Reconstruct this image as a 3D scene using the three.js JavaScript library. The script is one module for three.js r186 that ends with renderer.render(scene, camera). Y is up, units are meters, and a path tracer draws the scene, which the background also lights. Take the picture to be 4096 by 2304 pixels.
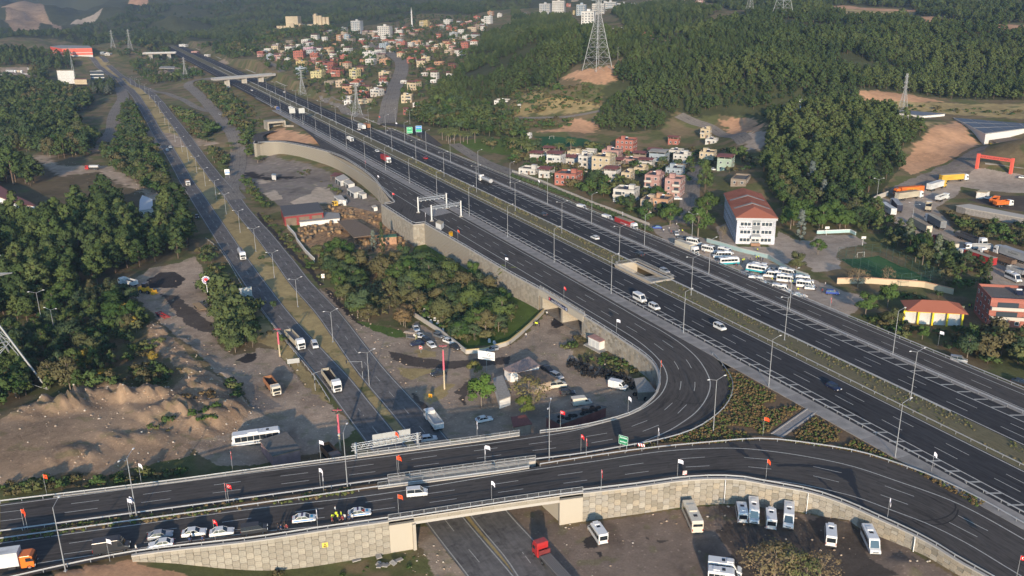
import*as THREE from 'three';
import {mergeGeometries,mergeVertices} from 'three/addons/utils/BufferGeometryUtils.js';
import {Sky} from 'three/addons/objects/Sky.js';
import {MarchingCubes} from 'three/addons/objects/MarchingCubes.js';

// ---------------------------------------------------------------- camera, sky, sun, exposure
const scene=new THREE.Scene();
const camera=new THREE.PerspectiveCamera(2*Math.atan(1152/3560)*180/Math.PI,16/9,1,30000);
camera.position.set(0,107,0);
camera.rotation.set(-Math.atan(1202/3560),0,-0.0119,'YXZ');
scene.add(camera);
const renderer=new THREE.WebGLRenderer({antialias:true});
renderer.setSize(1024,576);
renderer.toneMapping=THREE.LinearToneMapping;
renderer.toneMappingExposure=1.2;
renderer.shadowMap.enabled=true;
renderer.shadowMap.type=THREE.PCFSoftShadowMap;
const sunDir=new THREE.Vector3(0.02,Math.sin(0.34),Math.cos(0.34)).normalize();
const sky=new Sky();
sky.name='sky'; sky.scale.setScalar(20000); sky.userData.kind='structure';
sky.material.uniforms.sunPosition.value.copy(sunDir);
sky.material.uniforms.turbidity.value=4; sky.material.uniforms.rayleigh.value=1.6;
sky.material.uniforms.mieCoefficient.value=0.004; sky.material.uniforms.mieDirectionalG.value=0.8;
scene.add(sky);
scene.environmentIntensity=0.24;
const sun=new THREE.DirectionalLight(0xffe4c4,5.0);
sun.position.copy(sunDir).multiplyScalar(600); sun.target.position.set(0,0,-280);
sun.castShadow=true; sun.shadow.mapSize.set(4096,4096); sun.shadow.radius=1.2;
Object.assign(sun.shadow.camera,{left:-400,right:400,top:400,bottom:-400,near:1,far:3000});
scene.add(sun,sun.target);
scene.fog=new THREE.FogExp2(0xaac6f2,0.000075);

// ---------------------------------------------------------------- helpers
let seed=7; const rnd=()=>((seed=(seed*1664525 + 1013904223) >>> 0)/4294967296);
const rr=(a,b)=>a + (b - a)*rnd(),pick=a=>a[Math.floor(rnd()*a.length)];
const lerp=(a,b,t)=>a + (b - a)*t,clamp=(v,a=0,b=1)=>Math.min(b,Math.max(a,v)),sst=(a,b,v)=>{const t=clamp((v - a)/(b - a)); return t*t*(3 - 2*t);};
const hash=(x,y)=>{let h=(x*374761393 + y*668265263) | 0; h=Math.imul(h ^ (h >>> 13),1274126177); return ((h ^ (h >>> 16)) >>> 0)/4294967296;};
function vnoise(x,y) {const xi=Math.floor(x),yi=Math.floor(y); let fx=x - xi,fy=y - yi; fx=fx*fx*(3 - 2*fx); fy=fy*fy*(3 - 2*fy); return lerp(lerp(hash(xi,yi),hash(xi + 1,yi),fx),lerp(hash(xi,yi + 1),hash(xi + 1,yi + 1),fx),fy);}
const fbm=(x,y,o=4)=>{let s=0,a=.5,t=0; for (let i=0; i<o; i++) {s += a*vnoise(x,y); t += a; x=x*2.03 + 17.1; y=y*2.03 + 5.7; a *= .5;} return s/t;};
const used={};
function numbered(n) {used[n]=(used[n] ?? -1) + 1; return used[n]?n + '_' + String(used[n]).padStart(3,'0') :n;}
const shade=m=>{m.castShadow=m.receiveShadow=true; return m;};
function thing(name,label,category,x=0,y=0,z=0,turn=0,group) {const o=new THREE.Group(); o.name=numbered(name); o.position.set(x,y,z); o.rotation.y=turn; o.userData={label,category}; if (group) o.userData.group=group; scene.add(o); return o;}
function flat(geos) {const l=(Array.isArray(geos)?geos :[geos]).map(g=>g.index?g.toNonIndexed() :g); for (const g of l) {for (const k of Object.keys(g.attributes)) if (!['position','normal','uv','color'].includes(k)) g.deleteAttribute(k); if (!g.attributes.uv) g.setAttribute('uv',new THREE.Float32BufferAttribute(new Float32Array(g.attributes.position.count*2),2));} return l.length>1?mergeGeometries(l) :l[0];}
function part(name,geos,mat,parent,kind) {const m=shade(new THREE.Mesh(Array.isArray(geos)?flat(geos) :geos,mat)); m.name=name; parent.add(m); if (kind) m.userData.kind=kind; return m;}
function tmesh(name,geos,mat,label,category,group) {const m=part(numbered(name),geos,mat,scene); m.userData={label,category}; if (group) m.userData.group=group; return m;}
function struct(name,geos,mat,kind='structure',label) {const m=part(numbered(name),geos,mat,scene); m.userData.kind=kind; if (label) m.userData.label=label; return m;}
function bx(w,h,d,x=0,y=0,z=0,ry=0,rx=0,rz=0) {const g=new THREE.BoxGeometry(w,h,d); if (rz) g.rotateZ(rz); if (rx) g.rotateX(rx); if (ry) g.rotateY(ry); g.translate(x,y,z); return g;}   // centred
function bb(w,h,d,x=0,y=0,z=0,ry=0) {return bx(w,h,d,x,y + h/2,z,ry);}   // standing on y
function cyl(r0,r1,h,x=0,y=0,z=0,n=8) {const g=new THREE.CylinderGeometry(r1,r0,h,n); g.translate(x,y + h/2,z); return g;}
function rod(a,b,r,n=5,r1=r) {const A=new THREE.Vector3(...a),B=new THREE.Vector3(...b),L=A.distanceTo(B); const g=new THREE.CylinderGeometry(r1,r,L,n,1); g.translate(0,L/2,0); g.applyQuaternion(new THREE.Quaternion().setFromUnitVectors(new THREE.Vector3(0,1,0),B.clone().sub(A).normalize())); g.translate(A.x,A.y,A.z); return g;}
function quadSheet(pos,idx,uv) {const g=new THREE.BufferGeometry(); g.setAttribute('position',new THREE.Float32BufferAttribute(pos,3)); if (uv) g.setAttribute('uv',new THREE.Float32BufferAttribute(uv,2)); g.setIndex(idx); g.computeVertexNormals(); return g;}
const lin=(r,g,b)=>new THREE.Color().setRGB(r,g,b);
function mat(c,rough=.8,o={}) {return new THREE.MeshPhysicalMaterial({color:Array.isArray(c)?lin(...c) :c,roughness:rough,specularIntensity:rough>.84?.3 :1,...o});}
function tex(n,m,fn,srgb=true) {const d=new Uint8Array(n*m*4); for (let j=0; j<m; j++) for (let i=0; i<n; i++) {const c=fn(i,j),k=(j*n + i)*4; for (let q=0; q<3; q++) {let v=clamp(c[q]); if (srgb) v=v<.0031308?v*12.92 :1.055*Math.pow(v,1/2.4) - .055; d[k + q]=v*255;} d[k + 3]=255;} const t=new THREE.DataTexture(d,n,m); t.magFilter=THREE.LinearFilter; t.minFilter=THREE.LinearMipmapLinearFilter; t.generateMipmaps=true; t.wrapS=t.wrapT=THREE.RepeatWrapping; if (srgb) t.colorSpace=THREE.SRGBColorSpace; t.needsUpdate=true; return t;}
// tiling noise texture: period n texels
function tnoise(px,py) {return (x,y)=>{const xi=Math.floor(x),yi=Math.floor(y); let fx=x - xi,fy=y - yi; fx=fx*fx*(3 - 2*fx); fy=fy*fy*(3 - 2*fy); const H=(a,b)=>hash(((a % px) + px) % px,((b % py) + py) % py + px*7); return lerp(lerp(H(xi,yi),H(xi + 1,yi),fx),lerp(H(xi,yi + 1),H(xi + 1,yi + 1),fx),fy);};}
function tfbm(n,base=8,oct=4) {const fs=[]; for (let o=0; o<oct; o++) fs.push(tnoise(base << o,base << o)); return (i,j)=>{let s=0,a=.5,t=0; for (let o=0; o<oct; o++) {s += a*fs[o](i/n*(base << o),j/n*(base << o)); t += a; a *= .6;} return s/t;};}
// polyline tools ([x,z] points)
function resample(pts,step) {const L=[0]; for (let i=1; i<pts.length; i++) L.push(L[i - 1] + Math.hypot(pts[i][0] - pts[i - 1][0],pts[i][1] - pts[i - 1][1])); const T=L[L.length - 1],n=Math.max(1,Math.round(T/step)),out=[]; let k=0; for (let i=0; i <= n; i++) {const s=T*i/n; while (k<L.length - 2&&L[k + 1]<s) k++; const t=(s - L[k])/(L[k + 1] - L[k] || 1); out.push([lerp(pts[k][0],pts[k + 1][0],t),lerp(pts[k][1],pts[k + 1][1],t)]);} return out;}
function smooth(pts,step=4) {const c=new THREE.CatmullRomCurve3(pts.map(p=>new THREE.Vector3(p[0],0,p[1])),false,'centripetal'); return resample(c.getPoints(pts.length*12).map(v=>[v.x,v.z]),step);}
const plen=pts=>{let s=0; for (let i=1; i<pts.length; i++) s += Math.hypot(pts[i][0] - pts[i - 1][0],pts[i][1] - pts[i - 1][1]); return s;};
function offset(pts,d) {return pts.map((p,i)=>{const a=pts[Math.max(0,i - 1)],b=pts[Math.min(pts.length - 1,i + 1)]; const L=Math.hypot(b[0] - a[0],b[1] - a[1]) || 1; return [p[0] - (b[1] - a[1])/L*d,p[1] + (b[0] - a[0])/L*d];});}   // +d: to the right of travel seen from above
function tangents(pts) {return pts.map((p,i)=>{const a=pts[Math.max(0,i - 1)],b=pts[Math.min(pts.length - 1,i + 1)]; return Math.atan2(b[0] - a[0],b[1] - a[1]);});}
function ribbon(L,R,y) {const n=Math.min(L.length,R.length),pos=[],uv=[],idx=[]; const Y=typeof y==='function'?y :()=>y; let s=0; for (let i=0; i<n; i++) {if (i) s += Math.hypot(L[i][0] - L[i - 1][0],L[i][1] - L[i - 1][1]); const w=Math.hypot(R[i][0] - L[i][0],R[i][1] - L[i][1]); pos.push(L[i][0],Y(L[i][0],L[i][1]),L[i][1],R[i][0],Y(R[i][0],R[i][1]),R[i][1]); uv.push(0,s,w,s); if (i) {const a=2*i - 2; idx.push(a,a + 1,a + 2,a + 1,a + 3,a + 2);}} const g=quadSheet(pos,idx,uv); if (g.attributes.normal.getY(0)<0) {g.setIndex(idx.reverse()); g.computeVertexNormals();} return g;}
const strip=(c,w,y)=>ribbon(offset(c,-w/2),offset(c,w/2),y);
function sweep(pts,prof,y) {// prof: [[offset right, up],...] closed loop
  const n=pts.length,m=prof.length,pos=[],idx=[]; const Y=typeof y==='function'?y :()=>y; const offs=prof.map(q=>offset(pts,q[0]));
  for (let i=0; i<n; i++) for (let j=0; j<m; j++) pos.push(offs[j][i][0],Y(pts[i][0],pts[i][1]) + prof[j][1],offs[j][i][1]);
  for (let i=1; i<n; i++) for (let j=0; j<m; j++) {const a=(i - 1)*m + j,b=(i - 1)*m + (j + 1) % m,c=i*m + j,d=i*m + (j + 1) % m; idx.push(a,b,c,b,d,c);}
  for (const e of [0,(n - 1)*m]) for (let j=1; j<m - 1; j++) idx.push(e,e + j,e + j + 1);
  const g=quadSheet(pos,idx); return g.toNonIndexed().computeVertexNormals() ?? (()=>{const q=g.toNonIndexed(); q.computeVertexNormals(); return q;})();}
function dashes(c,on,period,w,y,start=0) {const f=resample(c,1),out=[]; const L=plen(f),st=L/(f.length - 1); for (let s=start; s + on<L; s += period) {const seg=f.slice(Math.max(0,Math.round(s/st)),Math.round((s + on)/st) + 1); if (seg.length>1) out.push(strip(seg,w,y));} return out;}
function inPoly(x,z,P) {let c=false; for (let i=0,j=P.length - 1; i<P.length; j=i++) if ((P[i][1]>z) !== (P[j][1]>z)&&x<(P[j][0] - P[i][0])*(z - P[i][1])/(P[j][1] - P[i][1]) + P[i][0]) c=!c; return c;}
function polySheet(P,y,step) {const s=new THREE.Shape(P.map(p=>new THREE.Vector2(p[0],-p[1]))); const g=new THREE.ShapeGeometry(s); g.rotateX(-Math.PI/2); const a=g.attributes.position; for (let i=0; i<a.count; i++) a.setY(i,typeof y==='function'?y(a.getX(i),a.getZ(i)) :y); const uv=g.attributes.uv; for (let i=0; i<a.count; i++) uv.setXY(i,a.getX(i),a.getZ(i)); g.computeVertexNormals(); return g;}
function canvasTex(w,h,draw) {const c=document.createElement('canvas'); c.width=w; c.height=h; draw(c.getContext('2d'),w,h); const t=new THREE.CanvasTexture(c); t.colorSpace=THREE.SRGBColorSpace; return t;}
// ---------------------------------------------------------------- terrain
const TC=[[-24,-151,-0.18201],[-37,-148,0.01786],[-46,-144,0.22678],[-56,-143,0.25141],[-64,-140,-0.12364],[-70,-140,-0.38625],[-81,-136,0.12627],[-85,-112,-0.02031],[-60,-108,-0.06017],[-40,-105,0.07142],[-20,-105,-0.00953],[0,-105,0.03151],[30,-105,0.00837],[70,-100,-0.00840],[110,-100,0.00428],[10,-158,-0.06021],[20,-161,-0.01932],[29,-163,0.02510],[37,-165,0.05321],[45,-165,-0.03491],[52,-164,0.02390],[60,-159,0.08216],[70,-151,-0.14094],[75,-144,0.08762],[78,-138,0.11517],[83,-134,-0.14637],[23,-153,-0.00797],[34,-147,-0.01054],[45,-144,-0.02758],[55,-147,0.04115],[63,-139,-0.02854],[3,-147,0.01518],[-8,-151,0.03952],[-6,-161,0.05377],[-34,-213,0.00351],[-49,-237,-0.01370],[-67,-269,0.02341],[-87,-304,0.00665],[-23,-212,-0.05144],[-50,-282,-0.03243],[-127,-387,-0.01069],[-177,-495,-0.02229],[-238,-629,-0.02615],[-309,-779,-0.00993],[-422,-1018,-0.03237],[-539,-1245,-0.04479],[-670,-1463,0.28555],[-61,-216,-0.01506],[-70,-229,0.13457],[-84,-242,0.05157],[-109,-281,-0.01844],[-133,-309,-0.00585],[-66,-207,0.17442],[-65,-191,0.12595],[-74,-186,0.05015],[-82,-177,-0.17750],[-94,-169,0.07830],[-110,-167,-0.00548],[-116,-187,0.00578],[-98,-188,0.06103],[-96,-201,0.03285],[-115,-198,-0.00530],[-121,-193,-0.18467],[-80,-206,-0.28824],[-78,-221,-0.11047],[-90,-211,-0.00421],[-71,-211,0.03330],[-122,-224,0.16077],[-139,-234,-0.05296],[-122,-242,0.10677],[-106,-238,-0.20457],[-127,-267,-0.01463],[-158,-278,0.00797],[-158,-260,-0.00693],[-97,-245,0.04408],[-157,-304,0.00273],[-180,-330,0.00090],[-158,-341,0.01056],[-142,-354,-0.02309],[-229,-409,0.00145],[-193,-426,-0.00077],[-285,-558,0.00439],[-242,-574,-0.02178],[-359,-637,0.02243],[-415,-759,-0.00930],[-391,-817,-0.01345],[-546,-1031,0.03345],[-526,-1139,0.02580],[-677,-1248,0.13804],[-597,-1211,0.17233],[23,-265,0.07417],[9,-267,-0.01850],[3,-245,-0.02162],[37,-232,-0.05285],[27,-251,-0.02542],[17,-229,0.04270],[30,-221,0.01106],[18,-207,-0.01052],[38,-223,0.03165],[2,-208,-0.02725],[-20,-235,-0.01583],[-8,-218,0.02668],[-35,-267,-0.02059],[-6,-257,0.01511],[-28,-309,0.00698],[-43,-380,0.04421],[-62,-422,0.02458],[-10,-320,0.03147],[-28,-355,0.01377],[-71,-389,-0.01077],[-97,-406,0.00425],[-94,-468,-0.00825],[-127,-494,-0.02204],[-156,-588,0.05169],[-116,-551,0.04603],[-82,-492,0.05968],[-181,-636,0.27127],[-173,-661,-0.07916],[-146,-637,-0.19946],[-203,-747,-0.35267],[-171,-683,-0.04748],[-215,-751,0.36427],[-269,-914,0.04014],[-316,-1023,0.05767],[-279,-864,0.04083],[-373,-1055,0.06734],[-446,-1192,0.09480],[-476,-1403,0.18975],[114,-252,-0.05206],[103,-274,-0.02863],[70,-354,-0.04529],[47,-403,-0.05536],[26,-449,-0.02709],[6,-495,-0.02802],[-46,-626,-0.05057],[126,-227,-0.01150],[132,-212,0.01352],[113,-174,-0.03963],[97,-284,-0.00972],[131,-262,0.06269],[154,-259,0.06746],[144,-285,-0.00163],[137,-301,-0.00330],[118,-317,-0.00149],[91,-340,-0.00089],[133,-349,0.00938],[142,-332,-0.00279],[152,-309,0.01719],[117,-349,-0.01073],[125,-406,0.23338],[173,-301,-0.01695],[174,-343,-0.04525],[173,-388,-0.01104],[179,-413,-0.08216],[206,-423,0.03414],[249,-448,0.36147],[220,-401,-0.05116],[203,-361,0.00362],[202,-340,0.00518],[157,-340,0.04472],[270,-474,-0.80035],[275,-522,0.64269],[235,-486,0.44651],[214,-469,-0.07851],[264,-539,-0.45418],[267,-560,0.01981],[256,-587,0.06412],[279,-631,-0.02828],[251,-632,0.14032],[255,-652,0.38479],[258,-662,-0.43286],[330,-651,-0.00621],[353,-627,0.00637],[317,-669,0.09410],[182,-449,-0.22441],[166,-429,0.42726],[139,-407,-0.21131],[141,-448,-0.30583],[188,-528,-0.06226],[183,-571,-0.59240],[205,-669,-0.38807],[251,-696,0.09304],[310,-727,0.01110],[369,-733,0.06422],[37,-460,-0.00159],[61,-405,0.02740],[18,-509,-0.07916],[84,-493,-0.01456],[116,-486,0.12747],[63,-556,0.04212],[112,-549,0.19012],[87,-594,-0.06258],[155,-600,0.19452],[131,-647,0.11854],[35,-614,-0.00051],[45,-658,0.03593],[9,-690,0.09596],[18,-730,0.00806],[58,-733,-0.18100],[71,-742,0.07365],[85,-760,-0.22783],[107,-682,-0.02485],[152,-683,-0.08650],[178,-811,0.01410],[119,-831,-0.01733],[133,-748,0.15755],[184,-665,0.04264],[169,-617,0.32925],[29,-829,-0.30237],[27,-770,-0.08918],[14,-980,-0.50794],[72,-1058,-0.06048],[93,-1126,-0.07236],[133,-1092,0.04949],[156,-1049,0.17499],[72,-1558,-0.03643],[216,-1787,-0.02611],[234,-1075,-0.07612],[302,-1213,-0.02448],[273,-1475,-0.02295],[306,-1036,-0.04596],[313,-908,-0.03745],[439,-1170,0.01803],[454,-1057,0.02166],[479,-968,-0.00787],[493,-916,0.01701],[365,-822,-0.04150],[430,-791,0.16838],[302,-795,-0.02620],[626,-1363,0.01965],[614,-1146,0.02224],[499,-1415,-0.00799],[682,-1880,0.16318],[57,-2299,-0.05609],[-101,-728,0.07507],[-128,-745,0.02888],[-104,-823,0.01750],[-117,-978,-0.04081],[-140,-1121,0.04029],[-169,-1249,0.04734],[-221,-1504,0.06277],[-56,-788,-0.29524],[-21,-735,-0.01254],[-6,-790,0.67780],[-27,-1000,0.47580],[-56,-928,0.17195],[-93,-1146,-0.01081],[-49,-1299,0.03131],[-136,-1494,-0.02878],[-214,-1666,0.09809],[-275,-1678,-0.01745],[-46,-1749,0.00753],[-211,-1888,-0.01583],[-180,-887,-0.07932],[-246,-1052,-0.09723],[-272,-1189,0.01802],[-182,-1014,-0.07620],[-323,-1218,-0.15650],[-270,-1353,0.02685],[-360,-1425,-0.11625],[-288,-1533,-0.05461],[-449,-1949,0.02379],[-479,-1787,-0.02041],[-423,-1439,-0.04996],[-542,-1611,-0.03825],[-552,-1448,-0.09119],[-637,-1630,0.05101],[-672,-1507,-0.16200],[-754,-1579,0.02001],[-752,-1412,-0.16483],[-637,-1168,-0.31281],[-914,-1723,-0.01046],[-1148,-2221,0.00898],[-991,-2186,-0.00847],[-874,-2127,0.05077],[-249,-2236,-0.03683],[-512,-2345,-0.02556],[-438,-2664,-0.01724],[-133,-2296,0.04397],[-70,-2699,0.10104],[-723,-2393,0.01759],[-926,-2536,-0.01168],[-1065,-2481,-0.05819],[-1038,-3132,0.07609],[-1199,-3075,-0.03221],[-627,-3036,0.09689],[-1707,-3618,0.27021],[-1372,-2555,0.14052],[-1437,-2803,-0.07422],[-1253,-4113,-0.23796],[-540,-3761,-0.10179],[159,-3596,-0.01956],[680,-2922,-0.02530],[970,-2304,-0.06178],[1108,-1901,-0.05987],[322,-2580,0.04621],[-2870,-5832,-0.03317],[-2192,-6119,-0.04273],[-2395,-4616,0.04217],[-2387,-3815,-0.16514],[-1730,-2451,-0.12954],[-843,-1241,-0.01247],[-383,-586,-0.04341],[498,-750,-0.16967],[277,-417,0.06124],[166,-250,-0.06258],[-2008,-4579,0.22261],[-250,-60,-0.06818],[250,-60,-0.00060],[0,-60,-0.00945],[-150,-180,0.10502],[-200,-260,0.00565],[200,-180,0.01388],[230,-280,0.02271]],TQ=[56.84608,69.27418,-111.43929],TS=324;
function landRaw(x,z) {let s=TQ[0] + TQ[1]*x/1000 + TQ[2]*z/1000; for (const c of TC) {const dx=x - c[0],dz=z - c[1]; s += c[2]*Math.sqrt(dx*dx + dz*dz + TS);} return s;}
const U=[0.42947,0.90308],N=[0.90308,-0.42947];      // along the motorway (towards us) and across it (to the right)
const ml=(s,n)=>[U[0]*s + N[0]*n,U[1]*s + N[1]*n];
const mlN=(x,z)=>x*N[0] + z*N[1],mlS=(x,z)=>x*U[0] + z*U[1];
// ---- traced edges of the elevated ramps ([x,z], metres), level 8
const LV=8;
const A_BAY=[ml(-410,131.5),ml(-408,124.8),ml(-364,125.3),ml(-364,130.6)];
const loopIn=smooth([ml(-364,130.6),ml(-320,132.1),ml(-281,132.9),...[[9.96,-291.3],[23.34,-264.2],[28.63,-253.1],[33.35,-242.5],[36.64,-234.8],[38.91,-227.5],[39.5,-221.1],[38.79,-213.8],[37.24,-208.3],[34.33,-202.6],[29.79,-196.7],[23.51,-192.6],[14.16,-188.6],[5.41,-186.5],[-6.74,-183.2],[-20.17,-179.8],[-35.75,-175.9],[-56.06,-170.8],[-71.42,-166.8],[-88.66,-162.8],[-105.3,-159.06]]],2.5);
const loopOut=smooth([ml(-410,150),ml(-364,150),ml(-300,150),ml(-240,150),...[[51.04,-245.1],[56.37,-231.7],[57.22,-224.3],[57.53,-216.4],[57.05,-211.4],[54.6,-203.7],[51.78,-198.2],[47.94,-192.9],[44.25,-188.9],[40.87,-186],[33.77,-182.2],[28.02,-180.2],[15.06,-176.1],[4.59,-173.8],[-.46,-172.7],[-27.8,-166.1],[-53.1,-159.79],[-76.85,-154.09],[-99.61,-148.55]]],2.5);
const sUp=smooth([[-99.18,-145.66],[-75.95,-151.27],[-52.35,-156.98],[-28.62,-162.9],[-.47,-169.5],[6.7,-171.7],[28.55,-177.6],[47.12,-180.8],[51.82,-181.5],[58.15,-181.7],[67.55,-179.1],[76.31,-175.5],[79.39,-173.2],[87.84,-164.8],[93.59,-155.82],[97.64,-146.96],[100.48,-141.23]],2.5);
const sLo=smooth([[-92.23,-132.96],[-81.66,-137.4],[-70.74,-141.24],[-49.23,-145.39],[-36.62,-148.58],[-23.91,-151.56],[-.52,-157.44],[14.28,-160.8],[26.52,-163.2],[35.2,-165.2],[41.62,-165.8],[47.82,-165.3],[53.03,-163.2],[61.26,-159.73],[67.07,-154.94],[70.87,-150.42],[74.73,-145.78],[77.73,-141.53],[80.42,-136],[83.41,-131.36],[85.39,-126.98]],2.5);
const nSolidIn=smooth([ml(-600,138),ml(-400,137.6),ml(-330,137.4),ml(-280,137.8),...[[22.66,-273.6],[32.08,-254],[36.51,-244.1],[39.52,-234.9],[41.08,-227.1],[41.33,-219],[40.29,-213.4],[37.44,-206.2],[32.95,-199.8],[27.39,-194.8],[21.01,-191.3],[13.62,-187.5],[-.43,-183.3],[-15.67,-179.6],[-35.21,-175],[-56.01,-170.3],[-77.22,-165.1],[-105.03,-158.31]]],2);
const nSolidOut=smooth([ml(-640,148.5),ml(-400,148.4),ml(-300,148.6),...[[34.36,-273.7],[40.31,-260.6],[44.99,-251.1],[49.09,-240.6],[51.51,-231],[52.28,-221.3],[51.71,-213],[49.05,-204.7],[44.98,-197],[40.51,-191.4],[35.92,-186.7],[28.14,-180.9]]],2);
const sSolidUp=smooth([[-98.9,-144.91],[-75.72,-150.45],[-52.18,-156.08],[-28.77,-160.7],[-.48,-168.8],[18.37,-173.5],[32.99,-177.3],[44.41,-178.5],[51.08,-178.3],[56.9,-177],[63.95,-174.6],[72.87,-170.1],[80.29,-163.6],[88.72,-155.03],[95.32,-142.51],[97.17,-138.45]],2);
const sSolidLo=smooth([[-93.59,-137.18],[-82.95,-139.88],[-49.94,-147.74],[-23.96,-151.59],[-.52,-157.89],[13.92,-161.3],[26.66,-164],[35.34,-165.8],[41.72,-166],[47.94,-165.6],[53.39,-164.3],[56.42,-163.9],[62.91,-161.4],[69.69,-157.47],[74.09,-153.37],[79.86,-147.72],[84.1,-141.48],[87.65,-134.22],[89.31,-130.81]],2);
// the dashes, traced as pairs of ends
const rampDashes=[[[-103.6,-155.67],[-99.52,-156.48]],[[-101.94,-152.61],[-97.97,-153.5]],[[-90.65,-158.66],[-85.52,-159.89]],[[-90.46,-155.39],[-84.47,-156.85]],[[-77.22,-161.9],[-71.83,-163.3]],[[-76.4,-158.76],[-70.92,-160.1]],[[-63.52,-165.3],[-58.21,-166.6]],[[-62.82,-162.1],[-57.34,-163.4]],[[-50.27,-168.6],[-44.62,-169.9]],[[-49.29,-165.4],[-43.7,-166.7]],[[-36.47,-171.8],[-30.9,-173.2]],[[-35.54,-168.7],[-30.06,-170]],[[-22.74,-175.1],[-17.25,-176.6]],[[-21.94,-172],[-16.52,-173.3]],[[-9.03,-178.6],[-3.73,-179.9]],[[-8.27,-175.3],[-2.87,-176.7]],[[3.44,-181.4],[8.73,-182.7]],[[4.2,-178.4],[9.55,-179.6]],[[16.78,-184.7],[21.8,-186.3]],[[17.79,-181.7],[22.85,-183.3]],
[[28.02,-189.5],[32.11,-192.4]],[[30.24,-186.9],[34.54,-190]],[[37.2,-197.9],[39.84,-201.8]],[[40.11,-196],[43.15,-200.7]],[[43.01,-209.2],[43.7,-211.7],[44.33,-214.6]],[[46.57,-208.5],[47.29,-211],[47.9,-214.1]],[[44.85,-227.8],[45.07,-225],[45.11,-222.3]],[[48.38,-228.9],[48.65,-226],[48.7,-223]],[[41.33,-241.1],[43.15,-235.8]],[[44.17,-243.3],[46.31,-237.7]],[[35.05,-255.3],[37.61,-250]],[[37.86,-257.4],[40.38,-251.7]],[[28.55,-269.1],[31.08,-263.8]],[[31.28,-271.3],[33.93,-265.8]],[[21.75,-283.5],[24.48,-277.9]],[[24.68,-285.2],[27.34,-279.7]],
[[-96.23,-142.06],[-91.55,-143.18]],[[-84.61,-144.87],[-79.23,-146.21]],[[-83.99,-141.48],[-79.14,-142.65]],[[-71.18,-148.11],[-65.76,-149.5]],[[-70.36,-144.75],[-64.83,-146.08]],[[-57.57,-151.33],[-52.17,-152.67]],[[-57.24,-148.06],[-51.77,-149.11]],[[-43.96,-154.61],[-38.45,-155.93]],[[-42.89,-151.37],[-37.63,-152.65]],[[-30.34,-157.91],[-24.87,-159.35]],[[-29.51,-154.7],[-24.08,-155.87]],[[-17.84,-160.9],[-12.43,-162.2]],[[-17.25,-157.52],[-11.83,-158.84]],[[-4.18,-164.3],[0.85,-165.6]],[[-3.37,-161],[1.85,-162.3]],[[9.31,-167.6],[14.75,-168.9]],[[10.35,-164.3],[15.44,-165.5]],[[22.89,-171],[28.34,-172.3]],[[23.72,-167.6],[28.94,-168.8]],[[36.64,-174],[42.28,-174.6]],[[37.23,-170.4],[42.47,-170.8]],[[50.87,-174.2],[55.93,-173.2]],[[50.74,-170.2],[55.46,-169.1]],[[64.77,-170],[69.92,-167.2]],[[63.53,-166.1],[68.08,-163.5]],[[76.99,-161.8],[81.28,-157.66]],[[74.78,-158.44],[78.81,-154.71]],[[86.88,-150.6],[90.02,-145.36]],[[84.03,-148.31],[87.06,-143.45]]];
// ---- terrain grid
const rowsZ=[]; for (let z=-84; z>-330; z -= 1.7) rowsZ.push(z); for (let z=-330; z>-640; z -= 3.2) rowsZ.push(z); for (let z=-640,d=4; z>-9500; z -= d,d *= 1.045) rowsZ.push(z);
const NC=260,halfW=z=>45 + .70*-z;
const MOUNDS=[];   // [x, z, radius, height]
const addMounds=(list,r,h)=>{for (const [x,z] of list) MOUNDS.push([x,z,r*rr(.7,1.35),h*rr(.35,.85)]);};
addMounds([[-125.5,-205.4],[-123.4,-211.8],[-117.6,-206.9],[-116.5,-215.3],[-114.9,-208.8],[-114.2,-217.3],[-111.5,-218.3],[-107.0,-219.2],[-100.6,-214.8],[-96.3,-212.6],[-96.2,-217.8],[-91.7,-215.7],[-112.9,-210.0],[-103.0,-214.2],[-99.5,-216.7]],3.4,2.0);
addMounds([[-94.9,-205.2],[-91.5,-201.7],[-88.6,-203.3],[-89.0,-208.3],[-86.5,-215.7],[-83.8,-219.5],[-78.2,-214.4],[-74.8,-211.5],[-72.1,-209.3],[-73.9,-204.4],[-80.0,-204.0],[-79.7,-199.5],[-84.1,-224.4],[-87.9,-227.8],[-76.3,-206.5],[-85.9,-206.8],[-78.7,-209.4]],3.0,1.7);
addMounds([[-118.4,-274.5],[-114.6,-268.8],[-110.6,-265.0],[-106.8,-261.4],[-101.4,-254.1],[-96.0,-247.2],[-115.0,-261.4],[-107.5,-254.0],[-92.2,-240.4],[-88.6,-233.8],[-99.0,-243.1],[-93.5,-237.4],[-117.6,-256.2],[-111.8,-238.4],[-84.9,-231.1]],3.2,1.6);
addMounds([[-139.4,-295.7],[-136.5,-294.5],[-96.9,-191.2],[-89.5,-190.4],[-91.9,-187.5],[-85.1,-191.1],[-102.3,-182.4],[-104.9,-178.6],[-97.2,-181.1]],3.0,1.5);
addMounds([[65.2,-154.8],[66.8,-153.8],[71.9,-140.0],[73.0,-138.3],[18.6,-252.0],[21.2,-253.4],[16.6,-249.0]],2.0,1.0);
for (const m of MOUNDS.slice(0,46)) for (let q=0; q<3; q++) MOUNDS.push([m[0] + rr(-6,6),m[1] + rr(-4.5,4.5),rr(1.5,2.3),rr(.5,1.25)]);
const RAMPS=[loopIn.concat([...loopOut].reverse()),sUp.concat([...sLo].reverse())];
const rampBox=RAMPS.map(P=>[Math.min(...P.map(p=>p[0])),Math.max(...P.map(p=>p[0])),Math.min(...P.map(p=>p[1])),Math.max(...P.map(p=>p[1]))]);
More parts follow.
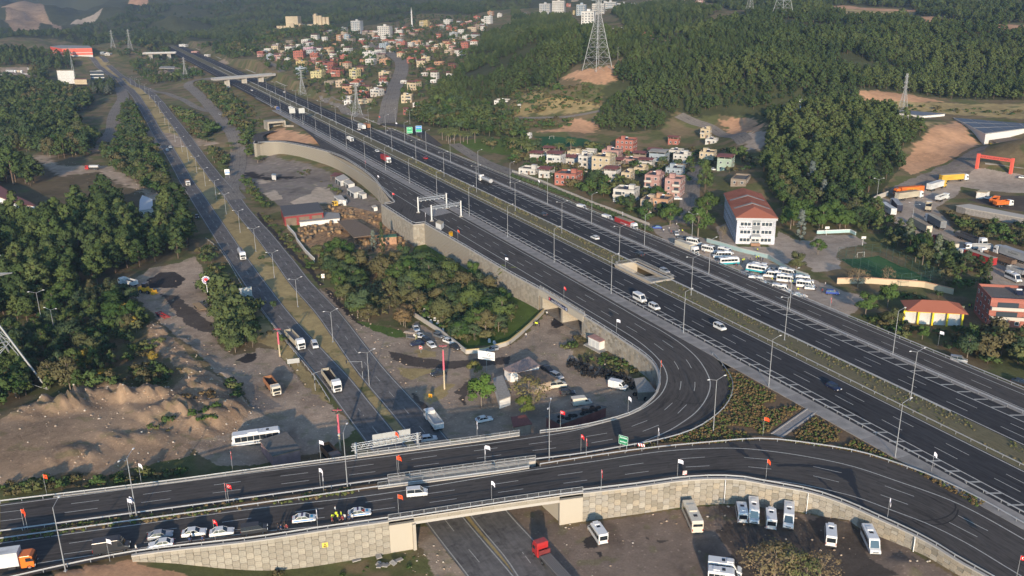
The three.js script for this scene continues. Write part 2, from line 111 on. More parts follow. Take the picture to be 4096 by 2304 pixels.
function land(x,z) {
  let y=landRaw(x,z);
  const d=Math.hypot(x,z);
  if (z>-420) for (const m of MOUNDS) {const q=((x - m[0]) ** 2 + (z - m[1]) ** 2)/(m[2]*m[2]); if (q<5) y += m[3]*Math.exp(-q)*(.45 + 1.1*Math.abs(fbm(x*.45 + 3,z*.45,3) - .5)*2 + .3*hash(Math.round(x*2),Math.round(z*2)));}
  y += (fbm(x*.05 + 9,z*.05,3) - .5)*clamp(d/900,.25,4) + (d>900?(fbm(x*.006,z*.006,4) - .5)*(d - 900)*.05 :0);
  const n=mlN(x,z),s=mlS(x,z);
  if (n>124&&n<208&&s>-2000) y=Math.min(y,7.2);
  if (s>-1400&&n>150) y += sst(-1400,-900,s)*0;
  for (let k=0; k<2; k++) {const b=rampBox[k]; if (x>b[0]&&x<b[1]&&z>b[2]&&z<b[3]&&inPoly(x,z,RAMPS[k])) y=Math.min(y,7);}
  return y;
}
const GH=rowsZ.map(z=>{const r=new Float32Array(NC + 1),w=halfW(z); for (let i=0; i <= NC; i++) r[i]=land((i/NC*2 - 1)*w,z); return r;});
function gy(x,z) {let lo=0,hi=rowsZ.length - 1; if (z>rowsZ[0]) z=rowsZ[0]; while (hi - lo>1) {const m=(lo + hi) >> 1; if (rowsZ[m] >= z) lo=m; else hi=m;} const t=clamp((z - rowsZ[lo])/(rowsZ[hi] - rowsZ[lo])); const f=r=>{const u=clamp((x/halfW(rowsZ[r]) + 1)/2)*NC,i=Math.min(NC - 1,Math.floor(u)); return lerp(GH[r][i],GH[r][i + 1],u - i);}; return lerp(f(lo),f(hi),t);}
const gyo=o=>(x,z)=>gy(x,z) + o + Math.max(0,-z - 350)*.00045;
// ---------------------------------------------------------------- materials of the setting
const grain=tfbm(512,16,5),blot=tfbm(512,4,4);
const mono=(n,lo,hi,base=16)=>{const f=tfbm(n,base,5); return tex(n,n,(i,j)=>{const v=lerp(lo,hi,f(i,j)) + (hash(i,j + 77) - .5)*(hi - lo)*.7; return [v,v,v];});};
const noiseTex=mono(512,.55,1.45/1.45,8);
function roadTex(seedOff) {const f=tfbm(1024,4,6),s=tfbm(1024,32,3); return tex(1024,1024,(i,j)=>{const st=fbm(i*.06 + seedOff,j*.004,3); const v=.62 + .3*(f(i,(j + seedOff) % 1024) - .5) + .24*(s(i,j) - .5) + .34*(st - .5) + .05*Math.cos(i/1024*Math.PI*16) + (hash(i,j) - .5)*.2 - (fbm(i*.02 + 9,j*.011,4)>.66?.12 :0); return [v,v*.995,v*.98];});}
const rtA=roadTex(3); const rep=(t,x,y)=>{const c=t.clone(); c.repeat.set(1/x,1/y); c.needsUpdate=true; return c;};
const M={};
M.asphalt=mat([.074,.072,.075],.88,{map:rep(rtA,14,60)});
M.rampAsphalt=mat([.13,.116,.105],.9,{map:rep(rtA,11,47)});
M.oldAsphalt=mat([.235,.218,.205],.93,{map:rep(rtA,31,23)});
M.street=mat([.36,.315,.265],.95,{map:rep(rtA,13,31)});
M.paint=mat([.6,.58,.52],.7,{map:rep(noiseTex,2,2)});
M.oldPaint=mat([.5,.48,.43],.8,{map:rep(noiseTex,2,2)});
M.concrete=mat([.46,.43,.385],.9,{map:rep(noiseTex,5,5)});
M.concreteStrip=mat([.36,.335,.31],.92,{map:rep(noiseTex,4,4)});
M.concreteDark=mat([.2,.185,.165],.95);
M.galv=mat([.4,.41,.42],.55,{metalness:.3});
M.galvDull=mat([.33,.34,.35],.6,{metalness:.3});
M.medianSoil=mat([.2,.175,.1],1,{map:rep(noiseTex,3,9)});
// ---------------------------------------------------------------- motorway
const S0=-50,S1=-1900,line=(n,s0=S1,s1=S0)=>[ml(s0,n),ml(s1,n)];
const carr=(name,n0,n1,m,s0=S1,s1=S0)=>struct(name,ribbon(resample(line(n0,s0,s1),30),resample(line(n1,s0,s1),30),LV),m);
const roadC=carr('motorway_carriageway',154.4,170.2,M.asphalt),roadE=carr('motorway_carriageway',180,194.1,M.asphalt),roadG=carr('collector_road',196.4,206.6,M.rampAsphalt,-640);
const roadN=struct('ramp_road',ribbon(resample(loopIn,2.5),resample(loopOut.slice(18),plen(loopOut.slice(18))/(resample(loopIn,2.5).length - 1)),LV),M.rampAsphalt);
const roadAfar=struct('collector_road',ribbon(smooth([ml(-900,153),ml(-740,151.5),ml(-640,146),ml(-569,139),ml(-525,141.5),ml(-471,139.3),ml(-405,129.5)],4),resample(smooth([ml(-900,154.3),ml(-640,150),ml(-405,150)],4),plen([ml(-900,150),ml(-405,150)])/(smooth([ml(-900,153),ml(-740,151.5),ml(-640,146),ml(-569,139),ml(-525,141.5),ml(-471,139.3),ml(-405,129.5)],4).length - 1)),LV - .004),M.rampAsphalt);
struct('service_bay_paving',polySheet([ml(-412,131),ml(-408,124.8),ml(-364,125.3),ml(-364,130.6),ml(-340,131.4),ml(-340,149.9),ml(-412,149.9)],LV - .008),M.rampAsphalt);
const roadS=struct('ramp_road',ribbon(resample(sUp,2.5),resample(sLo,plen(sLo)/(resample(sUp,2.5).length - 1)),LV),M.rampAsphalt);
const P1=LV + .012;
const addLines=(road,name,geos,m=M.paint)=>part(name,geos,m,road);
for (const [road,solid,dash] of [[roadC,[158.05,169.7],[161.8,165.5]],[roadE,[180.5,190.6],[183.8,187.2]]]) {
  for (const n of solid) addLines(road,'edge_line',strip(resample(line(n),40),.3,P1));
  for (const n of dash) addLines(road,'lane_dashes',dashes(line(n,-1500),6,15,.18,P1,1500 % 15),M.paint);
}
for (const n of [196.9,204.3]) addLines(roadG,'edge_line',strip(resample(line(n,-640),40),.22,P1));
addLines(roadG,'lane_dashes',dashes(line(200.3,-640),6,15,.18,P1,4));
const hatchBars=(n0,n1,sA,sB)=>{const o=[]; for (let s=sA; s>sB; s -= 4.9) {const a=ml(s,n0),b=ml(s + (n1 - n0)*.475,n1); o.push(strip([a,b],.55,P1 + .004));} return o;};
addLines(roadC,'hatch_bars',hatchBars(155,157.9,-92,-900),M.oldPaint); addLines(roadE,'hatch_bars',hatchBars(193.9,190.8,-92,-700),M.oldPaint);
addLines(roadN,'edge_line',strip(nSolidIn.filter(p=>mlS(...p)>-402 || mlN(...p)<120),.26,P1)); addLines(roadN,'edge_line',strip(nSolidOut.filter(p=>mlS(...p)>-402),.26,P1));
addLines(roadAfar,'edge_line',strip(nSolidOut.filter(p=>mlS(...p)<-398),.26,P1)); addLines(roadAfar,'edge_line',strip(nSolidIn.filter(p=>mlS(...p)<-398&&mlS(...p)>-560),.26,P1));
addLines(roadS,'edge_line',strip(sSolidUp,.26,P1)); addLines(roadS,'edge_line',strip(sSolidLo,.22,P1));
addLines(roadN,'lane_dashes',rampDashes.slice(0,36).map(d=>strip(d,.17,P1)).concat(...[141.1,144.6].map(n=>dashes(line(n,-400,-262),6,15,.17,P1,3)))); addLines(roadS,'lane_dashes',rampDashes.slice(36).map(d=>strip(d,.17,P1)));
addLines(roadAfar,'lane_dashes',[142,145].flatMap(n=>dashes(line(n,-520,-402),6,15,.17,P1,3)));
// concrete strips between the carriageways, in cast bays
function bays(name,n0,n1,s0,s1,y) {const o=struct(name,bb(.05,.05,.05,...[ml(s1,n0)[0],y - .3,ml(s1,n0)[1]]),M.concreteStrip); const L=5; const g=new THREE.BoxGeometry(n1 - n0,.3,L - .05); let k=0; for (let s=s1; s>s0&&k<150; s -= L,k++) {const c=ml(s - L/2,(n0 + n1)/2); const b=part('concrete_bay',g,[M.concreteStrip,M.concreteStrip2,M.concreteStrip3][Math.floor(rnd()*3)],o); b.position.set(c[0],y - .15,c[1]); b.rotation.y=Math.atan2(U[0],U[1]);} return o;}
M.concreteStrip2=mat([.33,.31,.285],.92,{map:M.concreteStrip.map}); M.concreteStrip3=mat([.385,.36,.33],.92,{map:M.concreteStrip.map});
bays('concrete_strip',150.02,154.38,-900,S0,LV + .05); bays('concrete_strip',194.12,196.38,-640,S0,LV + .05);
// grass median, open over the underpass
const med=(s0,s1)=>{const L=resample([ml(s0,170.2),ml(s1,170.2)],3),R=resample([ml(s0,180),ml(s1,180)],3),C=L.map((p,i)=>[(p[0] + R[i][0])/2,(p[1] + R[i][1])/2]); return [ribbon(L,C,(x,z)=>Math.abs(mlN(x,z) - 175.1)<1?LV + .1 :LV - .02),ribbon(C,R,(x,z)=>Math.abs(mlN(x,z) - 175.1)<1?LV + .1 :LV - .02)];};
struct('median_verge',[...med(S1,-272.5),...med(-246,S0)],M.medianSoil);

// dark spill and tyre marks on the lower ramp
M.spill=mat([.018,.017,.017],.55);
const ragged=(P,a=.35)=>resample([...P,P[0]],.5).slice(0,-1).map(p=>[p[0] + (vnoise(p[0]*2.2,p[1]*2.2) - .5)*2*a,p[1] + (vnoise(p[0]*2.2 + 40,p[1]*2.2) - .5)*2*a]);
for (const P of [[[56.58,-171.1],[60.1,-171.3],[66.38,-170.7],[71.43,-169.1],[72.68,-168.4],[72.25,-166.4],[71.45,-162.8],[70.64,-158.95],[69.97,-153.46],[69.45,-153.65],[69.41,-156.74],[69.64,-160.1],[70.15,-163.2],[69.48,-164.8],[68.58,-166.5],[65.12,-169.4],[60.4,-170.2],[57.14,-170]],[[48.93,-181.6],[50.35,-180.9],[51.13,-178.5],[52.21,-174],[51.4,-174.3],[50.24,-176.7],[49.01,-179]],[[63.76,-166.6],[65.05,-164.1],[65.64,-161],[65.74,-158.3],[65.12,-158.88],[64.73,-162.5]],[[54.45,-180.1],[55.51,-179.8],[56.72,-175.2],[57.08,-172.6],[55.82,-174.4]]]) part('dark_spill',polySheet(ragged(P),LV + .006),M.spill,roadS);
const arc=(P,w)=>part('tyre_mark',strip(smooth(P,1.5),w,LV + .008),M.tyreMark ??= mat([.035,.032,.03],.85),roadS); arc([[77.35,-149.46],[80.08,-149.07],[83.26,-149.68],[85.98,-151.35],[87.76,-153.43],[88.24,-154.86]],.3); arc([[78.02,-148.77],[80.35,-147.54],[83.51,-148.15],[86.27,-150.31],[87.91,-152.72]],.3); part('tyre_mark',strip(smooth([[40.92,-204.4],[43.19,-201.8],[45.8,-201.1],[48.69,-203],[50.93,-206.4]],1.5),.25,LV + .008),M.tyreMark,roadN);
// ---------------------------------------------------------------- old road below (two carriageways), side roads
const nearest=(pts,q)=>{let b=0,d=1e9; pts.forEach((p,i)=>{const e=Math.hypot(p[0] - q[0],p[1] - q[1]); if (e<d) {d=e; b=i;}}); return b;};
const sub=(pts,a,b)=>{const i=nearest(pts,a),j=nearest(pts,b); return i<j?pts.slice(i,j + 1) :pts.slice(j,i + 1);};
const two=(L,R,step)=>{const a=smooth(L,step); const b0=smooth(R,1); const b=resample(b0,plen(b0)/(a.length - 1)); return [a,b];};
const LWl=[[-665,-1452],[-607,-1357],[-553,-1268],[-467,-1105],[-378,-919],[-312,-774],[-267,-675],[-227,-591],[-193,-517],[-170,-469],[-133.1,-390.5],[-101.2,-324.3],[-79.4,-279.4],[-64.1,-252.1],[-56.2,-238.4],[-47.0,-219.6],[-39.5,-204.2],[-17.5,-159.8],[-8.9,-143.2],[-3.8,-133.2]];
const LWr=[[-653,-1445],[-599,-1357],[-544,-1263],[-466,-1116],[-383,-943],[-322,-812],[-283,-728],[-222,-599],[-190,-527],[-158,-458],[-136.8,-413.2],[-117.0,-370.6],[-93.5,-322.2],[-79.7,-294.3],[-68.0,-272.5],[-60.6,-258.5],[-46.1,-231.8],[-35.3,-210.6],[-10.8,-162.2],[-0.7,-142.9],[4.2,-132.8]];
const RWl=[[-655,-1465],[-569,-1323],[-503,-1201],[-432,-1068],[-370,-943],[-325,-846],[-280,-749],[-244,-666],[-223,-620],[-197,-566],[-158,-479],[-134,-427],[-116.3,-391.0],[-103.0,-362.0],[-90.3,-334.0],[-70.0,-296.5],[-57.4,-268.6],[-47.3,-246.1],[-39.2,-229.4],[-27.0,-204.4],[-7.2,-163.2],[-0.6,-151.0],[4.8,-137.1]];
const RWr=[[-642,-1457],[-520,-1240],[-434,-1088],[-368,-954],[-310,-829],[-261,-723],[-234,-664],[-211,-619],[-180,-550],[-156,-501],[-131,-446],[-113.3,-409.7],[-97.6,-375.0],[-85.5,-349.6],[-74.4,-322.9],[-62.6,-296.4],[-46.1,-257.8],[-37.2,-237.5],[-29.7,-222.1],[-19.9,-201.8],[-0.6,-158.2],[4.4,-147.2],[8.7,-135.3]];
const oldRoad=(L,R,nm,up)=>{const [a,b]=two(L,R,4); const c=a.map((p,i)=>[(p[0] + b[i][0])/2,(p[1] + b[i][1])/2]); const o=struct(nm,ribbon(offset(c,-4.15),offset(c,4.15),gyo(.06 + up)),M.oldAsphalt); for (const d of [-3.7,3.7]) part('edge_line',strip(offset(c,d),.24,gyo(.085 + up)),M.oldPaint,o); part('lane_dashes',dashes(c,4.5,12,.17,gyo(.085 + up)),M.oldPaint,o); return c;};
const LWc=oldRoad(LWl,LWr,'old_road_carriageway',0),RWc=oldRoad(RWl,RWr,'old_road_carriageway',.03);
const sideRoad=(nm,pts,w,m=M.street,o=.05)=>struct(nm,strip(smooth(pts,4),w,gyo(o)),m);
sideRoad('side_road',[[-322,-1075],[-360,-1103],[-385,-1114],[-385,-1091],[-352,-1014],[-305,-910],[-263,-812],[-228,-727],[-202,-658],[-194,-632],[-181,-585],[-172,-547],[-164,-510],[-151,-479]],11,M.street,.1);
sideRoad('side_road',[[-442,-1096],[-401,-1036],[-352,-964],[-308,-887],[-281,-846]],7,M.street,.08);
sideRoad('service_road',[[-488,-1134],[-447,-1046],[-413,-966],[-391,-899],[-359,-815],[-330,-743],[-313,-687]],12,M.street,.08);
sideRoad('town_street',[[-96,-696],[-102,-762],[-108,-839],[-116,-950],[-121,-1028],[-134,-1117],[-159,-1207],[-185,-1298],[-203,-1385],[-250,-1685]],15,M.street,.2);
sideRoad('town_street',[[-222,-1099],[-249,-1219],[-269,-1319],[-288,-1404]],9,M.street,.2);
sideRoad('town_street',[[-264,-1061],[-286,-1131],[-306,-1163],[-324,-1212]],9,M.street,.2);
sideRoad('town_street',[[-184,-880],[-167,-837],[-147,-795],[-138,-763],[-118,-735]],8,M.street,.2);
sideRoad('slip_road',[...[[-49.32,-597.4],[-65.92,-645.6],[-76.48,-670.4],[-91.82,-685.9],[-98.83,-692.7]]],8.5,M.rampAsphalt,.4);
sideRoad('side_road',[[-38,-605],[1,-500],[23,-453],[46.8,-404.8],[61.7,-374.9]],8,M.street,.06);
sideRoad('side_road',[[123,-654],[132,-641],[141,-628],[146,-579],[144,-545]],9,M.street,.1);
sideRoad('hill_track',[[2,-690],[20,-680],[39,-670],[53,-670],[67,-672]],4,M.street,.2);
sideRoad('town_street',[[113,-530],[103,-491],[94,-455],[87,-424],[82.9,-406.8],[74.9,-383.1]],9,M.street,.08);
// paved apron beside the loop and the ramps' embankments
M.embank=mat([.2,.135,.08],1,{map:rep(noiseTex,4,4)});
const iA=[[56.54,-232.2],[28.16,-181],[-27.86,-166.2],[4.59,-174.1],[27.86,-178.9],[97.97,-147.34]];
{const a=sub(loopOut,ml(-176,150),iA[1]),b=sub(sUp,iA[4],ml(-100,138)); const end=b[b.length - 1]; struct('planted_embankment',polySheet([...a,...b,ml(mlS(...end),150.05),ml(-176,150.05)],LV - .14),M.embank);}
{const w=sub(sUp,sUp[0],[[-28.95,-163.5]][0]),v=sub(loopOut,loopOut[loopOut.length - 1],[[-29.35,-166.3]][0]); struct('ramp_median_verge',polySheet([...v,...w],LV - .06),M.embank);}
{const w=sub(sUp,[[4.76,-172.1]][0],iA[4]),v=sub(loopOut,[[4.82,-174.3]][0],iA[1]); struct('ramp_median_verge',polySheet([...w,...[...v]],LV - .06),M.embank);}
// ---------------------------------------------------------------- retaining walls of interlocking precast panels
const PW=1.36,PH=1.42;
const crossShape=(sx=1,cut=0)=>{const w=PW/2 - .005,v=PW/2 - .075,h=PH/2 - .05,q=.3; const s=new THREE.Shape(); const P=[[-v,-h],[v,-h],[v,-q - .03],[w,-q],[w,q],[v,q + .03],[v,h],[-v,h],[-v,q + .03],[-w,q],[-w,-q],[-v,-q - .03]]; P.forEach((p,i)=>i?s.lineTo(p[0],p[1]) :s.moveTo(p[0],p[1])); return s;};
const panelGeo=new THREE.ExtrudeGeometry(crossShape(),{depth:.16,bevelEnabled:true,bevelSize:.02,bevelThickness:.03,bevelSegments:1});
{const u=panelGeo.attributes.uv; for (let i=0; i<u.count; i++) u.setXY(i,u.getX(i)/1.6,u.getY(i)/1.6);}
const capGeo=bx(PW - .05,.8,.12,0,0,.06);
const ribTex=(()=>{const f=tfbm(256,8,4); return tex(256,256,(i,j)=>{const r=.5 + .5*Math.cos(i/256*Math.PI*2*9); const v=.8 + .16*(f(i,j) - .5)*2 - .05*r + (hash(i,j) - .5)*.06; return [v,v*.99,v*.965];});})();
const panelMats=[[.37,.335,.275],[.430,.391,.331],[.396,.361,.305],[.482,.443,.378],[.310,.280,.228],[.456,.396,.310],[.404,.378,.335]].map(c=>mat(c,.92,{map:ribTex}));
const panelMatsDirty=[[.37,.335,.28],[.396,.365,.310],[.430,.396,.335],[.361,.327,.271],[.456,.413,.344]].map(c=>mat(c,.92,{map:ribTex}));
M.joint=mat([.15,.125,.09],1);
// path runs so that the outward face lies on its right
function panelWall(name,label,path,mats,{top=LV,most=300,cap=true,base=gy,near=[0,-100]}={}) {
  const o=thing(name,label,'retaining wall'); const pts=resample(path,PW),tg=tangents(pts);
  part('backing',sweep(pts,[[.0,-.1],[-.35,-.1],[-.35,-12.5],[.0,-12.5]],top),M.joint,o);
  part('coping',sweep(pts,[[.22,.12],[-.42,.12],[-.42,-.12],[.22,-.12]],top),M.concrete,o);
  const list=[];
  for (let i=0; i<pts.length - 1; i++) {
    const x=(pts[i][0] + pts[i + 1][0])/2,z=(pts[i][1] + pts[i + 1][1])/2,a=Math.atan2(pts[i + 1][0] - pts[i][0],pts[i + 1][1] - pts[i][1]); const g=base(x - Math.cos(a)*.6,z + Math.sin(a)*.6);
    const ry=a - Math.PI/2,nx=-Math.cos(a),nz=Math.sin(a);   // right of travel
    let y=top - .12 - .4; if (cap&&y + .3>g) list.push([capGeo,x,y,z,ry,nx,nz]);
    for (y=top - (cap?.94 :.1) - PH/2 + (i % 2?0 :PH/2); y + PH/2>g; y -= PH) {if (y + PH/2>top - (cap?.5 :-.2)) {const gg=halfPanel; list.push([gg,x,y - PH*.25,z,ry,nx,nz]); continue;} list.push([panelGeo,x,y,z,ry,nx,nz]);}
 }
  list.sort((p,q)=>Math.hypot(p[1] - near[0],p[3] - near[1]) - Math.hypot(q[1] - near[0],q[3] - near[1]));
  const rest=[];
  list.forEach((p,k)=>{const [g,x,y,z,ry,nx,nz]=p; if (k<most) {const m=part('panel',g,pick(mats),o); m.position.set(x + nx*.01,y,z + nz*.01); m.rotation.y=ry; m.rotation.x=rr(-.012,.012);} else {const c=g.clone(); c.rotateY(ry); c.translate(x + nx*.01,y,z + nz*.01); rest.push(c);}});
  if (rest.length) part('far_panels',rest,mats[0],o,'stuff');
  return o;
}
const halfPanel=(()=>{const w=PW/2 + .03,h=PH/4 - .03; const g=new THREE.BoxGeometry(PW - .12,PH/2 - .06,.12); g.translate(0,0,.06); return g.toNonIndexed();})();
const rev=p=>[...p].reverse();
const outS=offset(sLo,.42);      // towards the car park
const wl0=[[-70.78,-140.86]][0],wl1=[[-23.85,-150.73]][0],ab1=[[-19.84,-151.51]][0],ab2=[[10.11,-159.53]][0],wr0=[[13.86,-159.26]][0],wr1=[[85.3,-129.78]][0];
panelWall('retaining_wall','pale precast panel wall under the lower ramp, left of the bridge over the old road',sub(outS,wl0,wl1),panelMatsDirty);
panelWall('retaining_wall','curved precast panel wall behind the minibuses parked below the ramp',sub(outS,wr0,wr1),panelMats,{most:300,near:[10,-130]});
{const p=[-36.64,-148.83],w0=scene.children.find(c=>c.name==='retaining_wall'),i=nearest(outS,p),a=Math.atan2(outS[i + 1][0] - outS[i][0],outS[i + 1][1] - outS[i][1]),m=part('yellow_emblem',new THREE.PlaneGeometry(1.15,1.05),mat(0xffffff,.8,{map:canvasTex(128,116,(c,W,H)=>{c.fillStyle='#d9c255'; c.fillRect(0,0,W,H); c.fillStyle='#2a2a26'; c.beginPath(); c.moveTo(W/2,8); c.lineTo(W*.66,H*.55); c.lineTo(W*.34,H*.55); c.fill(); c.beginPath(); c.arc(W/2,H*.6,40,.15,Math.PI - .15); c.fill(); c.fillStyle='#d9c255'; c.fillRect(W/2 - 5,H*.45,10,H*.5);})}),w0); m.position.set(outS[i][0] - Math.cos(a)*.26,4.9,outS[i][1] + Math.sin(a)*.26); m.rotation.y=a - Math.PI/2;}
const inN=offset(loopIn,.42);
const portal0=[[10.31,-291.8]][0],portal1=[[23.43,-265.2]][0],lw1=[[37.24,-208.3]][0];
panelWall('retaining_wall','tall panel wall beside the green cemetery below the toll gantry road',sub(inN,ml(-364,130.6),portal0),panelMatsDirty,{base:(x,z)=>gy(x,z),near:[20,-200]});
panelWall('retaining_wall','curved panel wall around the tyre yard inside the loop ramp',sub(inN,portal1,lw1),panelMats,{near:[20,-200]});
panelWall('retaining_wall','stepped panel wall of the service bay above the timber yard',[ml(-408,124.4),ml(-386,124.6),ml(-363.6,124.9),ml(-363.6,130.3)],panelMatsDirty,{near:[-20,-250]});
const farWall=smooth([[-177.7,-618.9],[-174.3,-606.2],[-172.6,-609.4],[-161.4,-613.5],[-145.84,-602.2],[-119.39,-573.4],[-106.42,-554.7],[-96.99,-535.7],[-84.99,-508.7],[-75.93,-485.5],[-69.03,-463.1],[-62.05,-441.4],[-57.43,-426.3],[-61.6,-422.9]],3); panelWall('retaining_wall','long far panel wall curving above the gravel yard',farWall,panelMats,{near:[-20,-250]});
struct('slip_road',strip(offset(farWall.slice(0,Math.round(farWall.length*.72)),-4.2),7,LV - .02),M.rampAsphalt);
// plain rear walls where only the top shows
const rearWall=(path,label)=>{const o=tmesh('retaining_wall',sweep(resample(path,4),[[.0,.1],[-.5,.1],[-.5,-9],[.0,-9]],LV),M.concrete,label,'retaining wall'); return o;};
rearWall(sub(inN,lw1,[[5.44,-187.5]][0]),'plain wall under the end of the loop ramp above the tyre sheds');
rearWall(sub(inN,[[-35.98,-177]][0],[[-94.91,-162.6]][0]),'plain wall under the upper ramp beside the earth yard');
// ---------------------------------------------------------------- bridge over the old road
{
  const b=thing('road_bridge','concrete bridge carrying both ramp decks over the old road','bridge');
  const deckBox=(P,Q,a,c,y0,y1)=>{const l=resample(sub(P,...a),2),r0=sub(Q,...c),r=resample(r0,plen(r0)/(l.length - 1)); return [ribbon(l,r,y1),ribbon(l,r,y0),sweep(l,[[-.1,y1],[.1,y1],[.1,y0],[-.1,y0]],0),sweep(r,[[-.1,y1],[.1,y1],[.1,y0],[-.1,y0]],0)];};
  part('deck',deckBox(sUp,sLo,[[[-23.56,-165.5]][0],[[8.73,-173.3]][0]],[ab1,ab2],6.7,LV - .03),M.concrete,b);
  part('deck',deckBox(loopIn,loopOut,[[[-35.98,-177]][0],[[4.27,-187.5]][0]],[[[-27.86,-166.2]][0],[[4.59,-174.1]][0]],6.7,LV - .03),M.concrete,b);
  const span=resample(sub(outS,ab1,ab2),2.35);
  part('fascia_beam',sweep(span,[[.02,-.85],[-.4,-.85],[-.4,-1.5],[.02,-1.5]],LV),M.concrete,b);
  for (let i=0; i<span.length - 1; i++) {const p=span[i],q=span[i + 1],a=Math.atan2(q[0] - p[0],q[1] - p[1]); const m=part('fascia_panel',bx(.16,.95,Math.hypot(q[0] - p[0],q[1] - p[1]) - .04),panelMats[i % 3?2 :0],b); m.position.set((p[0] + q[0])/2,LV - .38,(p[1] + q[1])/2); m.rotation.y=a;}
  part('edge_kerb',sweep(span,[[.15,.22],[-.45,.22],[-.45,.02],[.15,.02]],LV),M.concreteStrip,b);
  const abut=(path,depthTo,nm)=>{const g=sweep(resample(path,1),[[.12,-.9],[-.6,-.9],[-.6,-9],[.12,-9]],LV); return part(nm,g,M.abutment,b);};
  M.abutment=mat([.47,.42,.34],.9,{map:rep(noiseTex,6,6)});
  abut(sub(outS,wl1,ab1),0,'abutment'); abut(sub(outS,ab2,wr0),0,'abutment');
  // abutment faces under the deck
  for (const [p,q,nm] of [[ab1,[[-27.76,-167]][0],'abutment_face'],[ab2,[[2.82,-173]][0],'abutment_face'],[[[-27.92,-166.6]][0],[[-35.72,-176.8]][0],'abutment_face'],[[[4.6,-174.3]][0],[[4.04,-187.5]][0],'abutment_face']]) part(nm,sweep(resample([p,q],3),[[.3,-1.2],[-.3,-1.2],[-.3,-9],[.3,-9]],LV),M.abutment,b);
  for (const p of [[[9.35,-160.7]][0]]) part('drain_pipe',cyl(.09,.09,5.2,p[0],1,p[1] + .2),M.pvc ??= mat([.75,.74,.72],.5),b);
}
// drain pipes on the curved wall
for (const [x,z,h,w] of [[44.58,-164.9,5.2,'left'],[60.32,-159.56,4.7,'second'],[69.99,-151.36,3.1,'third'],[75.35,-143.66,3.1,'right']]) {const y=gy(x,z + .3); tmesh('drain_pipe',[cyl(.1,.1,h,x,LV - .3 - h,z + .25),rod([x,LV - .3,z + .25],[x + .05,LV - .1,z - .1],.1)],M.pvc,`white drain pipe down the curved panel wall, ${w === 'right' ? 'rightmost' : w === 'left' ? 'leftmost' : w + ' from the left'} of four`,'drain pipe','drain pipes on the curved wall');}
for (const [x,z,h,w] of [[27.58,-263.3,2.9,'left'],[37.28,-232.6,5,'right']]) tmesh('drain_pipe',[cyl(.1,.1,h,x,LV - .3 - h,z + .3)],M.pvc,`white drain pipe on the loop wall, ${w} of the two`,'drain pipe','drain pipes on the loop wall');
// ---------------------------------------------------------------- underpass portal with the name board
{
  const o=thing('underpass_portal','two-cell concrete underpass portal with a dark blue name board','underpass');
  const path=sub(inN,portal0,portal1),L=plen(path),at=t=>{const f=resample(path,L/100); return f[Math.round(clamp(t)*100)];};
  part('head_beam',sweep(resample(path,2),[[.3,.1],[-1.2,.1],[-1.2,-2.1],[.3,-2.1]],LV),M.abutment,o);
  part('roof_slab',ribbon(resample(path,2),resample(path,2).map(p=>[p[0] + N[0]*60,p[1] + N[1]*60]),LV - 2.05),M.concrete,o);
  for (const [t0,t1,nm] of [[0,.07,'side_wall'],[.49,.53,'pier_wall'],[.95,1,'side_wall']]) {const a=at(t0),c=at(t1); const mx=(a[0] + c[0])/2,mz=(a[1] + c[1])/2,ln=Math.hypot(c[0] - a[0],c[1] - a[1]); const g=bx(ln,9,30,0,0,-15.2); const m=part(nm,g,M.abutment,o); m.position.set(mx,1.4,mz); m.rotation.y=Math.atan2(-N[0],-N[1]);}
  part('floor',ribbon(resample([at(0),[at(0)[0] + N[0]*60,at(0)[1] + N[1]*60]],4),resample([at(1),[at(1)[0] + N[0]*60,at(1)[1] + N[1]*60]],4),(x,z)=>.95 - (mlN(x,z) - 130)*.005),M.street,o);
  const p=at(.24),q=at(.68),a=Math.atan2(q[0] - p[0],q[1] - p[1]),w=Math.hypot(q[0] - p[0],q[1] - p[1]);
  const sign=tmesh('name_board',bx(w,1.25,.08),[0,1,2,3,4,5].map(i=>i===4?mat(0xffffff,.5,{map:canvasTex(1024,110,(c,W,Hh)=>{c.fillStyle='#12234f'; c.fillRect(0,0,W,Hh); c.fillStyle='#fff'; c.textAlign='center'; c.font='bold 26px serif'; c.fillText('T.C. İSKENDERUN BELEDİYESİ',W/2,36); c.font='bold 56px serif'; c.fillText('KARAYILAN MAHALLESİ',W/2,92); c.fillStyle='#d5202c'; c.beginPath(); c.arc(60,55,42,0,7); c.fill(); c.fillStyle='#fff'; c.beginPath(); c.arc(54,55,25,0,7); c.fill(); c.fillStyle='#d5202c'; c.beginPath(); c.arc(62,55,20,0,7); c.fill(); c.fillStyle='#fff'; c.beginPath(); c.arc(W - 58,55,42,0,7); c.fill(); c.fillStyle='#3f78b8'; c.beginPath(); c.arc(W - 58,55,30,0,7); c.fill();})}) :mat([.02,.03,.08],.5)),'dark blue neighbourhood name board across the underpass head','sign');
  sign.position.set((p[0] + q[0])/2 - N[0]*.42,LV - .95,(p[1] + q[1])/2 - N[1]*.42); sign.rotation.y=Math.atan2(-N[0],-N[1]);
}
